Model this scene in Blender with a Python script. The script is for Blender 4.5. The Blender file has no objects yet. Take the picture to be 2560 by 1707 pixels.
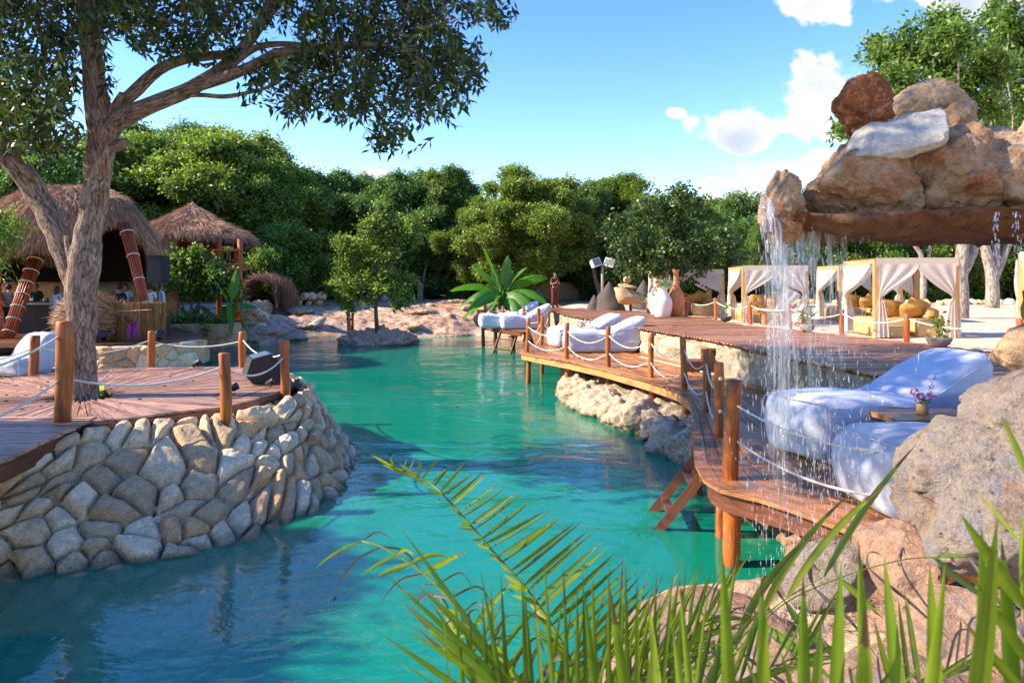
import bpy, bmesh, math, random
import numpy as np
from mathutils import Vector, Matrix
R = math.radians
scene = bpy.context.scene
COL = scene.collection
# ------------------------------------------------------------------ camera
FPX, CX, HY, ZC = 1707.0, 1280.0, 700.0, 3.0      # focal length in photo pixels, centre column, horizon row, eye height above water
cd = bpy.data.cameras.new('camera'); cam = bpy.data.objects.new('camera', cd); COL.objects.link(cam)
cam.location = (0, 0, ZC); cam.rotation_euler = (R(90), 0, 0)
cd.lens = 24.0; cd.sensor_width = 36.0; cd.shift_y = (HY - 853.5) / 2560.0
cd.clip_start = 0.05; cd.clip_end = 3000
cd.dof.use_dof = True; cd.dof.focus_distance = 11.0; cd.dof.aperture_fstop = 6.3
scene.camera = cam
# ------------------------------------------------------------------ light
SUN_DIR = Vector((-0.84, -0.05, 0.55)).normalized()
sd = bpy.data.lights.new('sun', 'SUN'); sun = bpy.data.objects.new('sun', sd); COL.objects.link(sun)
sd.energy = 4.7; sd.angle = R(0.5); sd.color = (1.0, 0.86, 0.68)
sun.location = (-30, 15, 25); sun.rotation_euler = (-SUN_DIR).to_track_quat('-Z', 'Y').to_euler()
world = bpy.data.worlds.new('World'); scene.world = world; world.use_nodes = True
scene.view_settings.view_transform = 'Standard'; scene.view_settings.look = 'None'
scene.view_settings.exposure = 1.33; scene.view_settings.gamma = 1.0
scene.cycles.max_bounces = 8; scene.cycles.volume_bounces = 1; scene.cycles.transparent_max_bounces = 24
scene.cycles.diffuse_bounces = 3; scene.cycles.glossy_bounces = 3; scene.cycles.transmission_bounces = 4
scene.cycles.caustics_reflective = False; scene.cycles.caustics_refractive = False
scene.cycles.use_denoising = True; scene.cycles.sample_clamp_indirect = 6.0

class NT:
    """small helper to write node trees"""
    def __init__(s, nt): s.nt = nt; s.n = nt.nodes; s.l = nt.links
    def new(s, typ, ins=None, **kw):
        nd = s.n.new(typ)
        for k, v in kw.items(): setattr(nd, k, v)
        for k, v in (ins or {}).items(): s.put(nd.inputs[k], v)
        return nd
    def put(s, sock, v):
        if isinstance(v, bpy.types.NodeSocket): s.l.new(v, sock)
        elif v is not None:
            if hasattr(sock, 'default_value') and not isinstance(sock.default_value, (int, float)) and isinstance(v, (tuple, list)):
                d = len(sock.default_value); v = tuple(v) + (1.0,) * (d - len(v)) if len(v) < d else v[:d]
            sock.default_value = v
    def math(s, op, a, b=None, c=None, clamp=False):
        nd = s.n.new('ShaderNodeMath'); nd.operation = op; nd.use_clamp = clamp
        s.put(nd.inputs[0], a)
        if b is not None: s.put(nd.inputs[1], b)
        if c is not None: s.put(nd.inputs[2], c)
        return nd.outputs[0]
    def mix(s, f, a, b, mode='MIX'):
        nd = s.n.new('ShaderNodeMix'); nd.data_type = 'RGBA'; nd.blend_type = mode
        s.put(nd.inputs[0], f); s.put(nd.inputs[6], a); s.put(nd.inputs[7], b)
        return nd.outputs[2]
    def ramp(s, f, pts, interp='LINEAR'):
        nd = s.n.new('ShaderNodeValToRGB'); cr = nd.color_ramp; cr.interpolation = interp
        while len(cr.elements) < len(pts): cr.elements.new(0.5)
        for e, (p, c) in zip(cr.elements, pts):
            e.position = p; e.color = tuple(c) + (1.0,) if len(c) == 3 else c
        s.put(nd.inputs[0], f); return nd.outputs[0]
    def noise(s, vec, scale, detail=4, rough=0.55, dist=0.0, fac=True):
        nd = s.new('ShaderNodeTexNoise', {'Vector': vec, 'Scale': scale, 'Detail': detail, 'Roughness': rough, 'Distortion': dist})
        return nd.outputs[0] if fac else nd.outputs[1]
    def maprange(s, v, a, b, c=0.0, d=1.0, smooth=False):
        nd = s.new('ShaderNodeMapRange', {0: v, 1: a, 2: b, 3: c, 4: d}); nd.clamp = True
        if smooth: nd.interpolation_type = 'SMOOTHSTEP'
        return nd.outputs[0]
    def scalevec(s, v, sc):
        nd = s.n.new('ShaderNodeMapping'); s.put(nd.inputs['Vector'], v); nd.inputs['Scale'].default_value = sc
        return nd.outputs[0]

# ------------------------------------------------------------------ sky with clouds (by direction, fixed to the world)
w = NT(world.node_tree); w.n.clear()
sky = w.new('ShaderNodeTexSky'); sky.sky_type = 'NISHITA'; sky.sun_disc = False
sky.sun_elevation = math.asin(SUN_DIR.z); sky.sun_rotation = math.atan2(SUN_DIR.x, SUN_DIR.y)
sky.air_density = 1.2; sky.dust_density = 0.15; sky.ozone_density = 3.0
tc = w.new('ShaderNodeTexCoord'); sx = w.new('ShaderNodeSeparateXYZ', {0: tc.outputs['Generated']})
yy = w.math('MAXIMUM', sx.outputs[1], 0.05)
u = w.math('DIVIDE', sx.outputs[0], yy); v = w.math('DIVIDE', sx.outputs[2], yy)
cv = w.new('ShaderNodeCombineXYZ', {0: u, 1: v, 2: 0.0}).outputs[0]
big = w.noise(cv, 7.0, 7, 0.58); fine = w.noise(cv, 22.0, 5, 0.6)
blobs = [(1985, 318, 175, 52), (2030, 225, 95, 80), (1880, 345, 90, 34), (1850, 475, 110, 40), (1990, 440, 190, 36), (2150, 420, 200, 60),
         (2040, 8, 105, 48), (2420, -20, 240, 60), (1686, 282, 22, 12), (932, 445, 40, 24), (1692, 478, 30, 13), (2300, 300, 160, 90),
         (1240, -190, 300, 60), (700, -150, 200, 50)]
fld = None
for (bx, by, ra, rb) in blobs:
    du = w.math('DIVIDE', w.math('SUBTRACT', u, (bx - CX) / FPX), ra / FPX)
    dv = w.math('DIVIDE', w.math('SUBTRACT', v, (HY - by) / FPX), rb / FPX)
    d = w.math('SUBTRACT', 1.0, w.math('SQRT', w.math('ADD', w.math('MULTIPLY', du, du), w.math('MULTIPLY', dv, dv))))
    fld = d if fld is None else w.math('SMOOTH_MAX', fld, d, 0.25)
nz = w.math('ADD', w.math('MULTIPLY', w.math('SUBTRACT', big, 0.5), 3.6), w.math('MULTIPLY', w.math('SUBTRACT', fine, 0.5), 2.0))
fld2 = w.math('ADD', fld, nz)
cm = w.maprange(fld2, -0.12, 0.3, 0, 1, True)
lowv = w.math('SUBTRACT', v, 0.03)
cv2 = w.new('ShaderNodeCombineXYZ', {0: w.math('SUBTRACT', u, 0.015), 1: w.math('ADD', v, 0.02), 2: 0.0}).outputs[0]
sh = w.maprange(w.math('ADD', w.math('SUBTRACT', w.noise(cv2, 7.0, 6, 0.58), 0.5), w.math('MULTIPLY', fld2, 0.25)), 0.0, 0.45, 1.0, 0.0, True)
ccol = w.mix(sh, (1.9, 2.1, 2.5), (3.0, 3.0, 2.95))
up = w.maprange(sx.outputs[2], -0.02, 0.02, 0, 1)
sat = w.new('ShaderNodeHueSaturation', {'Hue': 0.52, 'Saturation': 1.32, 'Value': 1.0, 'Color': sky.outputs[0]}).outputs[0]
skc = w.mix(w.math('MULTIPLY', w.math('MULTIPLY', cm, 0.96), up), sat, ccol)
bg = w.new('ShaderNodeBackground', {'Color': skc, 'Strength': 0.15})
w.l.new(bg.outputs[0], w.new('ShaderNodeOutputWorld').inputs[0])

# ------------------------------------------------------------------ helpers
def P(px, py, z):
    """ground point seen at photo pixel (px,py) lying at height z (used only to survey the place)"""
    Y = FPX * (ZC - z) / (py - HY); return np.array([(px - CX) * Y / FPX, Y, z])
def D(px, py, Y):
    """point seen at photo pixel at distance Y"""
    return np.array([(px - CX) * Y / FPX, Y, ZC - (py - HY) * Y / FPX])
def rs(seed): return np.random.RandomState(seed)
def vnoise(p, seed=0):
    p = np.asarray(p, float); i = np.floor(p).astype(np.int64); f = p - i; f = f * f * (3 - 2 * f)
    def h(a, b, c):
        n = (a * 374761393 + b * 668265263 + c * 2147483647 + seed * 1274126177) & 0xffffffff
        n = ((n ^ (n >> 13)) * 1274126177) & 0xffffffff; n = (n ^ (n >> 16)) & 0xffffffff
        n = (n * 2246822519) & 0xffffffff; n = n ^ (n >> 15)
        return (n & 0xffff) / 65535.0
    x, y, z = i[..., 0], i[..., 1], i[..., 2]; u, v, w_ = f[..., 0], f[..., 1], f[..., 2]
    def L(a, b, t): return a + (b - a) * t
    return L(L(L(h(x, y, z), h(x + 1, y, z), u), L(h(x, y + 1, z), h(x + 1, y + 1, z), u), v),
             L(L(h(x, y, z + 1), h(x + 1, y, z + 1), u), L(h(x, y + 1, z + 1), h(x + 1, y + 1, z + 1), u), v), w_) * 2 - 1
def fbm(p, octv=4, seed=0, gain=0.5):
    s = 0; a = 1.0; q = np.asarray(p, float)
    for k in range(octv):
        s = s + a * vnoise(q * (2.03 ** k) + k * 17.3, seed + k); a *= gain
    return s
def worley2(u, v, seed=0, jit=0.85):
    """returns F1, F2, id hash, for arrays u,v in cell units"""
    iu = np.floor(u).astype(np.int64); iv = np.floor(v).astype(np.int64)
    f1 = np.full(u.shape, 9.0); f2 = np.full(u.shape, 9.0); idd = np.zeros(u.shape)
    def h(a, b, k):
        n = (a * 374761393 + b * 668265263 + (k + seed * 7) * 1274126177) & 0xffffffff
        n = ((n ^ (n >> 13)) * 1274126177) & 0xffffffff; n = (n ^ (n >> 16)) & 0xffffffff
        n = (n * 2246822519) & 0xffffffff; n = n ^ (n >> 15)
        return (n & 0xffff) / 65535.0
    for a in (-1, 0, 1):
        for b in (-1, 0, 1):
            cu = iu + a; cw = iv + b
            pu = cu + 0.5 + (h(cu, cw, 1) - 0.5) * jit; pv = cw + 0.5 + (h(cu, cw, 2) - 0.5) * jit
            d = np.sqrt((u - pu) ** 2 + (v - pv) ** 2); hid = h(cu, cw, 3)
            near = d < f1
            f2 = np.where(near, f1, np.minimum(f2, d)); idd = np.where(near, hid, idd); f1 = np.where(near, d, f1)
    return f1, f2, idd

ORG = {}
def tag(o, label=None, cat=None, group=None, kind=None):
    if label: o['label'] = label
    if cat: o['category'] = cat
    if group: o['group'] = group
    if kind: o['kind'] = kind
    return o
def thing(name, label, cat, loc=(0, 0, 0), group=None):
    o = bpy.data.objects.new(name, None); COL.objects.link(o); o.location = tuple(loc); o.empty_display_size = 0.2
    ORG[o.name] = np.array(loc, float); return tag(o, label, cat, group)
def org(p): return ORG.get(p.name, np.zeros(3)) if p is not None else np.zeros(3)
class MB:
    def __init__(s): s.V = []; s.F = []; s.T = []; s.LC = []; s.n = 0
    def add(s, V, F, t=0.5, lc=None):
        V = np.asarray(V, float).reshape(-1, 3); k = len(V); s.V.append(V)
        if isinstance(F, np.ndarray): s.F.append(F + s.n)
        else:
            by = {}
            for f in F: by.setdefault(len(f), []).append(f)
            for q in by.values(): s.F.append(np.array(q) + s.n)
        s.T.append(np.full(k, t, float) if np.isscalar(t) else np.asarray(t, float))
        s.LC.append(V.copy() if lc is None else np.asarray(lc, float)); s.n += k; return s
    def hexa(s, p, t=0.5, seed=None, axis=None):
        """8 points: bottom 0-3 (ccw), top 4-7. axis: (i,j) corner pair giving the grain direction"""
        p = np.asarray(p, float)
        a = p[1] - p[0] if axis is None else p[axis[1]] - p[axis[0]]
        a = a / (np.linalg.norm(a) + 1e-9); up = np.array([0, 0, 1.]) if abs(a[2]) < .9 else np.array([0, 1., 0])
        b = np.cross(up, a); b /= np.linalg.norm(b) + 1e-9; c = np.cross(a, b)
        off = rs((seed if seed is not None else s.n) % 99991).rand(3) * 40
        lc = np.stack([p @ a, (p - p[0]) @ b, (p - p[0]) @ c], 1) + off
        return s.add(p, [(3, 2, 1, 0), (4, 5, 6, 7), (0, 1, 5, 4), (1, 2, 6, 5), (2, 3, 7, 6), (3, 0, 4, 7)], t, lc)
    def box(s, c, size, rz=0.0, t=0.5, M=None):
        c = np.asarray(c, float); h = np.asarray(size, float) / 2
        q = np.array([(-1, -1, -1), (1, -1, -1), (1, 1, -1), (-1, 1, -1), (-1, -1, 1), (1, -1, 1), (1, 1, 1), (-1, 1, 1)]) * h
        if M is None: M = np.array([[math.cos(rz), -math.sin(rz), 0], [math.sin(rz), math.cos(rz), 0], [0, 0, 1]])
        k = int(np.argmax(size)); ax = [(0, 1), (0, 3), (0, 4)][k]
        return s.hexa(q @ np.asarray(M).T + c, t, axis=ax)
    def beam(s, a, b, wd, ht, t=0.5, up=(0, 0, 1)):
        a = np.asarray(a, float); b = np.asarray(b, float); d = b - a; L = np.linalg.norm(d); d /= L
        u_ = np.asarray(up, float)
        if abs(d @ u_) > .97: u_ = np.array([0, 1., 0])
        x = np.cross(d, u_); x /= np.linalg.norm(x); y = np.cross(x, d)
        return s.box((a + b) / 2, (wd, L, ht), t=t, M=np.stack([x, d, y], 1))
    def tube(s, pts, rad, n=8, t=0.5, caps=True, wob=0.0, seed=0):
        pts = np.asarray(pts, float); m = len(pts); rad = np.full(m, rad, float) if np.isscalar(rad) else np.asarray(rad, float)
        tg = np.gradient(pts, axis=0); tg /= np.linalg.norm(tg, axis=1)[:, None] + 1e-12
        ref = np.array([0, 0, 1.]) if abs(tg[0, 2]) < .9 else np.array([1., 0, 0])
        N = np.zeros_like(pts); x = np.cross(ref, tg[0]); x /= np.linalg.norm(x); N[0] = x
        for i in range(1, m):
            x = N[i - 1] - (N[i - 1] @ tg[i]) * tg[i]; N[i] = x / (np.linalg.norm(x) + 1e-12)
        B = np.cross(tg, N); an = np.arange(n) * 2 * math.pi / n
        rr = rad[:, None] * np.ones((1, n))
        if wob: rr = rr * (1 + wob * vnoise(np.stack([np.cos(an)[None, :] * 1.6 + np.zeros((m, 1)), np.sin(an)[None, :] * 1.6 + np.zeros((m, 1)), (np.arange(m) * .5)[:, None] + np.zeros((1, n))], -1), seed))
        V = pts[:, None, :] + rr[..., None] * (np.cos(an)[None, :, None] * N[:, None, :] + np.sin(an)[None, :, None] * B[:, None, :])
        ln = np.concatenate([[0], np.cumsum(np.linalg.norm(np.diff(pts, axis=0), axis=1))]); off = rs(seed + s.n % 9973).rand() * 30
        lc = np.stack([np.repeat(ln, n) + off, (rr * np.cos(an)).ravel() + off, (rr * np.sin(an)).ravel()], 1)
        i, j = np.meshgrid(np.arange(m - 1), np.arange(n), indexing='ij'); j2 = (j + 1) % n
        F = np.stack([i * n + j, i * n + j2, (i + 1) * n + j2, (i + 1) * n + j], -1).reshape(-1, 4)
        fl = [F]
        V = V.reshape(-1, 3); base = s.n
        s.add(V, F, t, lc)
        if caps:
            s.F.append(np.array([list(range(n))[::-1]]) + base); s.F.append(np.array([list(range((m - 1) * n, m * n))]) + base)
        return s
    def lathe(s, prof, c=(0, 0, 0), n=24, t=0.5, close=True):
        prof = np.asarray(prof, float); m = len(prof); an = np.arange(n) * 2 * math.pi / n
        V = np.stack([prof[:, :1] * np.cos(an), prof[:, :1] * np.sin(an), prof[:, 1:] + 0 * an], -1).reshape(-1, 3) + np.asarray(c, float)
        i, j = np.meshgrid(np.arange(m - 1), np.arange(n), indexing='ij'); j2 = (j + 1) % n
        F = np.stack([i * n + j, i * n + j2, (i + 1) * n + j2, (i + 1) * n + j], -1).reshape(-1, 4)
        return s.add(V, F, t)
    def grid(s, G, t=0.5, lc=None, wrap=False, flip=False):
        """G (a,b,3)"""
        a, b = G.shape[:2]; i, j = np.meshgrid(np.arange(a - 1), np.arange(b if wrap else b - 1), indexing='ij'); j2 = (j + 1) % b
        F = np.stack([i * b + j, i * b + j2, (i + 1) * b + j2, (i + 1) * b + j], -1).reshape(-1, 4)
        if flip: F = F[:, ::-1]
        return s.add(G.reshape(-1, 3), F, t if np.isscalar(t) else np.asarray(t).ravel(), None if lc is None else lc.reshape(-1, 3))
    def build(s, name, mat, parent=None, smooth=False, label=None, cat=None, group=None, kind=None, origin=None):
        V = np.concatenate(s.V); T = np.concatenate(s.T); LC = np.concatenate(s.LC)
        o0 = org(parent) if parent is not None else (np.asarray(origin, float) if origin is not None else np.zeros(3))
        me = bpy.data.meshes.new(name)
        me.vertices.add(len(V)); me.vertices.foreach_set('co', (V - o0).astype(np.float32).ravel())
        sizes = np.concatenate([np.full(len(f), f.shape[1]) for f in s.F]); loops = np.concatenate([f.ravel() for f in s.F])
        me.loops.add(len(loops)); me.loops.foreach_set('vertex_index', loops.astype(np.int32))
        me.polygons.add(len(sizes)); st = np.concatenate([[0], np.cumsum(sizes)[:-1]])
        me.polygons.foreach_set('loop_start', st.astype(np.int32))
        try: me.polygons.foreach_set('loop_total', sizes.astype(np.int32))
        except Exception: pass
        a = me.attributes.new('tint', 'FLOAT', 'POINT'); a.data.foreach_set('value', T.astype(np.float32))
        a = me.attributes.new('lc', 'FLOAT_VECTOR', 'POINT'); a.data.foreach_set('vector', LC.astype(np.float32).ravel())
        me.polygons.foreach_set('use_smooth', np.full(len(sizes), bool(smooth)))
        me.update(calc_edges=True); me.validate()
        me.materials.append(mat)
        o = bpy.data.objects.new(name, me); COL.objects.link(o)
        if parent is not None: o.parent = parent; ORG[o.name] = o0
        elif origin is not None: o.location = tuple(o0)
        return tag(o, label, cat, group, kind)

def sag(a, b, dip, n=12):
    a = np.asarray(a, float); b = np.asarray(b, float); t = np.linspace(0, 1, n)[:, None]
    p = a + (b - a) * t; p[:, 2] -= (4 * dip * t * (1 - t))[:, 0]; return p
def smoothpath(pts, n):
    pts = np.asarray(pts, float); d = np.concatenate([[0], np.cumsum(np.linalg.norm(np.diff(pts, axis=0), axis=1))])
    t = np.linspace(0, d[-1], n); out = np.zeros((n, pts.shape[1]))
    m = np.zeros_like(pts); m[1:-1] = (pts[2:] - pts[:-2]) / (d[2:] - d[:-2])[:, None]; m[0] = (pts[1] - pts[0]) / (d[1] - d[0]); m[-1] = (pts[-1] - pts[-2]) / (d[-1] - d[-2])
    k = np.clip(np.searchsorted(d, t, 'right') - 1, 0, len(d) - 2); h = (d[k + 1] - d[k]); s = (t - d[k]) / h
    s = s[:, None]; h = h[:, None]
    return (2 * s**3 - 3 * s**2 + 1) * pts[k] + (s**3 - 2 * s**2 + s) * h * m[k] + (-2 * s**3 + 3 * s**2) * pts[k + 1] + (s**3 - s**2) * h * m[k + 1]
def icos(sub):
    bm = bmesh.new(); bmesh.ops.create_icosphere(bm, subdivisions=sub, radius=1.0)
    V = np.array([v.co[:] for v in bm.verts]); F = np.array([[v.index for v in f.verts] for f in bm.faces]); bm.free(); return V, F
ICO = {k: icos(k) for k in (2, 3, 4, 5, 6)}
def worley3(p, seed=0):
    i = np.floor(p).astype(np.int64); f1 = np.full(p.shape[0], 9.0); f2 = f1.copy(); idd = np.zeros(p.shape[0]); cc = np.zeros_like(p)
    def h(a, k):
        n = (a[:, 0] * 374761393 + a[:, 1] * 668265263 + a[:, 2] * 2147483647 + (k + seed * 7) * 1274126177) & 0xffffffff
        n = ((n ^ (n >> 13)) * 1274126177) & 0xffffffff; n = (n ^ (n >> 16)) & 0xffffffff; n = (n * 2246822519) & 0xffffffff; n = n ^ (n >> 15)
        return (n & 0xffff) / 65535.0
    for a in (-1, 0, 1):
        for b in (-1, 0, 1):
            for e in (-1, 0, 1):
                q = i + [a, b, e]; pt = q + np.stack([h(q, 1), h(q, 2), h(q, 3)], 1); d = ((p - pt) ** 2).sum(1); nr = d < f1
                f2 = np.where(nr, f1, np.minimum(f2, d)); f1 = np.where(nr, d, f1); idd = np.where(nr, h(q, 4), idd); cc = np.where(nr[:, None], pt, cc)
    return np.sqrt(f1), np.sqrt(f2), idd, cc
def rotm(rx=0, ry=0, rz=0): return np.array(Matrix.Rotation(R(rz), 3, 'Z') @ Matrix.Rotation(R(ry), 3, 'Y') @ Matrix.Rotation(R(rx), 3, 'X'))
def rockmesh(mb, c, size, seed, sub=4, planes=16, rough=0.05, rot=(0, 0, 0), t=0.5, cuts=(), sharp=0.12, nf=2.5, chip=1.0, pits=0):
    sharp = sharp * .45
    """faceted limestone boulder: a ball trimmed by planes, then weathered"""
    V, F = ICO[sub]; r = rs(seed); size = np.asarray(size, float)
    N = r.randn(planes, 3); N /= np.linalg.norm(N, axis=1)[:, None]; dd = 0.62 + 0.38 * r.rand(planes)
    for (nx, ny, nz, dk) in cuts:
        q = np.array([nx, ny, nz], float); N = np.vstack([N, q / np.linalg.norm(q)]); dd = np.append(dd, dk)
    dn = V @ N.T; lim = np.where(dn > 1e-3, dd / np.maximum(dn, 1e-3), 9.0)
    k = sharp; lim = np.minimum(lim, 1.15); rad = -k * np.log(np.exp(-lim / k).sum(1) + math.exp(-1.05 / k)) + k * 0.4
    rad = np.clip(rad, 0.25, 1.2)
    U_ = V * rad[:, None]; U_ = U_ / np.abs(U_).max(0)
    Q = U_ * size
    sc = float(size.mean()); nn = Q / (np.linalg.norm(Q, axis=1)[:, None] + 1e-9)
    nse = fbm(Q / sc * nf + seed * 3.1, 6, seed, 0.6) - 1.2 * np.abs(vnoise(Q / sc * nf * .45 + seed, seed + 2)); rid = 1 - np.abs(fbm(Q / sc * nf * 0.7 + 9 + seed, 3, seed + 5))
    if sub >= 4:
        w1, w2, wid, wc = worley3(Q / sc * 2.1 + seed * 1.7 + .12 * nse[:, None], seed); an_ = np.stack([np.sin(wid * 50), np.cos(wid * 90), np.sin(wid * 130)], 1)
        cps = (wid - .5) * .8 + ((Q / sc * 2.1 + seed * 1.7 - wc) * an_).sum(1) * .9; cps *= np.clip((w2 - w1) / .12, 0, 1) ; Q = Q + nn * (chip * sc * .055 * cps * min(1.6, rough / .06) - chip * sc * .03 * (1 - np.clip((w2 - w1) / .06, 0, 1)))[:, None]
    Q = Q + nn * (rough * sc * (nse + 0.6 * (rid - 0.6)))[:, None]
    for _ in range(pits):
        d_ = r.randn(3); d_[1] = -abs(d_[1]) - .3; d_ /= np.linalg.norm(d_); p0 = Q[np.argmax(Q @ d_ * .6 + (Q / np.linalg.norm(Q, axis=1)[:, None]) @ d_)]; rr_ = .014 + .014 * r.rand(); dist = np.linalg.norm(Q - p0, axis=1); Q = Q - d_ * (rr_ * 3.0 * np.exp(-(dist / rr_) ** 4))[:, None]
    Q = Q @ rotm(*rot).T + np.asarray(c, float)
    return mb.add(Q, F, t)
# ------------------------------------------------------------------ materials
MATS = {}
def newmat(name):
    m = bpy.data.materials.new(name); m.use_nodes = True; t = NT(m.node_tree); t.n.clear(); MATS[name] = m
    out = t.new('ShaderNodeOutputMaterial'); return m, t, out
def attr(t, nm, vec=False):
    a = t.new('ShaderNodeAttribute', attribute_name=nm); return a.outputs['Vector'] if vec else a.outputs['Fac']
def tinted(t, col, amt):
    a = attr(t, 'tint'); f = t.maprange(a, 0, 1, 1 - amt, 1 + amt)
    nd = t.new('ShaderNodeVectorMath', operation='SCALE'); t.put(nd.inputs[0], col); t.put(nd.inputs['Scale'], f); return nd.outputs[0]
def bump(t, h, strength=0.5, dist=0.02, normal=None):
    return t.new('ShaderNodeBump', {'Height': h, 'Strength': strength, 'Distance': dist, 'Normal': normal}).outputs[0]
def principled(t, out, col, rough=0.7, normal=None, spec=0.35, **kw):
    b = t.new('ShaderNodeBsdfPrincipled', {'Base Color': col, 'Roughness': rough, 'Specular IOR Level': spec})
    if normal is not None: t.put(b.inputs['Normal'], normal)
    for k, v in kw.items(): t.put(b.inputs[k], v)
    t.l.new(b.outputs[0], out.inputs[0]); return b

def wood(name, cols, scale=9.0, rough=0.5, amt=0.22, spec=0.4, bmp=0.5, knots=True):
    m, t, out = newmat(name); lc = attr(t, 'lc', True)
    g = t.noise(t.scalevec(lc, (0.6, 9, 9)), scale, 5, 0.6, 0.6)
    g2 = t.noise(t.scalevec(lc, (0.35, 1.6, 1.6)), 4.0, 3, 0.5, 0.8)
    col = t.ramp(g, [(0.3, cols[0]), (0.52, cols[1]), (0.72, cols[2])])
    col = t.mix(t.maprange(g2, 0.52, 0.72), col, tuple(c * 0.62 for c in cols[0]))
    wet = t.noise(attr(t, 'lc', True), 0.8, 3)
    col = tinted(t, col, amt)
    principled(t, out, col, t.maprange(wet, 0.35, 0.65, rough - 0.13, rough + 0.15), bump(t, g, bmp, 0.004), spec); return m
wood('post_wood', [(0.22, 0.052, 0.009), (0.37, 0.105, 0.018), (0.47, 0.16, 0.035)], 7, 0.42, 0.2)
wood('deck_wood', [(0.20, 0.068, 0.026), (0.40, 0.165, 0.055), (0.52, 0.245, 0.09)], 8, 0.45, 0.33)
wood('deck_wood_upper', [(0.26, 0.105, 0.052), (0.43, 0.195, 0.10), (0.56, 0.31, 0.18)], 8, 0.5, 0.26)
wood('deck_wood_terrace', [(0.20, 0.10, 0.065), (0.42, 0.225, 0.14), (0.60, 0.39, 0.27)], 8, 0.4, 0.35, 0.5)
wood('fascia_wood', [(0.38, 0.16, 0.05), (0.52, 0.25, 0.085), (0.62, 0.34, 0.14)], 7, 0.5, 0.15)
wood('dark_wood', [(0.08, 0.028, 0.014), (0.15, 0.05, 0.024), (0.22, 0.08, 0.04)], 7, 0.4, 0.2)
wood('red_stake', [(0.28, 0.05, 0.012), (0.48, 0.10, 0.02), (0.56, 0.16, 0.04)], 10, 0.42, 0.35)
wood('cabana_wood', [(0.48, 0.24, 0.085), (0.62, 0.34, 0.13), (0.7, 0.43, 0.19)], 7, 0.5, 0.12)
wood('table_wood', [(0.28, 0.13, 0.045), (0.38, 0.19, 0.07), (0.45, 0.25, 0.1)], 7, 0.35, 0.1)
wood('twig', [(0.10, 0.045, 0.02), (0.22, 0.11, 0.05), (0.35, 0.2, 0.1)], 12, 0.7, 0.45)
wood('twig_dark', [(0.05, 0.022, 0.014), (0.11, 0.05, 0.03), (0.18, 0.09, 0.05)], 12, 0.8, 0.45)

def bark(name, cols, sc=1.0, patch=(0.34, 0.12, 0.035)):
    m, t, out = newmat(name); lc = attr(t, 'lc', True)
    n1 = t.noise(t.scalevec(lc, (1.6, 6, 6)), 3.2 * sc, 6, 0.65, 1.2)
    vo = t.new('ShaderNodeTexVoronoi', {'Vector': t.mix(0.35, t.scalevec(lc, (0.7, 4.2, 4.2)), t.noise(t.scalevec(lc, (1.2, 3, 3)), 3, 4, fac=False)), 'Scale': 7.0 * sc}, feature='DISTANCE_TO_EDGE').outputs[0]
    crack = t.math('MAXIMUM', t.maprange(vo, 0.0, 0.13), t.maprange(n1, 0.40, 0.60, 0.1, 1.0))
    col = t.ramp(n1, [(0.3, cols[0]), (0.5, cols[1]), (0.7, cols[2])])
    col = t.mix(t.maprange(t.noise(lc, 1.3, 4, 0.7), 0.6, 0.72), col, patch)
    col = t.mix(crack, tuple(c * 0.35 for c in cols[0]), col)
    h = t.math('ADD', t.math('MULTIPLY', crack, 0.7), n1)
    principled(t, out, tinted(t, col, 0.2), 0.85, bump(t, h, 0.9, 0.02), 0.2); return m
bark('bark', [(0.13, 0.085, 0.06), (0.27, 0.19, 0.14), (0.4, 0.31, 0.25)])
bark('bark_far', [(0.07, 0.045, 0.03), (0.16, 0.105, 0.07), (0.27, 0.2, 0.15)], 0.6)
bark('bark_pale', [(0.2, 0.16, 0.13), (0.36, 0.3, 0.25), (0.5, 0.44, 0.38)], 0.6, (0.3, 0.17, 0.1))

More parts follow.
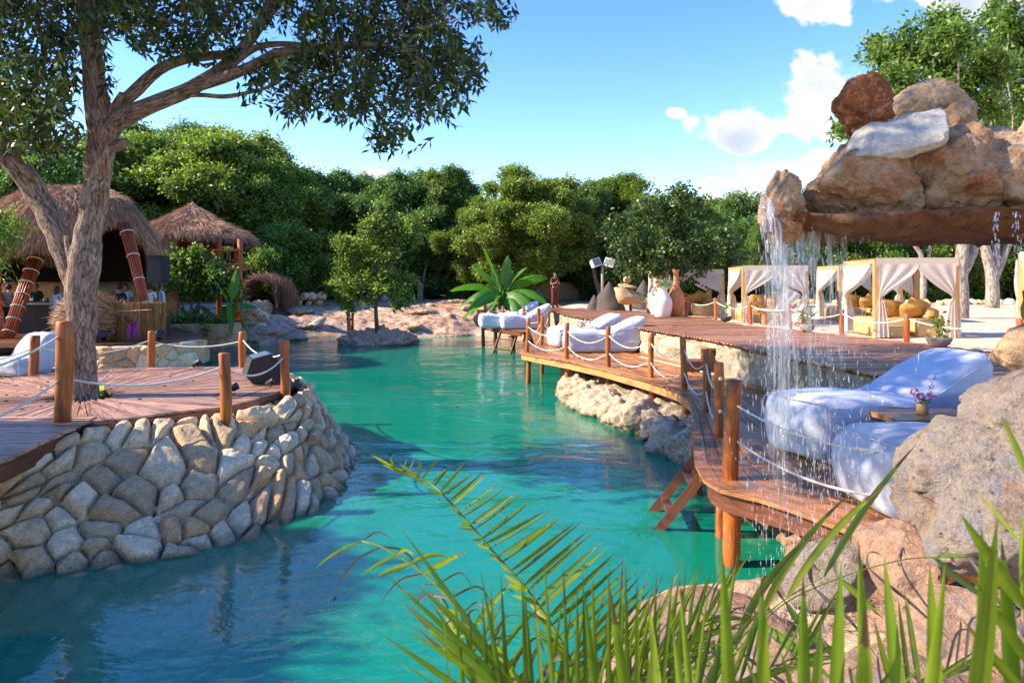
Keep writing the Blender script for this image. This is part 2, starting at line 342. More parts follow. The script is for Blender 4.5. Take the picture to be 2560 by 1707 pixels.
def rockmat(name, base, rust, grey, rustamt=0.5, greyamt=0.5, sc=1.0, bmp=0.7, wet=0.0, tint=0.16, coords='Object', pits=True, stonevar=False):
    m, t, out = newmat(name); co = t.new('ShaderNodeTexCoord').outputs[coords]
    p = t.scalevec(co, (sc, sc, sc)); q = t.mix(0.18, p, t.noise(p, 1.7, 4, fac=False))
    n1 = t.noise(q, 2.1, 8, 0.62, 0.4); n2 = t.noise(q, 1.1, 6, 0.65, 0.8); n3 = t.noise(p, 6.5, 8, 0.7); n4 = t.noise(p, 26.0, 6, 0.7)
    lo = tuple(c * 0.68 for c in base); hi = tuple(min(1, c * 1.25) for c in base)
    col = t.ramp(n3, [(0.3, lo), (0.5, base), (0.68, hi)])
    col = t.mix(t.maprange(n2, 0.62 - 0.2 * rustamt, 0.80 - 0.2 * rustamt, 0, 0.92), col, t.ramp(n3, [(0.35, tuple(c * 0.55 for c in rust)), (0.55, rust), (0.7, tuple(min(1, c * 1.5) for c in rust))]))
    col = t.mix(t.maprange(t.noise(q, 3.3, 7, 0.7, 0.6), 0.64 - 0.2 * greyamt, 0.76 - 0.2 * greyamt, 0, 0.7), col, grey)
    fine = t.maprange(n4, 0.25, 0.8, 0.72, 1.22)
    nd = t.new('ShaderNodeVectorMath', operation='SCALE'); t.put(nd.inputs[0], col); t.put(nd.inputs['Scale'], fine); col = nd.outputs[0]
    h = t.math('ADD', t.math('MULTIPLY', n3, 1.0), t.math('MULTIPLY', n4, 0.35))
    h = t.math('ADD', h, t.math('MULTIPLY', n1, 0.8))
    if pits:
        vo = t.new('ShaderNodeTexVoronoi', {'Vector': q, 'Scale': 5.0, 'Randomness': 1.0}).outputs[0]
        pit = t.maprange(vo, 0.03, 0.16); sel = t.maprange(n2, 0.45, 0.55)
        pit = t.math('MAXIMUM', pit, sel)
        col = t.mix(pit, tuple(c * 0.25 for c in base), col); h = t.math('ADD', h, t.math('MULTIPLY', pit, 0.6))
    if stonevar:
        a_ = attr(t, 'tint'); tnt = t.ramp(a_, [(0.0, (0.85, 0.72, 0.58)), (0.2, (1.12, 1.05, 0.95)), (0.45, (0.88, 0.8, 0.68)), (0.6, (1.2, 1.16, 1.1)), (0.8, (0.98, 0.72, 0.5)), (1.0, (1.1, 1.02, 0.92))], 'CONSTANT'); col = t.mix(1.0, col, tnt, 'MULTIPLY'); col = t.mix(t.maprange(a_, -0.5, 0.0), (0.05, 0.035, 0.022), col)  # tint below zero paints the gaps between stones near-black, as crevice shade
    gz_ = t.new('ShaderNodeSeparateXYZ', {0: t.new('ShaderNodeNewGeometry').outputs['Position']}).outputs[2]
    wl = t.maprange(t.math('ADD', gz_, t.math('MULTIPLY', t.math('SUBTRACT', n3, 0.5), 0.16)), 0.02, 0.13, 1.0, 0.0); col = t.mix(t.math('MULTIPLY', wl, 0.62), col, (0.07, 0.065, 0.03)); rgh = t.maprange(wl, 0, 1, 0.85 - 0.45 * wet, 0.3)
    principled(t, out, tinted(t, col, tint), rgh, bump(t, h, bmp, 0.05), 0.25 + 0.3 * wet); return m
rockmat('limestone', (0.56, 0.43, 0.28), (0.46, 0.19, 0.07), (0.38, 0.33, 0.27), 0.6, 0.5, 1.6, 0.9)
rockmat('wallstone', (0.74, 0.59, 0.39), (0.58, 0.30, 0.12), (0.58, 0.52, 0.43), 0.2, 0.4, 1.6, 0.7, 0.0, 0.12, pits=False, stonevar=True)
rockmat('masonry', (0.50, 0.42, 0.29), (0.42, 0.24, 0.11), (0.30, 0.27, 0.23), 0.25, 0.62, 2.2, 1.0, 0.0, 0.3)
rockmat('orange_rock', (0.58, 0.36, 0.19), (0.46, 0.15, 0.045), (0.60, 0.49, 0.40), 0.62, 0.62, 2.4, 1.0)
rockmat('rust_rock', (0.30, 0.11, 0.04), (0.25, 0.065, 0.02), (0.5, 0.45, 0.4), 0.7, 0.42, 3.0, 0.9)
rockmat('tan_rock', (0.60, 0.41, 0.24), (0.38, 0.14, 0.055), (0.42, 0.36, 0.31), 0.5, 0.5, 2.6, 0.9)
rockmat('white_rock', (0.47, 0.44, 0.37), (0.42, 0.36, 0.27), (0.36, 0.35, 0.31), 0.2, 0.3, 2.2, 0.45, pits=False)
rockmat('grey_rock', (0.40, 0.32, 0.25), (0.28, 0.115, 0.045), (0.30, 0.29, 0.31), 0.62, 0.7, 2.6, 1.0, 0.25)
rockmat('wet_rock', (0.40, 0.24, 0.15), (0.34, 0.12, 0.05), (0.36, 0.32, 0.31), 0.6, 0.5, 2.0, 0.8, 0.75)
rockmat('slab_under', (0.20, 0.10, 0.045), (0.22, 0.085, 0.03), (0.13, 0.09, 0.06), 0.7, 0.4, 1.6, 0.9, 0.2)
rockmat('island_rock', (0.56, 0.40, 0.28), (0.42, 0.16, 0.08), (0.42, 0.36, 0.33), 0.6, 0.5, 1.6, 0.9)
rockmat('pebble_dark', (0.06, 0.055, 0.05), (0.07, 0.05, 0.04), (0.09, 0.085, 0.08), 0.2, 0.4, 3.0, 0.7)

def plain(name, col, rough=0.6, nsc=8.0, namt=0.12, bmp=0.15, spec=0.35, **kw):
    m, t, out = newmat(name); co = t.new('ShaderNodeTexCoord').outputs['Object']
    n = t.noise(co, nsc, 5, 0.6); c = t.ramp(n, [(0.25, tuple(x * (1 - namt) for x in col)), (0.75, tuple(min(1, x * (1 + namt)) for x in col))])
    principled(t, out, tinted(t, c, 0.12), rough, bump(t, t.noise(co, nsc * 6, 3), bmp, 0.004), spec, **kw); return m
plain('rope', (0.62, 0.58, 0.50), 0.75, 60, 0.2, 0.6)
plain('black_plastic', (0.018, 0.018, 0.02), 0.5, 30, 0.2)
plain('dark_metal', (0.03, 0.03, 0.035), 0.4, 30, 0.2)
plain('steel', (0.55, 0.55, 0.55), 0.3, 30, 0.1, Metallic=0.9)
plain('speaker_cloth', (0.10, 0.14, 0.20), 0.35, 200, 0.25)
plain('white_clay', (0.72, 0.66, 0.6), 0.6, 5, 0.08)
plain('terracotta', (0.46, 0.18, 0.07), 0.6, 5, 0.15)
plain('pot_clay', (0.45, 0.24, 0.11), 0.55, 6, 0.15)
plain('ochre_cushion', (0.50, 0.32, 0.13), 0.85, 20, 0.12)
plain('ochre_pillow', (0.48, 0.26, 0.07), 0.8, 20, 0.15, 0.4)
plain('grey_panel', (0.20, 0.19, 0.17), 0.7, 4, 0.1)
plain('counter_top', (0.33, 0.32, 0.30), 0.4, 10, 0.15)
plain('net_cloth', (0.085, 0.07, 0.055), 0.9, 40, 0.35, 0.9)
plain('lamp_white', (0.62, 0.64, 0.60), 0.45, 20, 0.08)
plain('galvanised', (0.30, 0.24, 0.17), 0.6, 9, 0.2)
plain('skin', (0.36, 0.19, 0.11), 0.55, 15, 0.08)
plain('hair', (0.018, 0.012, 0.01), 0.6, 60, 0.3)
plain('cloth_maroon', (0.20, 0.035, 0.025), 0.85, 30, 0.15)
plain('cloth_black', (0.02, 0.02, 0.022), 0.85, 30, 0.15)
plain('cloth_blue', (0.24, 0.33, 0.42), 0.85, 30, 0.1)
plain('cloth_grey', (0.16, 0.18, 0.18), 0.85, 30, 0.1)
plain('cloth_white', (0.62, 0.62, 0.68), 0.85, 30, 0.06)
plain('cloth_trouser', (0.10, 0.09, 0.09), 0.85, 30, 0.1)
plain('purple_panel', (0.55, 0.03, 0.5), 0.5, 8, 0.2)
plain('flower_pink', (0.72, 0.2, 0.34), 0.7, 60, 0.25)
plain('flower_pale', (0.7, 0.5, 0.5), 0.7, 60, 0.2)
plain('lemon', (0.7, 0.5, 0.04), 0.5, 20, 0.1)
plain('gold', (0.6, 0.4, 0.08), 0.3, 20, 0.1, Metallic=0.7)
plain('glass_bottle', (0.35, 0.4, 0.4), 0.15, 20, 0.1)
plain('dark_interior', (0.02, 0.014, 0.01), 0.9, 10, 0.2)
plain('net_black', (0.01, 0.01, 0.01), 0.9, 10, 0.2)
plain('algae', (0.16, 0.22, 0.05), 0.9, 12, 0.3)

# white bean-bag fabric: slight weave and creases
m, t, out = newmat('beanbag_fabric'); co = t.new('ShaderNodeTexCoord').outputs['Object']
cr = t.noise(t.scalevec(co, (1, 1, 2.2)), 2.6, 4, 0.55, 0.6)
principled(t, out, t.ramp(cr, [(0.2, (0.40, 0.42, 0.48)), (0.7, (0.53, 0.55, 0.61))]), 0.75,
           bump(t, t.math('ADD', cr, t.math('MULTIPLY', t.noise(co, 120, 2), 0.04)), 0.55, 0.035), 0.3, **{'Sheen Weight': 0.15})
# gauzy curtain
m, t, out = newmat('gauze'); co = t.new('ShaderNodeTexCoord').outputs['Object']
wv = t.noise(co, 90, 3); c = (0.80, 0.74, 0.67)
d1 = t.new('ShaderNodeBsdfDiffuse', {'Color': c}); d2 = t.new('ShaderNodeBsdfTranslucent', {'Color': c}); tr = t.new('ShaderNodeBsdfTransparent')
mx = t.new('ShaderNodeMixShader', {0: 0.42, 1: d1.outputs[0], 2: d2.outputs[0]}); mx2 = t.new('ShaderNodeMixShader', {0: t.maprange(wv, 0.3, 0.7, 0.04, 0.2), 1: mx.outputs[0], 2: tr.outputs[0]})
t.l.new(mx2.outputs[0], out.inputs[0])
plain('valance_cloth', (0.62, 0.5, 0.36), 0.85, 6, 0.08)

def leafmat(name, c_dark, c_mid, c_light, rough=0.38, trans=0.45, spec=0.5, special=None):
    m, t, out = newmat(name); a = attr(t, 'tint'); oi = t.new('ShaderNodeObjectInfo').outputs['Random']
    pts = [(0.0, c_dark), (0.5, c_mid), (0.93, c_light)]
    if special: pts.append((0.97, special))
    col = t.ramp(a, pts)
    col = t.mix(1.0, col, t.ramp(oi, [(0, (0.72, 0.92, 1.0)), (0.5, (0.9, 0.98, 0.9)), (1, (1.1, 1.05, 0.9))]), 'MULTIPLY')
    pb = t.new('ShaderNodeBsdfPrincipled', {'Base Color': col, 'Roughness': rough, 'Specular IOR Level': spec})
    tc_ = t.mix(0.5, col, t.mix(1.0, col, (1.2, 1.6, 0.45), 'MULTIPLY'))
    tl = t.new('ShaderNodeBsdfTranslucent', {'Color': tc_})
    mx = t.new('ShaderNodeMixShader', {0: trans, 1: pb.outputs[0], 2: tl.outputs[0]}); t.l.new(mx.outputs[0], out.inputs[0]); return m
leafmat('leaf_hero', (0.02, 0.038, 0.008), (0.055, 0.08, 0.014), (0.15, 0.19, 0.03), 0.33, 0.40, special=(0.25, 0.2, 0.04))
leafmat('leaf_a', (0.065, 0.11, 0.018), (0.175, 0.24, 0.04), (0.37, 0.44, 0.10), 0.4, 0.5)
leafmat('leaf_b', (0.055, 0.095, 0.02), (0.145, 0.21, 0.045), (0.32, 0.39, 0.10), 0.38, 0.48)
leafmat('leaf_c', (0.06, 0.11, 0.014), (0.145, 0.215, 0.026), (0.28, 0.35, 0.06), 0.42, 0.48)
leafmat('leaf_d', (0.05, 0.08, 0.015), (0.10, 0.14, 0.025), (0.2, 0.22, 0.05), 0.4, 0.4, special=(0.22, 0.12, 0.04))
leafmat('leaf_banana', (0.04, 0.13, 0.015), (0.09, 0.24, 0.025), (0.2, 0.4, 0.04), 0.4, 0.5)
leafmat('leaf_palm', (0.09, 0.14, 0.006), (0.19, 0.25, 0.010), (0.36, 0.39, 0.03), 0.42, 0.5, special=(0.22, 0.12, 0.04))
leafmat('leaf_frond', (0.04, 0.08, 0.006), (0.10, 0.155, 0.01), (0.24, 0.29, 0.02), 0.4, 0.45, special=(0.16, 0.09, 0.04))
leafmat('leaf_dry', (0.06, 0.045, 0.05), (0.10, 0.075, 0.07), (0.16, 0.12, 0.08), 0.6, 0.3)
leafmat('leaf_bright', (0.12, 0.22, 0.01), (0.24, 0.38, 0.02), (0.4, 0.5, 0.05), 0.4, 0.6)
leafmat('leaf_grey', (0.16, 0.24, 0.12), (0.3, 0.4, 0.24), (0.5, 0.58, 0.4), 0.5, 0.3)

# thatch: strands run along lc.x
m, t, out = newmat('thatch'); lc = attr(t, 'lc', True)
n1 = t.noise(t.scalevec(lc, (1.2, 26, 26)), 2.2, 5, 0.65, 0.4); n2 = t.noise(lc, 0.9, 4, 0.6)
col = t.ramp(n1, [(0.28, (0.16, 0.085, 0.045)), (0.5, (0.40, 0.235, 0.14)), (0.72, (0.60, 0.42, 0.28))])
col = t.mix(t.maprange(n2, 0.45, 0.7, 0, 0.6), col, (0.36, 0.16, 0.08))
principled(t, out, tinted(t, col, 0.35), 0.85, bump(t, n1, 0.9, 0.03), 0.2)
m, t, out = newmat('straw'); a = attr(t, 'tint')
principled(t, out, t.ramp(a, [(0, (0.19, 0.09, 0.045)), (0.5, (0.43, 0.24, 0.135)), (1, (0.66, 0.47, 0.31))]), 0.8, None, 0.2)
m, t, out = newmat('reed'); a = attr(t, 'tint')
principled(t, out, t.ramp(a, [(0, (0.16, 0.06, 0.02)), (0.5, (0.36, 0.17, 0.06)), (1, (0.55, 0.32, 0.13))]), 0.75, None, 0.2)

# ground: pale bed under water, pink-orange limestone shelf round the pool, sand further away (zone attr in tint: 0 bed .. 0.5 rock .. 1 sand)
m, t, out = newmat('ground_mat'); co = t.new('ShaderNodeTexCoord').outputs['Object']; a = attr(t, 'tint')
n1 = t.noise(co, 0.45, 7, 0.62, 0.6); n2 = t.noise(co, 2.4, 8, 0.68, 0.5); n3 = t.noise(co, 11.0, 6, 0.7); n4 = t.noise(co, 0.16, 4, 0.5)
rock = t.ramp(n2, [(0.3, (0.30, 0.17, 0.10)), (0.48, (0.56, 0.37, 0.24)), (0.66, (0.70, 0.53, 0.38))])
rock = t.mix(t.maprange(n1, 0.5, 0.66, 0, 0.85), rock, t.ramp(n3, [(0.3, (0.28, 0.10, 0.05)), (0.7, (0.50, 0.24, 0.13))]))
rock = t.mix(t.maprange(t.noise(co, 1.0, 6, 0.7), 0.56, 0.68, 0, 0.55), rock, (0.43, 0.38, 0.33))
rock = t.mix(t.maprange(n3, 0.32, 0.4, 0.6, 0), rock, (0.12, 0.07, 0.045))
vc = t.new('ShaderNodeTexVoronoi', {'Vector': t.mix(0.45, t.scalevec(co, (0.7, 1.6, 1.0)), t.noise(co, 1.3, 6, 0.65, fac=False)), 'Scale': 1.5}, feature='DISTANCE_TO_EDGE').outputs[0]
crk = t.maprange(vc, 0.0, 0.05); rock = t.mix(t.math('ADD', t.math('MULTIPLY', crk, 0.7), 0.3), (0.16, 0.09, 0.055), rock)
sand = t.ramp(n3, [(0.3, (0.56, 0.40, 0.27)), (0.7, (0.70, 0.54, 0.39))])
sand = t.mix(t.maprange(n1, 0.5, 0.7, 0, 0.35), sand, (0.46, 0.28, 0.17))
bed = t.ramp(n2, [(0.3, (0.6, 0.6, 0.55)), (0.5, (0.76, 0.75, 0.7)), (0.7, (0.86, 0.85, 0.8))])
bed = t.mix(t.maprange(n4, 0.5, 0.66, 0, 0.45), bed, (0.36, 0.44, 0.2))
col = t.mix(t.maprange(a, 0.12, 0.3), bed, rock); col = t.mix(t.maprange(t.math('ADD', a, t.math('MULTIPLY', t.math('SUBTRACT', n1, 0.5), 0.3)), 0.62, 0.8), col, sand)
h = t.math('ADD', t.math('ADD', n2, t.math('MULTIPLY', n3, 0.4)), t.math('MULTIPLY', crk, t.maprange(a, 0.55, 0.7, 0.35, 0.0)))
principled(t, out, col, 0.85, bump(t, h, t.maprange(a, 0.6, 0.9, 1.0, 0.35), 0.12), 0.25)

# water: clear surface over an absorbing body
m, t, out = newmat('water_mat'); co = t.new('ShaderNodeTexCoord').outputs['Object']
wv = t.scalevec(co, (0.75, 1.25, 1)); q = t.mix(0.25, wv, t.noise(wv, 0.5, 3, fac=False))
h = t.math('ADD', t.math('MULTIPLY', t.noise(q, 1.1, 4, 0.5, 0.8), 1.0), t.math('MULTIPLY', t.noise(q, 5.2, 4, 0.55, 0.7), 0.26))
calm = t.maprange(t.noise(co, 0.22, 3), 0.4, 0.62, 0.35, 1.0)
sy = t.new('ShaderNodeSeparateXYZ', {0: co}).outputs[1]
calm = t.math('MULTIPLY', calm, t.maprange(sy, 5, 13, 0.75, 1.0))
nrm = bump(t, t.math('MULTIPLY', h, calm), 0.5, 0.11)
fr = t.new('ShaderNodeFresnel', {'IOR': 1.33, 'Normal': nrm})
gl = t.new('ShaderNodeBsdfGlossy', {'Color': (1, 1, 1), 'Roughness': 0.02, 'Normal': nrm})
tr = t.new('ShaderNodeBsdfTransparent', {'Color': (0.93, 0.99, 0.98)})
df = t.new('ShaderNodeBsdfDiffuse', {'Color': (0.012, 0.66, 0.38), 'Normal': nrm})
mx = t.new('ShaderNodeMixShader', {0: 0.26, 1: tr.outputs[0], 2: df.outputs[0]})
mx2 = t.new('ShaderNodeMixShader', {0: fr.outputs[0], 1: mx.outputs[0], 2: gl.outputs[0]})
t.l.new(mx2.outputs[0], out.inputs[0])
va = t.new('ShaderNodeVolumeAbsorption', {'Color': (0.06, 0.975, 0.80), 'Density': 0.28}); vs_ = t.new('ShaderNodeVolumeScatter', {'Color': (0.10, 1.0, 0.72), 'Density': 0.10, 'Anisotropy': 0.0}); ad = t.new('ShaderNodeAddShader', {0: va.outputs[0], 1: vs_.outputs[0]}); t.l.new(ad.outputs[0], out.inputs[1])
# falling water
m, t, out = newmat('falling_water'); co = t.new('ShaderNodeTexCoord').outputs['Object']
n = t.noise(t.scalevec(co, (26, 26, 3.2)), 1.0, 5, 0.65, 1.2); n2 = t.noise(t.scalevec(co, (7, 7, 0.8)), 1.0, 3, 0.5, 0.6)
sz = t.new('ShaderNodeSeparateXYZ', {0: co}).outputs[2]; a = attr(t, 'tint')
al = t.math('MULTIPLY', t.maprange(t.math('ADD', n, t.math('MULTIPLY', t.math('SUBTRACT', n2, 0.5), 0.7)), 0.42, 0.62), a)
nrm = bump(t, n, 1.0, 0.05)
gl = t.new('ShaderNodeBsdfGlossy', {'Color': (0.95, 0.97, 1), 'Roughness': 0.12, 'Normal': nrm}); d = t.new('ShaderNodeBsdfDiffuse', {'Color': (0.72, 0.76, 0.82), 'Normal': nrm}); tl = t.new('ShaderNodeBsdfTranslucent', {'Color': (0.75, 0.8, 0.85)})
a1 = t.new('ShaderNodeMixShader', {0: 0.5, 1: d.outputs[0], 2: tl.outputs[0]}); a2 = t.new('ShaderNodeMixShader', {0: 0.3, 1: a1.outputs[0], 2: gl.outputs[0]})
a3 = t.new('ShaderNodeMixShader', {0: t.math('MULTIPLY', al, 0.85), 1: t.new('ShaderNodeBsdfTransparent').outputs[0], 2: a2.outputs[0]}); t.l.new(a3.outputs[0], out.inputs[0])
m, t, out = newmat('drop_water')
gl = t.new('ShaderNodeBsdfGlossy', {'Color': (1, 1, 1), 'Roughness': 0.05}); d = t.new('ShaderNodeBsdfDiffuse', {'Color': (0.85, 0.88, 0.93)}); tl = t.new('ShaderNodeBsdfTranslucent', {'Color': (0.85, 0.88, 0.93)})
a1 = t.new('ShaderNodeMixShader', {0: 0.5, 1: d.outputs[0], 2: tl.outputs[0]}); a2 = t.new('ShaderNodeMixShader', {0: 0.35, 1: a1.outputs[0], 2: gl.outputs[0]})
a3 = t.new('ShaderNodeMixShader', {0: 0.4, 1: t.new('ShaderNodeBsdfTransparent').outputs[0], 2: a2.outputs[0]}); t.l.new(a3.outputs[0], out.inputs[0])
M = MATS
# ------------------------------------------------------------------ the lie of the land
ZL, ZU, ZT, ZS = 0.92, 1.65, 1.20, 1.60      # lower deck, upper deck, terrace deck, sand
def PL(l, z): return [P(a, b, z)[:2] for a, b in l]
toe = PL([(-420, 1560), (0, 1440), (173, 1426), (334, 1404), (477, 1385), (594, 1348), (676, 1322), (794, 1261), (850, 1218), (858, 1192)], 0.0)
toe_back = [np.array(q) for q in [(-2.75, 12.2), (-3.7, 14.0), (-5.3, 15.6), (-7.3, 16.6)]]
shore_left = [np.array(q) for q in [(-8.6, 18.2), (-10.0, 21.0)]] + PL([(496, 907), (518, 875), (571, 866), (636, 864), (714, 853), (760, 846), (828, 843), (950, 840), (1039, 843), (1136, 842), (1189, 838)], 0.0)
shore_right = [np.array(q) for q in [(0.3, 34.0), (1.6, 32.5), (1.9, 28), (1.8, 24), (1.75, 21), (1.55, 19)]] + PL([(1418, 983), (1446, 1025), (1502, 1043), (1548, 1067), (1615, 1095), (1664, 1137), (1706, 1151)], 0.0) + \
    [np.array(q) for q in [(3.0, 10.2), (3.1, 8.6), (3.0, 7.6), (2.75, 7.0), (2.2, 6.75), (1.45, 6.6), (1.0, 6.1), (0.66, 5.1), (0.5, 3.0), (-2, 2.2)]]
POOL = np.array([(-14.0, 2.2)] + [(-14.0, 6.0)] + [tuple(q) for q in toe + toe_back + shore_left + shore_right])
def sdf(X, Y, poly):
    """signed distance, negative inside"""
    d = np.full(X.shape, 1e9); ins = np.zeros(X.shape, bool); n = len(poly)
    for i in range(n):
        a = poly[i]; b = poly[(i + 1) % n]; e = b - a; wx = X - a[0]; wy = Y - a[1]
        t_ = np.clip((wx * e[0] + wy * e[1]) / (e @ e + 1e-12), 0, 1)
        d = np.minimum(d, (wx - t_ * e[0]) ** 2 + (wy - t_ * e[1]) ** 2)
        c = ((a[1] > Y) != (b[1] > Y)) & (X < (b[0] - a[0]) * (Y - a[1]) / (b[1] - a[1] + 1e-12) + a[0]); ins ^= c
    return np.where(ins, -1, 1) * np.sqrt(d)
_uf = np.array([P(a, b, ZU)[:2] for a, b in [(1351, 769.5), (1437, 790), (1552, 808), (1609, 820), (1702, 835), (1804, 852), (1880, 870), (2034, 903), (2199, 934), (2344, 952), (2485, 983)]])
_uf = np.vstack([_uf, [(6.35, 6.6), (6.7, 4.5)]])[::-1]
def Xf(Y): return np.interp(Y, _uf[:, 1], _uf[:, 0])
_ub = np.array([P(a, b, ZU)[:2] for a, b in [(1404, 770), (1600, 779), (1773, 796), (1855, 812), (2008, 827), (2214, 849), (2378, 868), (2482, 879)]])
_ub = np.vstack([_ub, [(9.6, 9.0), (9.6, 4.5)]])[::-1]
def Xb(Y): return np.interp(Y, _ub[:, 1], _ub[:, 0])
_lf = np.array([P(a, b, ZL)[:2] for a, b in [(2126, 1328), (2031, 1286), (1898, 1244), (1803, 1222), (1768, 1203), (1741, 1156), (1739, 1100), (1737, 1034), (1724, 1000), (1690, 975), (1621, 952), (1514, 923), (1408, 900), (1340, 888), (1301, 880)]])
_lf = np.vstack([[(4.2, 4.3)], _lf, [(0.26, 20.6), (0.6, 22.2)]])
def Xl(Y): return np.interp(Y, _lf[:, 1], _lf[:, 0])
def sstep(a, b, x): t_ = np.clip((x - a) / (b - a), 0, 1); return t_ * t_ * (3 - 2 * t_)
terr = np.array([(-15, 7.3)] + [tuple(q) for q in PL([(0, 1160), (212, 1079), (399, 1057), (559, 1040), (694, 1014), (754, 997), (772, 971), (737, 956)], 1.1)] + [(-5.4, 14.3), (-7.3, 15.2), (-9.5, 15.4), (-15, 15.0)])
def ground_z(X, Y, full=False):
    d = sdf(X, Y, POOL); dt = sdf(X, Y, terr)
    P3 = np.stack([X, Y, 0 * X], -1)
    n = fbm(P3 * 0.55, 5, 3, 0.55); nf_ = fbm(P3 * 2.3, 3, 8)
    nearw = sstep(17.5, 15.5, Y) * sstep(-1.2, -2.4, X)
    inside = -np.minimum(2.3, 0.12 + (2.2 - 0.9 * nearw) * np.maximum(-d, 0)) + 0.1 * n * np.minimum(1, -d)
    do = np.maximum(d, 0)
    far = 1.68 * (1 - np.exp(-do / 3.2))
    left = 0.62 * (1 - np.exp(-do / 1.1)) + 0.5 * sstep(26, 36, Y) * (1 - np.exp(-do / 5))
    wl = sstep(-6.5, -8.5, X) * sstep(36, 31, Y)
    z = far * (1 - wl) + left * wl
    right = 0.5 * (1 - np.exp(-do / 0.7)); wr = sstep(-1.0, 0.8, X) * sstep(34, 31.5, Y)
    z = z * (1 - wr) + right * wr
    led = np.abs(((z * 6 + 1.4 * n) % 1.0) - 0.5)
    z = z + (0.15 * n + 0.05 * nf_ + 0.09 * (led - .25)) * np.minimum(1, do * 1.5) * sstep(0, .6, 1.75 - np.maximum(z, 1.0)) * (1 - 0.65 * sstep(38, 46, Y))
    edge = np.where(Y < 33, Xf(np.minimum(Y, 33)) + 0.18, 1.6 + (Y - 33) * 0.15)
    wdt = np.where(Y < 33, 0.12, 1.6)
    pl = np.clip((X - edge) / wdt, 0, 1); pl = pl * pl * (3 - 2 * pl)
    sand = ZS - 0.09 * (Y < 60) * np.where((X < Xb(Y) + .05) & (Y < 33.2), 1, 0) + 0.03 * n + 0.02 * nf_ * 0.6
    z = z * (1 - pl) + sand * pl
    z = np.where(d > 0, z, inside)
    rdg = 1 - np.abs(fbm(P3 * 0.9 + 4, 4, 21)) ; z = z + np.where((d > .3) & (pl < .02), (0.16 * (rdg - .6) + .05 * fbm(P3 * 3.1, 3, 22)) * np.minimum(1, do) * sstep(15, 19, Y) * (1 - .7 * sstep(40, 46, Y)), 0)
    slope = (X < -1.8) & (Y < 16.7) & (d > 0) & (d < 4.5) & (dt > -1.0); z = np.where(slope, np.minimum(z, -0.6), z)
    tt = sstep(-0.9, -1.25, dt); z = z * (1 - tt) + (0.86 + 0.02 * n) * tt
    hill = sstep(60, 140, np.hypot(X, Y)) * 1.0; z = z + hill * 0.0
    if full:
        zone = np.where(d > 0, 0.5, 0.0) + 0.5 * np.maximum(pl, sstep(44, 50, Y) * 0.5); zone = np.where(d > 0, np.maximum(zone, 0.5), sstep(-0.35, 0.0, d) * 0.5)
        return z, np.clip(zone, 0, 1)
    return z
def gz(x, y): return float(ground_z(np.array([float(x)]), np.array([float(y)]))[0])
def axis(segs):
    out = [np.array([segs[0][0]])]
    for a, b, s in segs: n = max(2, int(round((b - a) / s))); out.append(np.linspace(a, b, n + 1)[1:])
    return np.concatenate(out)
gx = axis([(-900, -200, 100), (-200, -40, 16), (-40, -16, 1.5), (-16, -6, 0.14), (-6, 5.5, 0.11), (5.5, 14, 0.3), (14, 30, 1.2), (30, 200, 17), (200, 900, 100)])
gy = axis([(-300, -20, 40), (-20, 2, 2.0), (2, 22, 0.14), (22, 46, 0.2), (46, 70, 1.0), (70, 200, 13), (200, 1500, 130)])
GX, GY = np.meshgrid(gx, gy, indexing='ij'); GZ, zone = ground_z(GX, GY, True)
mb = MB(); mb.grid(np.stack([GX, GY, GZ], -1), zone)
mb.build('ground', M['ground_mat'], smooth=True, kind='structure')
mb = MB(); mb.box((-4, 20, -1.75), (24, 38, 3.5)); mb.build('water', M['water_mat'], kind='structure')

# ------------------------------------------------------------------ terrace retaining wall of boulders
toeW = np.array([q for q in toe] + [q for q in toe_back]); rim = np.vstack([[(-15, 7.25)], PL([(0, 1150), (212, 1079), (399, 1057), (559, 1040), (694, 1014), (754, 997), (772, 971), (737, 956)], 1.1), [(-5.0, 13.9), (-7.3, 15.0)]])
rimz = np.array([0.75, 0.85] + [1.1] * 9)
def resample(pts, n):
    pts = np.asarray(pts, float); d = np.concatenate([[0], np.cumsum(np.linalg.norm(np.diff(pts[:, :2], axis=0), axis=1))]); t_ = np.linspace(0, d[-1], n)
    return np.stack([np.interp(t_, d, pts[:, k]) for k in range(pts.shape[1])], 1), d[-1]
key_t = np.array([(-14.5, 5.9)] + [tuple(q) for q in toe[1:]] + [tuple(q) for q in toe_back]);
# pair rim and toe by stations
st_r = np.array([(-15, 7.3, .75), *(tuple(q) + (z_,) for q, z_ in zip(rim[1:9], rimz[1:9])), (-5.0, 13.9, 1.1), (-7.3, 15.0, 1.0)])
st_t = np.array([(-15, 5.9), tuple(toe[1]), tuple(P(215, 1422, 0)[:2]), tuple(P(430, 1392, 0)[:2]), tuple(P(620, 1340, 0)[:2]), tuple(P(760, 1282, 0)[:2]), tuple(P(846, 1224, 0)[:2]), tuple(P(860, 1180, 0)[:2]), (-2.8, 12.1), (-4.9, 15.3), (-7.3, 16.6)])
L_ = np.concatenate([[0], np.cumsum(np.linalg.norm(np.diff(st_t, axis=0), axis=1))])
NU = 1250; tu = np.linspace(3.5, L_[-1], NU)
Rm = np.stack([np.interp(tu, L_, st_r[:, k]) for k in range(3)], 1); Tm = np.stack([np.interp(tu, L_, st_t[:, k]) for k in range(2)] + [0 * tu], 1)
def sm(a, k=25):
    ker = np.hanning(k * 2 + 1); ker /= ker.sum(); return np.stack([np.convolve(np.pad(a[:, j], k, 'edge'), ker, 'valid') for j in range(a.shape[1])], 1)
Rm = sm(Rm); Tm = sm(Tm)
wv_ = np.concatenate([np.linspace(-0.32, 0, 22, endpoint=False), np.linspace(0, 1.0, 150, endpoint=False), np.linspace(1.0, 2.0, 90)])
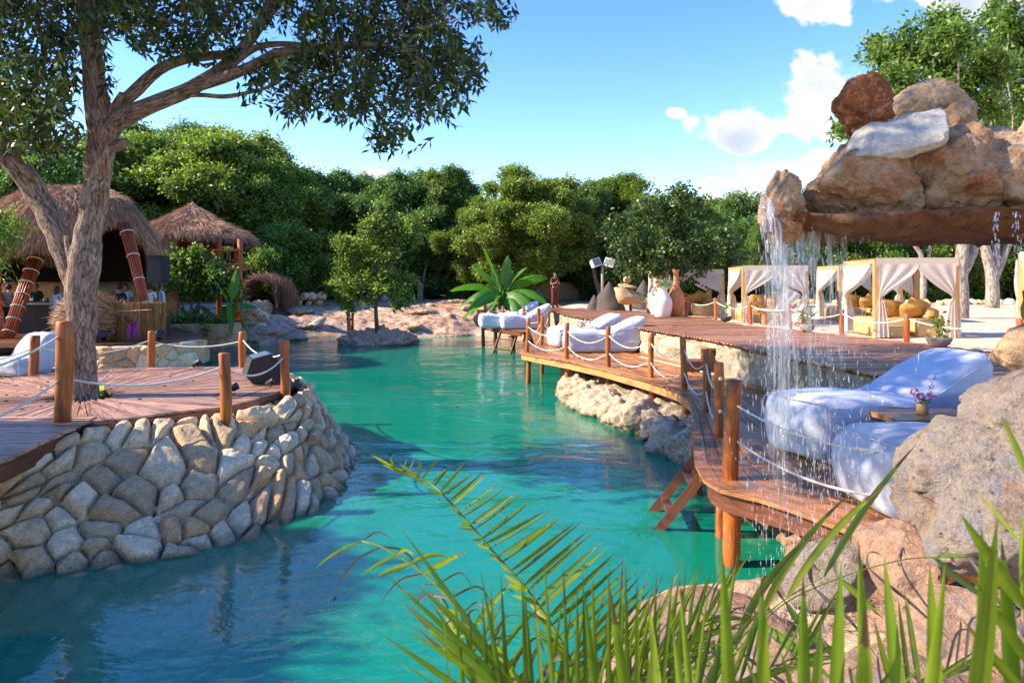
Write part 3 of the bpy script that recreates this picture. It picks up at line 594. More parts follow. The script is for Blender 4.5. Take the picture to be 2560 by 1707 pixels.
vv = wv_[None, :, None]; down = Rm[:, None, :] + (Tm - Rm)[:, None, :] * np.clip(vv, 0, 1)
inward = (Rm - Tm); inward[:, 2] = 0; inward /= np.linalg.norm(inward, axis=1)[:, None]
G = down + inward[:, None, :] * np.clip(-vv, 0, 1) * 1.6
ext = np.clip(vv - 1, 0, 2); G = G + (-inward[:, None, :]) * ext * 1.25; G[..., 2] -= (ext[..., 0]) * 0.8
slopeL = np.linalg.norm(Tm - Rm, axis=1).mean()
du_ = np.gradient(G, axis=0); dv_ = np.gradient(G, axis=1); NN = np.cross(dv_, du_); NN /= np.linalg.norm(NN, axis=2)[..., None] + 1e-9
if NN[NU // 2, 80] @ np.append(-inward[NU // 2][:2], 0.3) < 0: NN = -NN
UU = np.repeat(tu[:, None], len(wv_), 1); VV = np.repeat(wv_[None, :] * slopeL, NU, 0)
wob_ = np.stack([UU * 1.1, VV * 1.1, 0 * UU], -1); wu = 0.28 * vnoise(wob_, 5); wv2 = 0.28 * vnoise(wob_ + 7, 6)
f1, f2, idd = worley2((UU + wu) / 0.35, (VV + wv2) / 0.285, 11, 1.0)
g1, g2, idg = worley2((UU + wu) / 0.15, (VV + wv2) / 0.13, 12, 0.9)
edge_ = f2 - f1; small = edge_ < 0.09
ee_ = np.clip((edge_ - .02) / 0.5, 0, 1); hgt = 0.21 * np.sqrt(1 - (1 - ee_) ** 2.4)
hg = 0.085 * np.clip((g2 - g1 - .04) / 0.3, 0, 1) ** 0.5
idc = np.where(small & (hg * .8 > hgt * .9), idg, idd); H = np.maximum(hgt, hg * 0.8)
r1 = np.cos(idd * 51) * (UU - UU.mean()) ; tilt = (np.sin(idd * 911) * ((UU / 0.36) % 1 - .5) + np.cos(idd * 517) * ((VV / 0.27) % 1 - .5)) * 0.0
pl3 = np.stack([UU, VV, idd * 9], -1)
H = H * (0.75 + 0.5 * ((idd * 7.7) % 1)) + 0.032 * fbm(pl3 * 4.0, 5, 3) * (H > 0.03) + 0.03 * np.abs(vnoise(pl3 * 3.1, 9)) * (H > 0.05)
cap_ = 1 - 0.55 * sstep(0.0, -0.1, VV); H = H * cap_
G = G + NN * (H - 0.13)[..., None]
tv = np.clip(idc * 0.9 + 0.05, 0, 1); crevice_shade = sstep(0.065, 0.02, H)  # gaps between the dry-stacked stones are painted dark as crevice shade
tv = tv * (1 - crevice_shade) + (-0.6) * crevice_shade
mb = MB(); mb.grid(G, tv, flip=True)
tw = mb.build('retaining_wall', M['wallstone'], smooth=True, label='dry-stacked wall of cream boulders under the round terrace deck, sloping into the pool', cat='stone wall')

# ------------------------------------------------------------------ masonry wall below the upper deck
Yw = np.linspace(5.0, 33.2, 900); Zw = np.concatenate([[0.45], np.linspace(0.5, 1.56, 50), [1.56, 1.56]])
Xw = Xf(Yw)[:, None] + 0.06 + 0 * Zw[None, :]; Xw[:, -1] += 0.4; Xw[:, -2] += 0.05
G = np.stack([Xw, Yw[:, None] + 0 * Xw, Zw[None, :] + 0 * Xw], -1)
nn_ = fbm(np.stack([G[..., 1] * 1.6, G[..., 2] * 2.2, 0 * Xw], -1), 5, 4, .6); f1, f2, idd = worley2(G[..., 1] / 0.42, G[..., 2] / 0.3, 33)
G[..., 0] -= 0.05 * nn_ + 0.035 * np.clip((f2 - f1) / 0.3, 0, 1) * (idd > .35)
mb = MB(); mb.grid(G, np.clip(idd * .8 + .1, 0, 1)); mb.build('masonry_wall', M['masonry'], smooth=True, label='long cream rubble-masonry wall holding up the upper boardwalk', cat='stone wall')

# ------------------------------------------------------------------ decks
rd = rs(77)
dk = thing('upper_boardwalk', 'broad red-brown plank boardwalk running on top of the masonry wall to the standing woman', 'deck', (6, 14, ZU))
mb = MB(); y = 5.0
while y < 33.1:
    wd = 0.115 + 0.012 * rd.rand(); a = Xf(y + .07) - 0.05 - 0.05 * rd.rand(); b = Xb(y + .07) + 0.06 * rd.rand(); z = ZU + 0.006 * rd.randn(); tl = 0.004 * rd.randn()
    nseg = 1 if rd.rand() < .5 else 2; xs = [a, b] if nseg == 1 else [a, a + (b - a) * (.3 + .4 * rd.rand()), b]
    for x0, x1 in zip(xs[:-1], xs[1:]):
        t_ = rd.rand(); th = 0.035
        mb.hexa([(x0, y, z - th), (x1 - .004, y, z - th), (x1 - .004, y + wd, z - th), (x0, y + wd, z - th), (x0, y, z + tl), (x1 - .004, y, z - tl), (x1 - .004, y + wd, z - tl), (x0, y + wd, z + tl)], t_)
    y += wd + 0.007
mb.build('planks', M['deck_wood_upper'], dk)
for off in (0.12, 1.6):
    mb = MB()
    for a, b in zip(Yw[:-1:40], Yw[40::40]): mb.beam((Xf(a) + off, a, ZU - .085), (Xf(b) + off, b, ZU - .085), .08, .09)
    mb.build('bearer', M['dark_wood'], dk)

dk = thing('lower_deck', 'curved lower plank deck beside the pool, beneath the masonry wall, with round timber legs', 'deck', (2.5, 9, ZL))
mb = MB(); NP = 25
Yj = np.concatenate([np.arange(4.4, 22.2, 0.3), [22.2]])
for k in range(NP):
    j = rd.randint(0, 4); e0, e1 = k / NP, (k + 1) / NP
    while j < len(Yj) - 1 if j == 0 else j - 0 < len(Yj) - 1:
        L2 = rd.randint(6, 12); j2 = min(j + L2, len(Yj) - 1); t_ = rd.rand(); z = ZL + .005 * rd.randn()
        for q in range(j, j2):
            ya, yb = Yj[q] + (.003 if q == j else 0), Yj[q + 1] - (.003 if q == j2 - 1 else 0)
            pts = []
            for yy_ in (ya, yb):
                xa = Xl(yy_) - .03; xb = Xf(yy_) + .1; w_ = xb - xa; g = 0.004
                pts.append((xa + w_ * e0 + g, xa + w_ * e1 - g, yy_))
            (a0, a1, y0_), (b0, b1, y1_) = pts
            mb.hexa([(a0, y0_, z - .035), (a1, y0_, z - .035), (b1, y1_, z - .035), (b0, y1_, z - .035), (a0, y0_, z), (a1, y0_, z), (b1, y1_, z), (b0, y1_, z)], t_, seed=k * 37 + j, axis=(0, 3))
        if j2 == len(Yj) - 1: break
        j = j2
mb.build('planks', M['deck_wood'], dk)
def strip_board(pts, z0, z1, thick, mat, name, parent, seglen=6):
    mb = MB(); pts = np.asarray(pts); tg = np.gradient(pts, axis=0); tg /= np.linalg.norm(tg, axis=1)[:, None]; nr = np.stack([-tg[:, 1], tg[:, 0]], 1)
    for i in range(len(pts) - 1):
        a, b = pts[i], pts[i + 1]; na, nb = nr[i] * thick, nr[i + 1] * thick
        mb.hexa([(*a, z0), (*b, z0), (*(b + nb), z0), (*(a + na), z0), (*a, z1), (*b, z1), (*(b + nb), z1), (*(a + na), z1)], 0.5 + 0.1 * math.sin(i // seglen * 3.1), seed=i // seglen)
    return mb.build(name, mat, parent)
ce = np.array([(Xl(y_) + .03, y_) for y_ in np.arange(7.75, 20.7, .25)]); strip_board(ce[::-1], ZL - .21, ZL - .038, .045, M['fascia_wood'], 'fascia', dk)
ce = np.array([(Xl(y_) + .05, y_) for y_ in np.arange(4.6, 7.6, .25)]); strip_board(ce[::-1], ZL - .24, ZL - .038, .045, M['dark_wood'], 'fascia', dk)  # near board in darker wood: the shade on this side is put into colour
for y_ in np.arange(5.5, 22, 1.3): mb = MB(); mb.beam((Xl(y_) + .12, y_, ZL - .11), (Xf(y_), y_, ZL - .11), .08, .13); mb.build('joist', M['dark_wood'], dk)

def post(mb, x, y, z0, z1, r, seed=0, lean=0.02, cham=True):
    q = rs(seed); dx, dy = lean * q.randn(2) * (z1 - z0); n = 9
    zz = np.linspace(z0, z1, n); tt = np.linspace(0, 1, n)
    pts = np.stack([x + dx * tt + .008 * np.sin(tt * 5 + seed), y + dy * tt, zz], 1)
    rr = r * (1 + 0.05 * np.sin(tt * 7 + seed * 2))
    if cham: pts = np.vstack([pts, pts[-1] + [0, 0, .012]]); rr = np.append(rr, r * .86)
    mb.tube(pts, rr, 16, t=q.rand(), wob=0.05, seed=seed); return pts[-1]

# front posts of lower deck: (px, py of foot, height)
fp = [(1825, 1195, 1.02, .078), (1797, 1093, .98, .062), (1765, 1029, .98, .062), (1710, 975, .98, .062), (1625, 943, .95, .06), (1521, 917, .95, .062), (1417, 896, .93, .062), (1318, 879, .93, .062), (1353, 863, .93, .062), (1371, 846, .93, .065)]
rail = thing('rope_railing', 'orange round timber posts and two drooping white ropes round the lower deck', 'railing', (2, 10, ZL))
feet = []
for k, (px, py, h_, r_) in enumerate(fp):
    q = P(px, py, ZL); feet.append((q, h_)); mb = MB(); post(mb, q[0], q[1], ZL - .2, ZL + h_, r_, seed=k + 3); mb.build('post', M['post_wood'], rail, smooth=True)
for k in range(len(feet) - 1):
    (a, ha), (b, hb) = feet[k], feet[k + 1]
    if k == 0: continue
    for fr_ in (0.80, 0.36):
        mb = MB(); L2 = np.linalg.norm(b - a); mb.tube(sag(a + [0, 0, ha * fr_], b + [0, 0, hb * fr_], 0.13 * min(L2, 1.8) * (1 + .15 * math.sin(k * 3))), 0.0125, 8); mb.build('rope', M['rope'], rail, smooth=True)
# ropes from the near post to a post hidden behind the big boulder
q2 = np.array([3.62, 5.35, ZL]); mb = MB(); post(mb, q2[0], q2[1], ZL - .2, ZL + 1.0, .075, 40); mb.build('post', M['post_wood'], rail, smooth=True)
for f0, f1_, dp in ((.78, .78, .22), (.42, .42, .25)):
    mb = MB(); mb.tube(sag(feet[0][0] + [.02, 0, 1.02 * f0], q2 + [0, 0, f1_], dp, 20), 0.013, 8); mb.build('rope', M['rope'], rail, smooth=True)
mb = MB()   # knots on the second post
for f_ in (.80, .36):
    c = feet[1][0] + [0.0, -.07, .98 * f_]; mb.add(ICO[2][0] * .028 + c, ICO[2][1])
mb.build('rope_knot', M['rope'], rail, smooth=True)
for k, (px, py, h_, r_) in enumerate(fp[:9]):
    q = P(px, py, ZL); mb = MB(); post(mb, q[0] + .02, q[1] + .03, -1.9, ZL - .04, r_ * 1.12, seed=k + 20, lean=.008); mb.build('leg', M['post_wood'], dk, smooth=True)
for (x_, y_) in [(2.45, 8.0), (2.6, 9.6), (3.0, 6.6)]:
    mb = MB(); post(mb, x_, y_, -1.6, ZL - .04, .075, seed=int(y_ * 9), lean=.01); mb.build('leg', M['post_wood'], dk, smooth=True)

# ---- landing deck beyond (with its own posts)
ZD = ZL
dd = thing('landing_deck', 'small dark shaded plank deck at the back right of the pool carrying three bean bags', 'deck', (.3, 30, ZD))
mb = MB(); y_ = 27.6
fx = lambda y__: np.interp(y__, [27.5, 28.5, 31.5, 33], [0.35, -.15, -1.42, -1.2])
while y_ < 32.9:
    mb.box(((fx(y_) + 2.3) / 2, y_ + .07, ZD - .02), (2.3 - fx(y_), .135, .04), t=rd.rand()); y_ += .145
mb.build('planks', M['deck_wood'], dd)
strip_board([(fx(a), a - .02) for a in np.linspace(32.8, 27.5, 10)], ZD - .2, ZD - .042, .05, M['dark_wood'], 'fascia', dd)
mb = MB(); mb.box((1.4, 25, ZD - .02), (1.3, 5.3, .04)); mb.build('walkway', M['deck_wood'], dd)
for (x_, y_) in [(-1.3, 31.3), (-.75, 30.4), (.1, 28.6), (.5, 27.8), (1.6, 27.8)]:
    mb = MB(); post(mb, x_, y_, -1.5, ZD - .05, .085, int(y_ * 7)); mb.build('leg', M['dark_wood'], dd, smooth=True)
r2 = thing('rope_railing', 'short brown posts with white ropes round the small shaded landing deck', 'railing', (0, 30, ZD)); pf = []
for k, (px, py) in enumerate([(1214, 812), (1258, 816), (1310, 822), (1349, 826)]):
    q = P(px, py, ZD); pf.append(q); mb = MB(); post(mb, q[0], q[1], ZD - .1, ZD + .9, .07, k + 60); mb.build('post', M['post_wood'], r2, smooth=True)
for a, b in zip(pf[:-1], pf[1:]):
    for f_ in (.78, .4): mb = MB(); mb.tube(sag(a + [0, 0, f_], b + [0, 0, f_], .13), .013, 6); mb.build('rope', M['rope'], r2, smooth=True)
for (px, py) in [(1222, 796), (1262, 792)]:
    pass
# ---- ladders
def ladder(name, label, a, b, width, n, wdir, mat):
    tt = thing(name, label, 'ladder', a); a = np.asarray(a, float); b = np.asarray(b, float); s = np.asarray(wdir, float); s = s / np.linalg.norm(s) * width / 2
    for sg in (-1, 1): mb = MB(); mb.beam(a + s * sg, b + s * sg, .05, .11); mb.build('rail', mat, tt)
    for k in range(n):
        f = (k + .8) / (n + .3); mb = MB(); c = a + (b - a) * f; mb.beam(c - s, c + s, .10, .04); mb.build('rung', mat, tt)
    return tt
ladder('pool_ladder', 'dark timber ladder slanting from the near deck corner into the turquoise water', (2.38, 8.32, .86), (.84, 8.96, -1.48), .66, 6, (.1, 1, 0), M['dark_wood'])
ladder('pool_ladder', 'small timber ladder from the shaded landing deck into the water', (-.1, 28.7, .85), (-.75, 27.6, -.9), .85, 4, (.8, -.5, 0), M['dark_wood'])

# ---- round terrace deck on the boulder wall
TC = P(207, 990, ZT)[:2]
outer = np.array([(-15, 7.4), (-9, 7.4)] + [tuple(q) for q in PL([(190, 1053), (273, 1049), (360, 1040), (451, 1027), (555, 1016), (640, 996), (711, 971), (724, 955), (712, 935), (676, 923), (605, 917), (500, 915), (377, 917), (234, 925), (90, 936), (0, 945)], ZT)] + [(-15, 13.0)])
def ray(c, an, poly):
    dx, dy = math.cos(an), math.sin(an); best = 1e9
    for i in range(len(poly)):
        a = poly[i] - c; b = poly[(i + 1) % len(poly)] - c; e = b - a; den = dx * e[1] - dy * e[0]
        if abs(den) < 1e-9: continue
        t_ = (a[0] * e[1] - a[1] * e[0]) / den; s = (a[0] * dy - a[1] * dx) / den
        if t_ > 0 and -1e-6 <= s <= 1 + 1e-6: best = min(best, t_)
    return best
td = thing('terrace_deck', 'weathered round deck of planks radiating from the big tree trunk', 'deck', (TC[0], TC[1], ZT))
mb = MB(); NA = 96
for k in range(NA):
    a0 = 2 * math.pi * k / NA; a1 = 2 * math.pi * (k + 1) / NA; am = (a0 + a1) / 2; R0 = .62 + .12 * math.sin(k * 1.7) if k % 2 else .5 + .1 * math.sin(k * 2.3)
    Ro = ray(TC, am, outer) ; Ro0, Ro1 = ray(TC, a0, outer), ray(TC, a1, outer); sp = 2.2 + .3 * rd.rand()
    z = ZT + .005 * rd.randn()
    def wedge(ra, rb0, rb1, b0, b1):
        g = .005; t_ = rd.rand(); pts = []
        for (an, rr, sgn) in ((b0, ra, 1), (b0, rb0, 1), (b1, rb1, -1), (b1, ra, -1)):
            pts.append((TC[0] + rr * math.cos(an) - sgn * g * math.sin(an), TC[1] + rr * math.sin(an) + sgn * g * math.cos(an)))
        mb.hexa([(*q, z - .035) for q in pts] + [(*q, z) for q in pts], t_, seed=k * 3 + int(ra * 10), axis=(0, 1))
    if min(Ro0, Ro1) > sp + .3:
        wedge(R0, sp, sp, a0, a1); nsub = 2
        for s_ in range(nsub):
            b0 = a0 + (a1 - a0) * s_ / nsub; b1 = a0 + (a1 - a0) * (s_ + 1) / nsub; wedge(sp, ray(TC, b0, outer), ray(TC, b1, outer), b0, b1)
    else: wedge(R0, Ro0, Ro1, a0, a1)
mb.build('planks', M['deck_wood_terrace'], td)
strip_board(outer[2:13], ZT - .13, ZT - .038, -.05, M['dark_wood'], 'fascia', td)
for r_ in (.9, 2.0): mb = MB(); mb.tube([(TC[0] + r_ * math.cos(a), TC[1] + r_ * math.sin(a), ZT - .08) for a in np.linspace(0, 2 * math.pi, 40)], .035, 4); mb.build('bearer', M['dark_wood'], td)
bd = thing('plank_bridge', 'near left plank bridge with its board ends facing the pool, joining the round terrace deck', 'deck', (-6, 7.8, ZT))
mb = MB(); y_ = 1.6
ex = lambda y__: np.interp(y__, [1.6, 5.3, 6.78, 8.8], [-4.9, -4.95, -5.09, -5.45])
while y_ < 8.85:
    wd = .15; t_ = rd.rand(); z = ZT + .012 + .005 * rd.randn(); mb.box(((ex(y_) - 12) / 2, y_ + wd / 2, z - .02), (12 + ex(y_) + .03 * rd.rand(), wd - .008, .04), t=t_); y_ += wd
mb.build('planks', M['deck_wood_terrace'], bd)
mb = MB(); mb.beam((ex(8.8) - .08, 8.8, ZT - .16), (ex(5.3) - .08, 5.3, ZT - .16), .07, .24); mb.beam((-5.03, 5.3, ZT - .16), (-4.98, 1.6, ZT - .16), .07, .24); mb.beam((-5.5, 8.86, ZT - .17), (-9, 8.86, ZT - .17), .07, .22); mb.build('beam', M['dark_wood'], bd)
mb = MB(); post(mb, -5.62, 8.62, .3, ZT - .04, .1, 5); mb.build('leg', M['dark_wood'], bd, smooth=True)
rl = thing('rope_railing', 'orange posts and white ropes round the terrace deck, one tall post before the tree', 'railing', (-6, 11, ZT))
tp = {}
for k, (px, py, h_, r_) in enumerate([(157, 1057, 1.27, .1), (565, 1025, .78, .075), (712, 975, .80, .075), (606, 919, .73, .075), (379, 917, .73, .075), (84, 936, .73, .085)]):
    q = P(px, py, ZT); mb = MB(); post(mb, q[0], q[1], ZT - .25 if k else ZT - .05, ZT + h_, r_, k + 80, .01); mb.build('post', M['post_wood'], rl, smooth=True); tp[k] = (q, h_)
def rope2(a, b, dp, parent, r=.013): mb = MB(); mb.tube(sag(a, b, dp, 18), r, 8); mb.build('rope', M['rope'], parent, smooth=True)
A = tp[0][0]
rope2(A + [-.02, -.02, 1.1], (-5.25, 5.2, ZT + 1.05), .22, rl, .014); rope2(A + [-.02, -.02, .55], (-5.25, 5.2, ZT + .5), .22, rl, .014)
rope2(A + [.05, 0, .56], tp[1][0] + [0, 0, .62], .17, rl)
for a, b, f_, dp in ((1, 2, .58, .2), (2, 3, .6, .18), (3, 4, .55, .12), (4, 5, .57, .22)): rope2(tp[a][0] + [0, 0, f_], tp[b][0] + [0, 0, f_ - .02], dp, rl)
rope2(tp[5][0] + [0, 0, .5], (-11.5, 11.5, ZT + .5), .3, rl)
# ------------------------------------------------------------------ boulders
def rock(name, label, c, size, seed, mat, group=None, cat='rock', **kw):
    mb = MB(); rockmesh(mb, c, size, seed, **kw)
    return mb.build(name, M[mat], smooth=True, label=label, cat=cat, group=group, origin=c)
wf = 'waterfall boulder'
# overhanging slab: built as a long thick stone with a layered underside
def slab():
    n, m_ = 130, 60; Yn = 4.3; xs = np.linspace(1.62, 4.6, n); mb = MB()
    xx, yyg = np.meshgrid(xs, np.linspace(0, 1, m_), indexing='ij')
    fr = 4.40 - 0.07 * fbm(np.stack([xs * 9, 0 * xs, 0 * xs + 3], -1), 3, 2) - 0.10 * fbm(np.stack([xs * 1.5, 0 * xs, 0 * xs], -1), 3, 2) + 0.15 * sstep(2.0, 1.6, xs) + 1.0*sstep(1.8,1.62,xs)
    bk = 6.35 + 0.15 * fbm(np.stack([xs * 1.5, 0 * xs + 5, 0 * xs], -1), 3, 2) - 0.75 * sstep(2.5, 1.6, xs)
    yv = fr[:, None] + (bk - fr)[:, None] * yyg
    xx = xx + (yv - 4.3) * .36 * (1 - sstep(1.6, 3.6, xx)); q = np.stack([xx * 1.2, yv * 3.4, 0 * xx], -1); und = 3.36 + 0.05 * fbm(q * [2.2, 1, 1], 5, 7, .6) - 0.03 * np.sin(yyg * math.pi) + .05 * sstep(.08, 0, yyg)
    lay = np.abs((und * 22) % 1 - .5) * .02; bot = np.stack([xx, yv, und + lay], -1)
    top = np.stack([xx, yv, 3.46 + 0.04 * fbm(q * .7 + 4, 3, 9)], -1)
    full = np.concatenate([bot, top[:, ::-1]], 1); mb.grid(full, 0.5, wrap=True)
    e0, e1 = full[0], full[-1]
    for e in (e0, e1):
        c = e.mean(0); V = np.vstack([e, c]); k = len(e); mb.add(V, [(i, (i + 1) % k, k) for i in range(k)])
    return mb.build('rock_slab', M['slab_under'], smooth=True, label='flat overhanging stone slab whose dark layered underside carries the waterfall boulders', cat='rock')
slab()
rock('boulder', 'pointed pale boulder at the lip of the waterfall, leftmost on the slab', D(1956, 500, 4.75), (.165, .2, .29), 5, 'orange_rock', planes=9, sub=6, rough=.07, rot=(0, 6, 0), cuts=[(-.8, 0, .45, .42), (.7, 0, .6, .42)], sharp=.05)
rock('boulder', 'big orange-brown boulder right beside the pointed one at the waterfall', D(2140, 472, 4.9), (.43, .42, .41), 18, 'orange_rock', planes=12, sub=6, rough=.08, rot=(5, 0, -12), cuts=[(-.7, 0, .6, .62), (0, 0, -1, .55)], sharp=.07)
rock('boulder', 'long rust-streaked boulder with red patches in the middle of the overhang', D(2345, 458, 4.85), (.50, .42, .40), 23, 'orange_rock', planes=14, sub=6, rough=.09, rot=(0, -6, 8), sharp=.07, cuts=[(0, 0, -1, .55)])
rock('boulder', 'smoother brownish boulder with a crack at the right end of the overhang', D(2545, 440, 4.75), (.50, .45, .42), 31, 'tan_rock', planes=12, sub=6, rough=.07, rot=(0, 25, 0), sharp=.07)
rock('boulder', 'small rounded boulder at the top right corner above the overhang', D(2600, 330, 4.7), (.17, .2, .17), 37, 'tan_rock', planes=12, sub=5, rough=.08)
rock('boulder', 'dark rust-red upright boulder streaked with white, on top of the overhang', D(2162, 284, 4.75), (.19, .19, .28), 44, 'rust_rock', planes=15, sub=6, rough=.08, rot=(0, -8, 10), sharp=.05, cuts=[(-.2, -.9, .1, .6)])
rock('boulder', 'tilted pale grey-white slab boulder leaning on the red one', D(2268, 332, 4.6), (.40, .26, .15), 52, 'white_rock', planes=8, sub=6, rough=.035, rot=(18, -17, 6), sharp=.03, chip=.15, cuts=[(.9, -.3, -.1, .62), (0, -.5, .85, .45)])
rock('boulder', 'tan boulder with a squared top behind the tilted white slab', D(2330, 284, 5.1), (.33, .25, .25), 58, 'tan_rock', planes=8, sub=6, rough=.06, rot=(0, -6, 0), sharp=.04, cuts=[(.8, 0, .6, .7)])
rock('boulder', 'reddish wedge boulder tucked behind the right edge of the white slab', D(2385, 322, 4.95), (.14, .2, .2), 59, 'orange_rock', planes=8, sub=5, rough=.06)
# right-hand support column and the big pitted boulder
rock('boulder', 'huge pitted grey boulder full of small holes at the right edge beside the bean bags', D(2515, 1230, 3.75), (.575, .6, .44), 63, 'grey_rock', planes=18, sub=6, rough=.08, rot=(0, -12, 0), cuts=[(-.85, -.1, .25, .78)], sharp=.08, pits=46)
rock('boulder', 'rough shoulder rock rising above the pitted boulder at the right edge', D(2660, 1085, 3.95), (.62, .55, .42), 68, 'grey_rock', planes=14, sub=6, rough=.08, rot=(0, -20, 0), sharp=.07)
rock('boulder', 'dark angular rock jutting in from the right edge above the boardwalk', D(2585, 872, 4.4), (.27, .3, .19), 72, 'tan_rock', planes=9, sub=5, rough=.05, rot=(0, 14, 10), sharp=.04)
rock('boulder', 'tall pillar stone mostly outside the right edge holding up the overhang', D(2790, 800, 4.9), (.5, .6, 1.0), 75, 'tan_rock', planes=12, sub=5, rough=.06)
rock('boulder', 'rounded purple-stained rock under the pitted boulder', D(2235, 1375, 4.3), (.26, .25, .2), 81, 'wet_rock', planes=12, sub=5, rough=.06)
rock('boulder', 'upright reddish rock wedged beneath the pitted boulder', D(2262, 1455, 3.75), (.18, .25, .27), 84, 'wet_rock', planes=12, sub=5, rough=.05)
rock('boulder', 'greyish splashed rock behind the wet foreground slab', D(2075, 1440, 4.6), (.36, .3, .22), 86, 'grey_rock', planes=12, sub=5, rough=.07, rot=(0, -15, 0))
rock('boulder', 'broad wet pink-orange slab rock in the foreground below the waterfall', D(1900, 1750, 4.35), (1.08, 1.15, .55), 90, 'wet_rock', planes=14, sub=6, rough=.05, rot=(0, 2, 0), cuts=[(0, 0, 1, .72)])
rock('boulder', 'pale low rock in the bottom right corner behind the palm blades', D(2460, 1640, 3.4), (.55, .5, .36), 93, 'wet_rock', planes=12, sub=6, rough=.08)
rock('boulder', 'dark mossy rock in the lower foreground between palm blades', D(2200, 1850, 3.0), (.6, .5, .35), 96, 'wet_rock', planes=12, sub=5, rough=.08)
# right shore under the lower deck
sr = np.array([POOL[i] for i in range(len(POOL))]); i0 = len([(-14.0, 2.2)]) + 1 + len(toe) + len(toe_back) + len(shore_left) + 4
path, Lp = resample(shore_right[4:15], 30); rq = rs(5)
for k, q in enumerate(path):
    s = .38 + .30 * rq.rand(); inn = .2 + .25 * rq.rand(); x, y = q[0] + inn + rq.randn() * .08, q[1] + rq.randn() * .1
    rock('shore_rock', 'cream weathered limestone rock at the water edge under the lower deck', (x, y, .05 + .2 * rq.rand()), (s * 1.05, s * 1.1, .27 + .22 * rq.rand()), 200 + k, 'limestone', group='limestone rocks along the right shore', planes=11, sub=5, rough=.13, rot=(rq.randn() * 8, rq.randn() * 8, rq.rand() * 360), sharp=.09)
for k, q in enumerate(path[8:26:2]):
    rock('shore_rock', 'brown limestone rock in the shade behind the first row under the lower deck', (q[0] + .95 + .2 * rq.rand(), q[1], .3), (.5, .5, .32), 240 + k, 'limestone', group='second row of rocks under the lower deck', planes=11, sub=4, rough=.13, rot=(0, 0, rq.rand() * 360), t=.2)
# island
isl = P(942, 866, 0); isl[1] += .9; isl[0] = (942 - CX) * isl[1] / FPX
mb = MB(); rockmesh(mb, (isl[0], isl[1], .12), (1.95, 1.2, .8), 303, sub=6, planes=18, rough=.13, sharp=.06, cuts=[(0, 0, 1, .8)], nf=5)
mb.build('rock_island', M['island_rock'], smooth=True, label='low reddish rock island standing in the pool with one tree on it', cat='rock island')
# far shore stones
def at_ground(px, py, guess=1.0):
    z = guess
    for _ in range(12): q = P(px, py, z); z = .5 * z + .5 * gz(q[0], q[1])
    q = P(px, py, z); q[2] = gz(q[0], q[1]); return q
g = at_ground(718, 806, 1.0); g[2] = max(g[2], .35)
rock('boulder', 'rust-coloured boulder with a round hollow face standing on the far left shore', g + [0, .3, .45], (.62, .4, .60), 310, 'orange_rock', planes=10, sub=5, rough=.08, sharp=.06, cuts=[(0, -1, .1, .55)])
mb = MB(); c = g + [.07, -.12, .55]; mb.tube([(c[0] + .23 * math.cos(a), c[1] - .02, c[2] + .23 * math.sin(a)) for a in np.linspace(0, 6.2, 24)], .05, 6); mb.add(ICO[3][0] * [.16, .08, .16] + c, ICO[3][1]); 
hol = mb.build('stone_disc', M['white_rock'], smooth=True, label='small round pale stone set into the hollow of the rust-coloured boulder', cat='stone')
rock('boulder', 'flat pale grey slab leaning on the low stone heap at the far shore', at_ground(790, 782, 1.1) + [0, 0, .15], (.62, .4, .2), 315, 'white_rock', planes=7, sub=4, rough=.04, rot=(0, -28, 15), sharp=.03)
for k, (px, py, sx_, sz_) in enumerate([(640, 795, .55, .4), (662, 800, .4, .5), (620, 785, .5, .3), (705, 850, .6, .22), (745, 850, .5, .2), (690, 832, .6, .2), (1150, 824, .5, .16), (1190, 826, .4, .2), (1095, 822, .5, .12), (470, 882, .8, .25), (420, 890, .7, .3), (545, 868, .6, .2), (372, 893, .6, .25), (1000, 830, .6, .12), (1240, 740, .8, .25)]):
    q = at_ground(px, py, .5)
    rock('shore_rock', 'weathered pinkish limestone rock lying on the far shore of the pool', q + [0, .2, sz_ * .3], (sx_, sx_ * .8, sz_), 330 + k, 'island_rock' if k % 3 else 'limestone', group='loose rocks on the far shore', planes=11, sub=4, rough=.14, rot=(0, 0, k * 50))
rr_ = rs(71)
for k in range(34):
    px = 560 + 620 * rr_.rand(); py = 752 + 88 * rr_.rand() ** .7; q = at_ground(px, py, .9); s_ = .22 + .4 * rr_.rand()
    rock('shore_rock', 'low weathered stone half sunk in the rocky far shore', q + [0, 0, .02], (s_ * 1.5, s_, s_ * .38), 700 + k, 'island_rock' if k % 2 else 'limestone', group='low stones of the far shore', planes=10, sub=4, rough=.14, rot=(0, 0, k * 37))
# dry stone heap wall (individual stones belong to one wall)
def heapwall(label, pts, h, seed, sz=.22, mat='wallstone', depth=2):
    r = rs(seed); mb = MB(); pp, L = resample(pts, max(2, int(np.linalg.norm(np.diff(np.asarray(pts), axis=0), axis=1).sum() / (sz * 1.55)) + 1)); rows = max(1, int(h / (sz * 1.35)))
    for j in range(rows):
        for i, q in enumerate(pp):
            if j == rows - 1 and r.rand() < .25: continue
            s = sz * (.8 + .5 * r.rand()); o_ = (j % 2) * sz * .8
            rockmesh(mb, (q[0] + o_ + .04 * r.randn(), q[1] + .05 * r.randn(), q[2] + sz * .6 + j * sz * 1.3), (s, s * .9, s * .8), seed * 50 + j * 40 + i, sub=3, planes=9, rough=.08, rot=(0, 0, r.rand() * 360), t=r.rand(), sharp=.05)
    return mb.build('stone_wall', M[mat], smooth=True, label=label, cat='stone wall')
heapwall('short heap wall of rounded cream stones on the far shore behind the hollow boulder', [at_ground(702, 768, 1.3), at_ground(795, 764, 1.3)], 1.15, 41, .3)
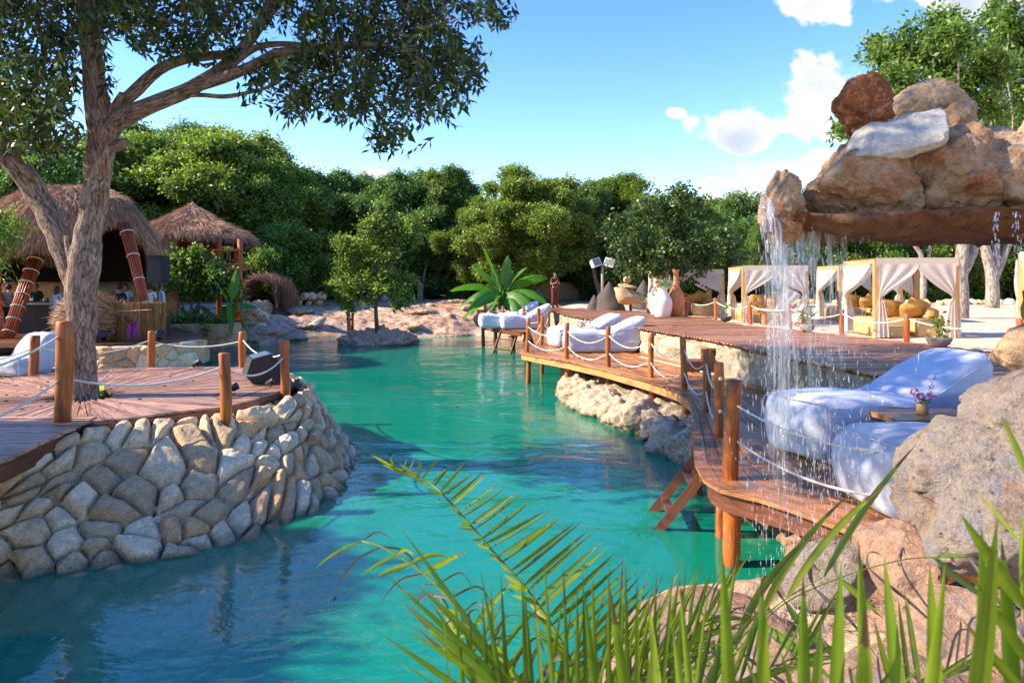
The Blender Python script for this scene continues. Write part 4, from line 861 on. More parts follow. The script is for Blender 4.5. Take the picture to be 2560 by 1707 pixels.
heapwall('curved heap of stones at the left end of the far shore below the twig arch', [at_ground(585, 792, 1.0), at_ground(650, 806, .9)], .9, 43, .28)
heapwall('low row of pinkish stones edging the sand behind the canopied beds at right', [(14, 41, 1.55), (22, 38, 1.55), (33, 40, 1.55)], .62, 47, .26)
# stacked-rock sculpture and netted mounds by the lamp
zz_ = ZS
q = P(1573, 770, ZS); cy = q[1] + 4
def DD(px, py, Y): return D(px, py, Y)
rock('boulder', 'long orange-brown base boulder of the balanced stone stack', DD(1572, 742, 30), (.72, .6, .42), 401, 'tan_rock', planes=10, sub=4, rough=.05, rot=(0, 18, 0))
rock('boulder', 'flat tan middle boulder of the balanced stone stack', DD(1568, 716, 30), (.43, .35, .13), 402, 'tan_rock', planes=9, sub=4, rough=.05, rot=(0, 6, 0))
rock('boulder', 'small round pink top boulder of the balanced stone stack', DD(1569, 700, 30), (.2, .2, .18), 403, 'tan_rock', planes=10, sub=4, rough=.06)
def mound(label, px, Y, w_, h_, seed):
    mb = MB(); n = 28; prof = [(w_ * (1 - (k / 12) ** 1.3) + .02, h_ * k / 12) for k in range(13)]; mb.lathe(prof, ((px - CX) * Y / FPX, Y, ZS - .02), n)
    V = mb.V[0]; V += .06 * np.stack([fbm(V * 1.8 + seed, 3), fbm(V * 1.8 + 9, 3), 0 * V[:, 0]], 1); mb.build('netted_mound', M['net_cloth'], smooth=True, label=label, cat='netted mound')
mound('dark pointed mound wrapped in mesh netting right behind the lamp post', 1522, 31, .75, 1.35, 2)
mound('small dark netted mound left of the lamp post', 1484, 31, .35, .75, 5)
mound('dark pointed netted mound right of the balanced stone stack', 1607, 32.5, .6, 1.45, 7)
mound('dark netted mound beside the banana plant', 1345, 34.5, .5, 1.0, 9)
# grey block wall in the distance
mb = MB(); mb.box((3.6, 47, 2.15), (7.5, .3, 1.2)); mb.box((3.6, 47, 2.79), (7.6, .4, .08)); mb.build('boundary_wall', M['masonry'], label='straight grey stone boundary wall in the shade behind the standing woman', cat='wall')
# ------------------------------------------------------------------ foliage
def leafquads(mb, pos, ax, length, width, r, tint, fold=True):
    n = len(pos); ax = ax / (np.linalg.norm(ax, axis=1)[:, None] + 1e-9); rr = r.randn(n, 3); sd_ = np.cross(ax, rr); sd_ /= np.linalg.norm(sd_, axis=1)[:, None] + 1e-9
    L = length * (0.7 + 0.6 * r.rand(n))[:, None]; W = width * (0.7 + 0.6 * r.rand(n))[:, None]
    a = pos; b = pos + ax * L * .5 + sd_ * W * .5; c = pos + ax * L; d = pos + ax * L * .5 - sd_ * W * .5
    V = np.stack([a, b, c, d], 1).reshape(-1, 3); F = np.arange(4 * n).reshape(n, 4)
    mb.add(V, F, np.repeat(tint, 4), lc=V)
def clumpleaves(mb, clumps, dens, length, width, seed, droop=0.25, shell=.5, flat=1.0):
    """clumps: (x,y,z,rx,ry,rz). small leaves in twig sprays through each clump's volume"""
    r = rs(seed)
    for (x, y, z, a, b, c) in clumps:
        nsp = max(6, int(dens * (a * b * c) ** (2 / 3.) / 6)); u_ = r.randn(nsp, 3); u_ /= np.linalg.norm(u_, axis=1)[:, None]; rad = (shell + (1 - shell) * r.rand(nsp) ** .7)[:, None]
        rad = rad * (1 + .28 * vnoise(u_ * 2.2 + seed + x, 3)[:, None]); C = u_ * rad * [a, b, c] + [x, y, z]
        k = 7; sprd = u_ * .8 + r.randn(nsp, 3) * .45 + [0, 0, -droop * .5]; sprd /= np.linalg.norm(sprd, axis=1)[:, None]
        base = C[:, None, :] + sprd[:, None, :] * (np.linspace(-.5, .7, k)[None, :, None] * length * 3.2) + r.randn(nsp, k, 3) * length * .35
        ax = sprd[:, None, :] * .55 + r.randn(nsp, k, 3) * .6 + [0, 0, -droop]
        ct = np.clip(.32 + .28 * r.randn(nsp, 1) * .7 + .22 * u_[:, 2:3], 0, .9); ti = np.clip(ct + .16 * r.randn(nsp, k), 0, .92)
        ti[r.rand(nsp, k) < .012] = 1.0
        leafquads(mb, base.reshape(-1, 3), ax.reshape(-1, 3), length, width, r, ti.ravel())
def subclumps(cl, n, f, seed, out=.95):
    r = rs(seed); o = []
    for (x, y, z, a, b, c) in cl:
        for k in range(n):
            u_ = r.randn(3); u_ /= np.linalg.norm(u_); u_[2] = u_[2] * .9 + .12; q = out * (.55 + .55 * r.rand()); s_ = f * (.6 + .8 * r.rand())
            o.append((x + u_[0] * a * q, y + u_[1] * b * q, z + u_[2] * c * q, a * s_, b * s_, c * s_ * .8))
    return o
def limb(mb, a, b, r0, r1, seed, wig=.08, n=9, sagk=0.0):
    a = np.asarray(a, float); b = np.asarray(b, float); t_ = np.linspace(0, 1, n)[:, None]; L = np.linalg.norm(b - a); p = a + (b - a) * t_
    w_ = np.stack([vnoise(np.stack([t_[:, 0] * 2.2 + seed, 0 * t_[:, 0] + k * 7, 0 * t_[:, 0]], -1), seed + k) for k in range(3)], 1) * wig * L * np.sin(t_ * math.pi)
    p = p + w_; p[:, 2] += (np.sin(t_ * math.pi) * sagk * L)[:, 0]
    mb.tube(p, np.linspace(r0, r1, n), 7, wob=.08, seed=seed); return p
def treegen(H, W, seed, dens, leaf, lw, leafm, barkm='bark_far', trunk_h=.35, trunk_r=.16, ncl=16, fork=3, droop=.2, low=.28, squash=.75, dome=1.0):
    """returns (crown mesh, trunk mesh) data at the origin"""
    r = rs(seed); cl = []
    for k in range(ncl):
        f = (k + .5) / ncl; zr = low + (1 - low) * (f ** .8); an = k * 2.4 + r.rand(); env = math.sin(math.pi * min(1, (1 - zr) * .62 + .36)) ** .8 if dome else 1
        rad = W * .5 * env * (.2 + .72 * r.rand() ** .6) * (1.1 if zr < .8 else .6); s = W * (.09 + .12 * r.rand())
        cl.append((rad * math.cos(an), rad * math.sin(an), H * zr - s * .5, s, s, s * squash))
    cl.append((0, 0, H * .9 - W * .1, W * .2, W * .2, W * .16)); cl.append((0, 0, H * .6, W * .25, W * .25, W * .22))
    mb = MB(); clumpleaves(mb, subclumps(cl, 7, .48, seed + 2, 1.2), dens, leaf, lw, seed + 1, droop, .15)
    crown = mb; tb = MB(); th = H * trunk_h
    top = np.array([.05 * H * r.randn() * .5, .05 * H * r.randn() * .5, th])
    p = limb(tb, (0, 0, -.4), top, trunk_r * 1.25, trunk_r * .85, seed, .05, 12)
    for k, c in enumerate(cl[:ncl]):
        if k % 2 == 0: s0 = p[-1 - (k % 3)]; limb(tb, s0, (c[0] * .9, c[1] * .9, c[2]), trunk_r * .5, trunk_r * .1, seed + k, .12, 8)
    return crown, tb
def meshpair(nm, spec, leafm, barkm):
    c, tb = treegen(**spec, leafm=leafm, barkm=barkm); a = c.build('crown', M[leafm]); b = tb.build('trunk', M[barkm], smooth=True)
    pr = (a.data, b.data); bpy.data.objects.remove(a); bpy.data.objects.remove(b); return pr
def placetree(pair, name, label, cat, x, y, z, s, rz, group=None, sz=1.0):
    o = bpy.data.objects.new(name, None); COL.objects.link(o); o.location = (x, y, z); o.scale = (s, s, s * sz); o.rotation_euler = (0, 0, rz); tag(o, label, cat, group)
    for nm, me in zip(('crown', 'trunk'), pair): c = bpy.data.objects.new(nm, me); COL.objects.link(c); c.parent = o
    return o
kinds = {
 'a': meshpair('a', dict(H=10, W=8, seed=11, dens=4700, leaf=.21, lw=.11, ncl=38, low=.30), 'leaf_a', 'bark_far'),
 'b': meshpair('b', dict(H=10, W=8.5, seed=21, dens=4700, leaf=.2, lw=.10, ncl=40, low=.26), 'leaf_b', 'bark_far'),
 'c': meshpair('c', dict(H=10, W=8, seed=31, dens=4300, leaf=.22, lw=.10, ncl=34, low=.32), 'leaf_c', 'bark_far'),
 's': meshpair('s', dict(H=10, W=4.4, seed=41, dens=6500, leaf=.2, lw=.09, ncl=26, low=.3), 'leaf_b', 'bark_far'),
 'e': meshpair('e', dict(H=10, W=8, seed=51, dens=4400, leaf=.22, lw=.10, ncl=36, low=.28), 'leaf_a', 'bark_far')}
def wx(px, Y): return (px - CX) * Y / FPX
desc = {'a': 'mid-green leafy tree', 'b': 'dark green dense tree', 'c': 'bright yellow-green tree', 's': 'tall narrow dark tree', 'e': 'mid-green spreading tree'}
# (px centre, py of the top, distance, kind, width factor, where)
forest = [(-90, 300, 34, 'c', 1.1, 'behind the left end of the large thatched hut'), (75, 395, 31, 'c', .9, 'rising directly behind the large thatched roof'),
 (60, 330, 42, 'b', 1.1, 'far behind the large thatched roof, in its left half'), (205, 345, 50, 'b', 1.0, 'seen behind the forked trunk of the big near tree'), (335, 345, 47, 'e', 1.0, 'between the two thatched huts, right of the big trunk'),
 (420, 308, 52, 'b', 1.0, 'tallest behind the conical thatched roof'), (560, 318, 48, 'e', 1.2, 'broad and tall, right behind the conical hut'), (690, 395, 47, 'a', 1.0, 'sloping down right of the tallest one'),
 (800, 428, 51, 'b', 1.0, 'behind the gap left of the small cloud'), (905, 440, 52, 'b', .9, 'behind the little island tree, left side'), (1010, 425, 50, 'b', 1.0, 'behind the little island tree, right side'),
 (1122, 412, 48, 's', 1.0, 'spire standing above the dark middle of the wood'), (1205, 505, 46, 'a', .9, 'low one left of the two rounded crowns in the middle'), (1335, 436, 43, 'a', 1.1, 'rounded crown above the banana plant'),
 (1455, 455, 47, 'b', .9, 'between the rounded crown and the bright one'), (1520, 446, 50, 'c', 1.15, 'bright crown above the lamp post'), (1640, 495, 46, 'b', .9, 'behind the glossy tree of the boardwalk'),
 (1745, 505, 44, 'e', .9, 'behind the first canopied bed'), (1850, 487, 50, 'b', 1.0, 'just left of the waterfall boulder'), (1905, 560, 36, 'c', .6, 'feathery low one behind the falling water'),
 (1990, 500, 48, 'b', 1.1, 'hidden behind the falling water and pointed boulder'), (2120, 520, 46, 'c', 1.1, 'behind the nearest canopied bed, left part'), (2260, 500, 50, 'c', 1.2, 'behind the nearest canopied bed, right part'),
 (2400, 480, 52, 'e', 1.2, 'behind the two pale trunks on the sand'), (2530, 470, 48, 'c', 1.2, 'at the right edge behind the sand')]
for k, (px, py, Y, kd, wf_, where) in enumerate(forest):
    z = gz(wx(px, Y), Y) - .1; top = ZC + (HY - py) * Y / FPX; s = (top - z) / 10.7; sxy = s * wf_
    o = placetree(kinds[kd], 'forest_tree', f'{desc[kd]} {where}', 'tree', wx(px, Y), Y, z, 1, k * 1.3, 'trees around the pool clearing'); o.scale = (sxy * 1.0, sxy * 1.0, s)
# low shrubs in front of the wood
und = {'a': meshpair('ua', dict(H=4, W=5, seed=61, dens=5200, leaf=.19, lw=.10, ncl=14, low=.12, trunk_h=.15, trunk_r=.07, squash=.8), 'leaf_b', 'bark_far'),
       'b': meshpair('ub', dict(H=4, W=5, seed=71, dens=5200, leaf=.19, lw=.10, ncl=14, low=.12, trunk_h=.15, trunk_r=.07, squash=.8), 'leaf_a', 'bark_far')}
rq = rs(9)
for k, (px, Y, s) in enumerate([(700, 43, 1.15), (800, 47, 1.2), (900, 50, 1.3), (990, 52, 1.2), (1080, 50, 1.3), (1170, 50, 1.3), (1270, 49, 1.2), (1370, 51, 1.3), (1450, 50, 1.3), (1550, 46, 1.1), (1640, 44, 1.2), (1740, 48, 1.3), (1840, 46, 1.2), (1950, 45, 1.2), (2060, 46, 1.2), (2170, 45, 1.1), (2290, 46, 1.2), (2400, 47, 1.2), (2520, 46, 1.2), (560, 44, 1.3), (450, 45, 1.3), (330, 42, 1.3), (200, 42, 1.4), (60, 40, 1.4), (-60, 38, 1.4)]):
    x = wx(px, Y); placetree(und['a' if px < 2000 and k % 3 else 'b'], 'bush', 'dark bush filling the shade at the foot of the wood', 'bush', x, Y, gz(x, Y) - .1, s, k * 2.1, 'bushes at the foot of the wood')
mb = MB(); r = rs(99); cl = []
for k in range(120):
    a = -50 + 100 * k / 120 + r.randn(); Y = 62 + 10 * r.rand() + .004 * a * a; s = 3 + 1.6 * r.rand(); cl += [(a, Y, 2.5 + r.rand() * 5.2, s, s, s * .8)]
clumpleaves(mb, cl, 800, .5, .26, 5, .2); mb.build('far_woodland', M['leaf_b'], label='dark far-off wood closing the view behind all the trees', cat='woodland', kind='stuff')

def owntree(name, label, cat, base, leafm, barkm, clumps, dens, leaf, lw, trunks, seed, droop=.25, extra=None, shell=.4, parentz=None):
    t_ = thing(name, label, cat, base); mb = MB(); clumpleaves(mb, subclumps(clumps, 6, .42, seed + 1, 1.2), dens, leaf, lw, seed, droop, .1); mb.build('crown', M[leafm], t_)
    tb = MB()
    for (pts, r0, r1) in trunks: pp = smoothpath(pts, 16); tb.tube(pp, np.linspace(r0, r1, 16), 10, wob=.1, seed=seed)
    if extra: extra(tb)
    tb.build('trunk', M[barkm], t_, smooth=True); return t_
def cpx(l, Y, ry=None, jit=0, seed=0):
    r = rs(seed); out = []
    for (px, py, rx_, rz_) in l:
        y = Y + jit * r.randn(); c = D(px, py, y); a = rx_ * y / FPX * .8; b = rz_ * y / FPX * .8; out.append((c[0], c[1], c[2], a, ry or (a + b) / 2, b))
    return out
# island tree
Yi = isl[1]
cl = cpx([(915, 700, 55, 45), (960, 650, 60, 45), (1010, 590, 45, 35), (1035, 555, 28, 22), (890, 620, 45, 38), (930, 570, 40, 35), (975, 570, 40, 35), (860, 660, 32, 32), (880, 710, 48, 38), (995, 690, 50, 40), (950, 740, 55, 30), (858, 735, 34, 28), (845, 610, 20, 22), (1005, 745, 35, 25), (920, 640, 50, 40), (940, 530, 24, 22), (880, 760, 18, 18)], Yi, jit=.45, seed=3)
owntree('island_tree', 'small bushy tree growing alone on the rock island in the pool', 'tree', (isl[0], isl[1], .4), 'leaf_a', 'bark_far', cl, 2600, .15, .10,
        [([D(944, 845, Yi), D(940, 780, Yi), D(938, 720, Yi), D(935, 640, Yi)], .11, .04), ([D(938, 740, Yi), D(970, 680, Yi), D(1010, 600, Yi)], .05, .015), ([D(938, 750, Yi), D(900, 690, Yi), D(880, 640, Yi)], .05, .015)], 12, .3)
# shrub tree in the planter
Ys = 28.2
cl = cpx([(470, 652, 38, 26), (436, 650, 26, 18), (512, 655, 32, 26), (416, 676, 24, 26), (450, 660, 50, 40), (510, 680, 50, 40), (548, 678, 28, 26), (580, 708, 24, 22), (540, 720, 45, 30), (470, 725, 50, 30), (420, 710, 38, 32), (497, 628, 16, 12), (585, 738, 20, 16)], Ys, jit=.35, seed=5)
owntree('planter_tree', 'glossy round-leaved bushy tree growing from the stone planter in front of the conical hut', 'tree', (wx(495, Ys), Ys, 1.3), 'leaf_a', 'bark_far', cl, 2300, .14, .11,
        [([D(488, 808, Ys), D(492, 770, Ys), D(510, 735, Ys), D(530, 680, Ys)], .07, .02), ([D(480, 806, Ys), D(478, 760, Ys), D(470, 700, Ys)], .05, .02), ([D(495, 806, Ys), D(498, 750, Ys), D(500, 640, Ys)], .05, .015), ([D(470, 806, Ys), D(455, 760, Ys), D(430, 690, Ys)], .04, .012)], 14, .1)
# glossy tree by the vases
Yv = 26.5
cl = cpx([(1600, 560, 60, 45), (1660, 540, 60, 45), (1720, 560, 60, 45), (1560, 610, 50, 38), (1620, 620, 60, 42), (1690, 620, 60, 42), (1760, 610, 60, 42), (1820, 600, 50, 38), (1540, 560, 34, 28), (1580, 665, 45, 30), (1650, 665, 50, 30), (1720, 665, 50, 30), (1800, 655, 45, 30), (1850, 650, 30, 24), (1630, 500, 34, 24), (1735, 505, 34, 26), (1790, 700, 22, 14), (1745, 690, 30, 14), (1830, 682, 28, 14), (1700, 480, 18, 16)], Yv, jit=.6, seed=7)
owntree('boardwalk_tree', 'olive-leaved glossy tree leaning over the clay vases beside the boardwalk', 'tree', (wx(1672, Yv), Yv, ZS), 'leaf_d', 'bark_far', cl, 2100, .15, .10,
        [([D(1672, 795, Yv), D(1678, 740, Yv), D(1668, 700, Yv), D(1668, 640, Yv)], .12, .06), ([D(1676, 720, Yv), D(1690, 690, Yv), D(1720, 650, Yv), D(1780, 630, Yv)], .07, .02), ([D(1668, 700, Yv), D(1630, 640, Yv), D(1590, 600, Yv)], .05, .015), ([D(1668, 660, Yv), D(1690, 590, Yv), D(1700, 540, Yv)], .05, .015)], 17, .25)
# two big trees on the sand at right
def bigtree(label, px, Y, foot_py, clumps, trunks, seed):
    b = P(px, foot_py, ZS); t_ = thing('sand_tree', label, 'tree', (wx(px, Y), Y, ZS)); mb = MB(); clumpleaves(mb, subclumps(clumps, 6, .48, seed + 1), 2400, .22, .10, seed, .25, .1); mb.build('crown', M['leaf_a'], t_)
    tb = MB()
    for (pts, r0, r1) in trunks: pp = smoothpath(pts, 18); tb.tube(pp, np.linspace(r0, r1, 18), 12, wob=.12, seed=seed)
    rr = rs(seed)
    for c in clumps: limb(tb, D(px, 540, Y), c[:3], .07, .02, int(rr.rand() * 99), .1, 8)
    tb.build('trunk', M['bark_pale'], t_, smooth=True)
YA = 25.0
cl = cpx([(2230, 150, 65, 45), (2290, 100, 70, 45), (2350, 60, 60, 35), (2260, 210, 65, 45), (2340, 150, 75, 55), (2410, 110, 65, 50), (2400, 200, 75, 55), (2330, 240, 70, 45), (2210, 240, 40, 30), (2290, 290, 60, 35), (2440, 270, 60, 45), (2370, 310, 60, 35), (2200, 110, 30, 26), (2470, 170, 50, 50), (2110, 330, 30, 22)], YA, jit=1.2, seed=21)
bigtree('big spreading tree on the sand, its pale forked trunk left of the other one', 2402, YA, 796, cl, [([D(2402, 798, YA), D(2404, 740, YA), D(2400, 680, YA), D(2408, 600, YA), D(2400, 500, YA), D(2390, 400, YA), D(2380, 250, YA)], .25, .1), ([D(2404, 690, YA), D(2430, 640, YA), D(2445, 590, YA), D(2470, 480, YA)], .17, .1)], 23)
YB = 34.0
cl = cpx([(2480, 90, 60, 45), (2540, 50, 60, 45), (2500, 20, 50, 30), (2560, 130, 70, 60), (2510, 180, 55, 50), (2590, 220, 70, 60), (2520, 270, 60, 45), (2640, 100, 80, 80), (2480, 320, 40, 30), (2560, 320, 50, 40)], YB, jit=1.2, seed=22)
bigtree('big tree on the sand near the low stone row, with three pale stems, rightmost', 2478, YB, 768, cl, [([D(2480, 772, YB), D(2482, 730, YB), D(2478, 680, YB), D(2462, 610, YB), D(2450, 540, YB), D(2440, 400, YB)], .32, .1), ([D(2482, 720, YB), D(2490, 650, YB), D(2492, 560, YB), D(2500, 400, YB)], .2, .1), ([D(2486, 700, YB), D(2510, 640, YB), D(2540, 560, YB), D(2570, 400, YB)], .18, .1)], 25)
for k, (px, Y, lab) in enumerate([(1053, 48, 'pale double-stemmed bare trunk among the shade behind the bean bag on the shore'), (2300, 40, 'thin bare tree trunk behind the nearest canopied bed'), (1500, 44, 'dark thin trunks behind the lamp post')]):
    x = wx(px, Y); z = gz(x, Y); t_ = thing('bare_trunk', lab, 'tree trunk', (x, Y, z)); tb = MB()
    limb(tb, (x, Y, z - .3), (x - .5, Y, z + 5.2), .2, .09, k + 3, .08, 12); limb(tb, (x, Y, z), (x + 1.0, Y + .3, z + 4.6), .14, .06, k + 9, .08, 12); tb.build('trunk', M['bark_pale' if k != 3 else 'bark_far'], t_, smooth=True)

# ------------------------------------------------------------------ the big near tree over the terrace
YH = 10.6
ht = thing('shade_tree', 'huge near tree with grey forked trunk growing through the round terrace deck', 'tree', (TC[0], TC[1], ZT - .3))
tb = MB()
def th(pts, r0, r1, n=30, seed=1, dy=None):
    ys = [YH + (dy[i] if dy else 0) for i in range(len(pts))]; pp = smoothpath([D(px, py, y) for (px, py), y in zip(pts, ys)], n)
    rr = np.interp(np.linspace(0, 1, n), np.linspace(0, 1, len(r0)) if isinstance(r0, list) else [0, 1], r0 if isinstance(r0, list) else [r0, r1])
    tb.tube(pp, rr, 18, wob=.13, seed=seed, t=.5); return pp
th([(207, 1010), (207, 960), (205, 880), (207, 790), (203, 720), (212, 650), (222, 580), (236, 500), (246, 420), (255, 350), (258, 320)], [.25, .20, .19, .20, .22, .24, .19, .185, .18, .205, .2], 0, 46, 1)
th([(200, 740), (182, 700), (165, 640), (135, 570), (95, 490), (55, 430), (10, 380), (-50, 330), (-150, 250)], [.15, .17, .175, .17, .17, .175, .17, .16, .15], 0, 34, 2, [0, .05, .1, .15, .2, .1, 0, -.2, -.4])
th([(257, 350), (250, 300), (240, 230), (228, 130), (214, 20), (200, -80), (190, -200)], [.19, .18, .155, .145, .14, .135, .12], 0, 26, 3)
th([(262, 345), (280, 312), (325, 285), (380, 262), (440, 238), (490, 215), (560, 170), (620, 105), (665, 30), (700, -60)], [.17, .15, .13, .12, .105, .10, .09, .085, .08, .075], 0, 32, 4, [0, 0, -.1, -.2, -.2, -.2, -.1, 0, .1, .2])
th([(470, 222), (540, 200), (610, 175), (690, 135), (760, 122), (840, 115), (930, 112), (1010, 128), (1080, 170)], [.085, .085, .08, .07, .06, .055, .045, .03, .02], 0, 28, 5, [-.2, -.3, -.4, -.5, -.6, -.7, -.8, -.8, -.9])
th([(262, 330), (300, 262), (330, 235), (390, 180), (450, 152), (520, 140), (590, 130), (630, 90), (690, 20), (760, -40)], [.10, .10, .095, .085, .075, .07, .06, .055, .05, .045], 0, 30, 6, [0, .1, .15, .25, .35, .4, .5, .6, .7, .8])
th([(440, 240), (500, 238), (560, 242), (620, 232), (680, 215), (720, 190)], [.04, .035, .035, .03, .02, .015], 0, 18, 7, [-.2] * 6)
th([(490, 165), (500, 110), (540, 60), (600, -10)], [.05, .045, .04, .035], 0, 14, 8, [.3] * 4)
th([(560, 180), (640, 120), (700, 110), (760, 112)], [.05, .05, .045, .03], 0, 14, 9, [-.2] * 4)
th([(985, 90), (1010, 60), (1022, 20), (1030, -40)], [.03, .03, .03, .03], 0, 10, 10, [-.7] * 4)
th([(255, 362), (285, 366), (318, 356)], [.12, .085, .07], 0, 8, 11); th([(268, 300), (292, 258), (306, 235)], [.08, .07, .05], 0, 8, 12, [0, -.05, -.1])
th([(196, 700), (176, 640), (168, 590)], [.10, .06, .05], 0, 8, 13, [-.1, -.1, -.1])
th([(-40, 340), (60, 260), (110, 150), (90, 40)], [.09, .06, .045, .03], 0, 14, 14, [.2, .4, .5, .6]); th([(-150, 240), (-80, 80), (20, -60)], [.09, .07, .05], 0, 14, 15, [0, .2, .2])
tb.build('trunk', M['bark'], ht, smooth=True)
# foliage: drooping sprays of narrow leaves
rh = rs(1234); pos = []; axs = []; tin = []; tw = MB()
def spray_region(l, dens, Yc, dY, seed):
    r = rs(seed)
    for (px, py, rx_, ry_, k) in l:
        n = int(k * dens)
        for _ in range(n):
            a = r.rand() * 6.283; q = math.sqrt(r.rand()); x = px + q * rx_ * math.cos(a); y = py + q * ry_ * math.sin(a); Y = Yc + dY * r.randn()
            c = D(x, y, Y); m_ = r.randint(7, 12); L = .26 + .22 * r.rand(); dr = np.array([r.randn() * .55, r.randn() * .55, -.75 - .4 * r.rand()]); dr /= np.linalg.norm(dr)
            base = c - dr * L; tt = np.linspace(.1, 1, m_); pts = base + dr * L * tt[:, None]
            if r.rand() < .5: tw.tube([base, base + dr * L * .95], [.005, .0025], 3, caps=False)
            side = r.randn(m_, 3) * .75; side -= (side @ dr)[:, None] * dr * .6
            ax_ = dr * .75 + side; ct = np.clip(.36 + .2 * r.randn() , 0, .9)
            pos.append(pts); axs.append(ax_); tv_ = np.clip(ct + .14 * r.randn(m_), 0, .92); tv_[r.rand(m_) < .01] = 1; tin.append(tv_)
reg = [(60, 110, 120, 110, 90), (60, 250, 110, 90, 95), (110, 330, 75, 70, 55), (20, 330, 70, 60, 35), (160, 60, 60, 80, 40), (150, 210, 40, 90, 28), (-60, 200, 120, 200, 60), (140, 400, 45, 30, 10), (60, -30, 240, 60, 60),
       (290, 40, 70, 60, 42), (350, 60, 60, 70, 36), (400, 110, 45, 45, 22), (330, -10, 140, 40, 40), (255, 110, 22, 60, 9), (262, 210, 15, 35, 4),
       (480, 60, 90, 60, 42), (530, 120, 60, 45, 26), (470, 130, 40, 40, 10), (560, 20, 90, 50, 36), (640, 70, 40, 60, 16), (600, -20, 160, 40, 36),
       (760, 40, 90, 50, 40), (840, 90, 90, 60, 50), (930, 60, 80, 70, 48), (1020, 90, 80, 70, 50), (1090, 130, 70, 60, 42), (1150, 170, 50, 55, 30), (1180, 200, 28, 40, 10),
       (880, 170, 90, 60, 52), (970, 170, 90, 60, 56), (1060, 210, 80, 55, 44), (1130, 240, 45, 45, 16), (760, 170, 60, 45, 28), (700, 200, 50, 40, 22), (640, 240, 28, 30, 6), (730, 270, 40, 40, 20), (800, 250, 60, 40, 24), (870, 280, 60, 38, 22),
       (960, 260, 70, 50, 34), (1040, 270, 50, 40, 16), (1115, 300, 30, 28, 6), (985, 330, 45, 30, 12), (950, 375, 28, 22, 6), (1000, 375, 26, 14, 4), (1140, 20, 40, 40, 14), (1200, 30, 45, 40, 18), (1245, 60, 22, 22, 6), (1240, 15, 30, 25, 6), (1060, 30, 60, 50, 28), (900, -20, 260, 40, 60), (1060, 250, 25, 60, 10), (655, 190, 40, 30, 10)]
spray_region(reg, 1.35, YH - .2, .75, 77)
clumpU = subclumps([(-8.5, 10.5, 9.0, 2.4, 2.2, 1.1), (-6.0, 10.8, 9.4, 2.2, 2.0, 1.2), (-7.2, 9.0, 8.6, 2.0, 1.6, 1.0), (-9.5, 12, 8.8, 2.2, 2.0, 1.1), (-2.6, 10.4, 8.8, 1.4, 1.4, .8), (-7.6, 7.0, 9.3, 2.2, 1.8, 1.2), (-6.2, 5.2, 9.4, 2.0, 1.6, 1.1)], 9, .42, 5, 1.15)
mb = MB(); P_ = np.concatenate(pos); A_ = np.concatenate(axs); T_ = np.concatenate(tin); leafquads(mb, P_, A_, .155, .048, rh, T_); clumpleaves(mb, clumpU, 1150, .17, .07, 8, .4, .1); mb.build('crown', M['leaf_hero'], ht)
tw.build('twigs', M['bark_far'], ht)

placetree(kinds['e'], 'garden_tree', 'shade tree standing left of the plank bridge, outside the photo', 'tree', -17.5, 5.2, .6, .84, 1.0)
# sprig of another tree at the left edge
owntree('side_branch_tree', 'light green branch of a tree reaching in at the left edge before the large hut', 'tree', (-12.8, 15, .6), 'leaf_c', 'bark_far', cpx([(5, 560, 45, 28), (-30, 600, 50, 40), (10, 610, 25, 28), (-10, 650, 28, 22), (-90, 560, 80, 60)], 15, jit=.2, seed=4), 4200, .13, .04, [([D(-180, 850, 15), D(-150, 700, 15), D(-80, 600, 15), D(0, 560, 15)], .1, .02)], 19, .6)

# ------------------------------------------------------------------ banana plants
def bananaleaf(mb, rb, base, dirv, L, W, arch, seed, up=.9):
    """leaf with midrib curve, torn edge"""
    r = rs(seed); n = 18; t_ = np.linspace(0, 1, n); d = np.asarray(dirv, float); hxy = d * [1, 1, 0]; hn = hxy / (np.linalg.norm(hxy) + 1e-6)
    p = np.asarray(base, float) + hn * (L * (t_ * np.linalg.norm(hxy)))[:, None]; p[:, 2] += L * (d[2] * t_ - arch * t_ ** 2.1)
    side = np.cross(hn, [0, 0, 1.]); rl = (.55 + .5 * r.rand()) * (1 if r.rand() < .5 else -1); side = (side if np.linalg.norm(hxy) > .35 else np.array([1., 0, 0])) * math.cos(rl) + np.array([0, 0, 1.]) * math.sin(rl) * (1 if np.linalg.norm(hxy) > .35 else 0); side /= np.linalg.norm(side); wd = 1.3 * W * np.sin(np.clip((t_ - .12) / .88, 0, 1) ** .75 * math.pi) ** .6 * .5
    rib = p; G1 = []; 
    for sg in (-1, 1):
        tear = 1 - .25 * (r.rand(n) < .25) * r.rand(n); e = p + side * (sg * wd * tear)[:, None]; e[:, 2] -= wd * .35 + .03 * r.rand(n); m_ = (p + e) / 2; m_[:, 2] += wd * .12
        g = np.stack([p, m_, e], 1); tv_ = np.clip(.4 + .2 * r.rand() + .15 * r.randn(n, 3) * .6, 0, .9); mb.grid(g, tv_)
    rb.tube(p, np.linspace(.028, .008, n), 5, t=.85)
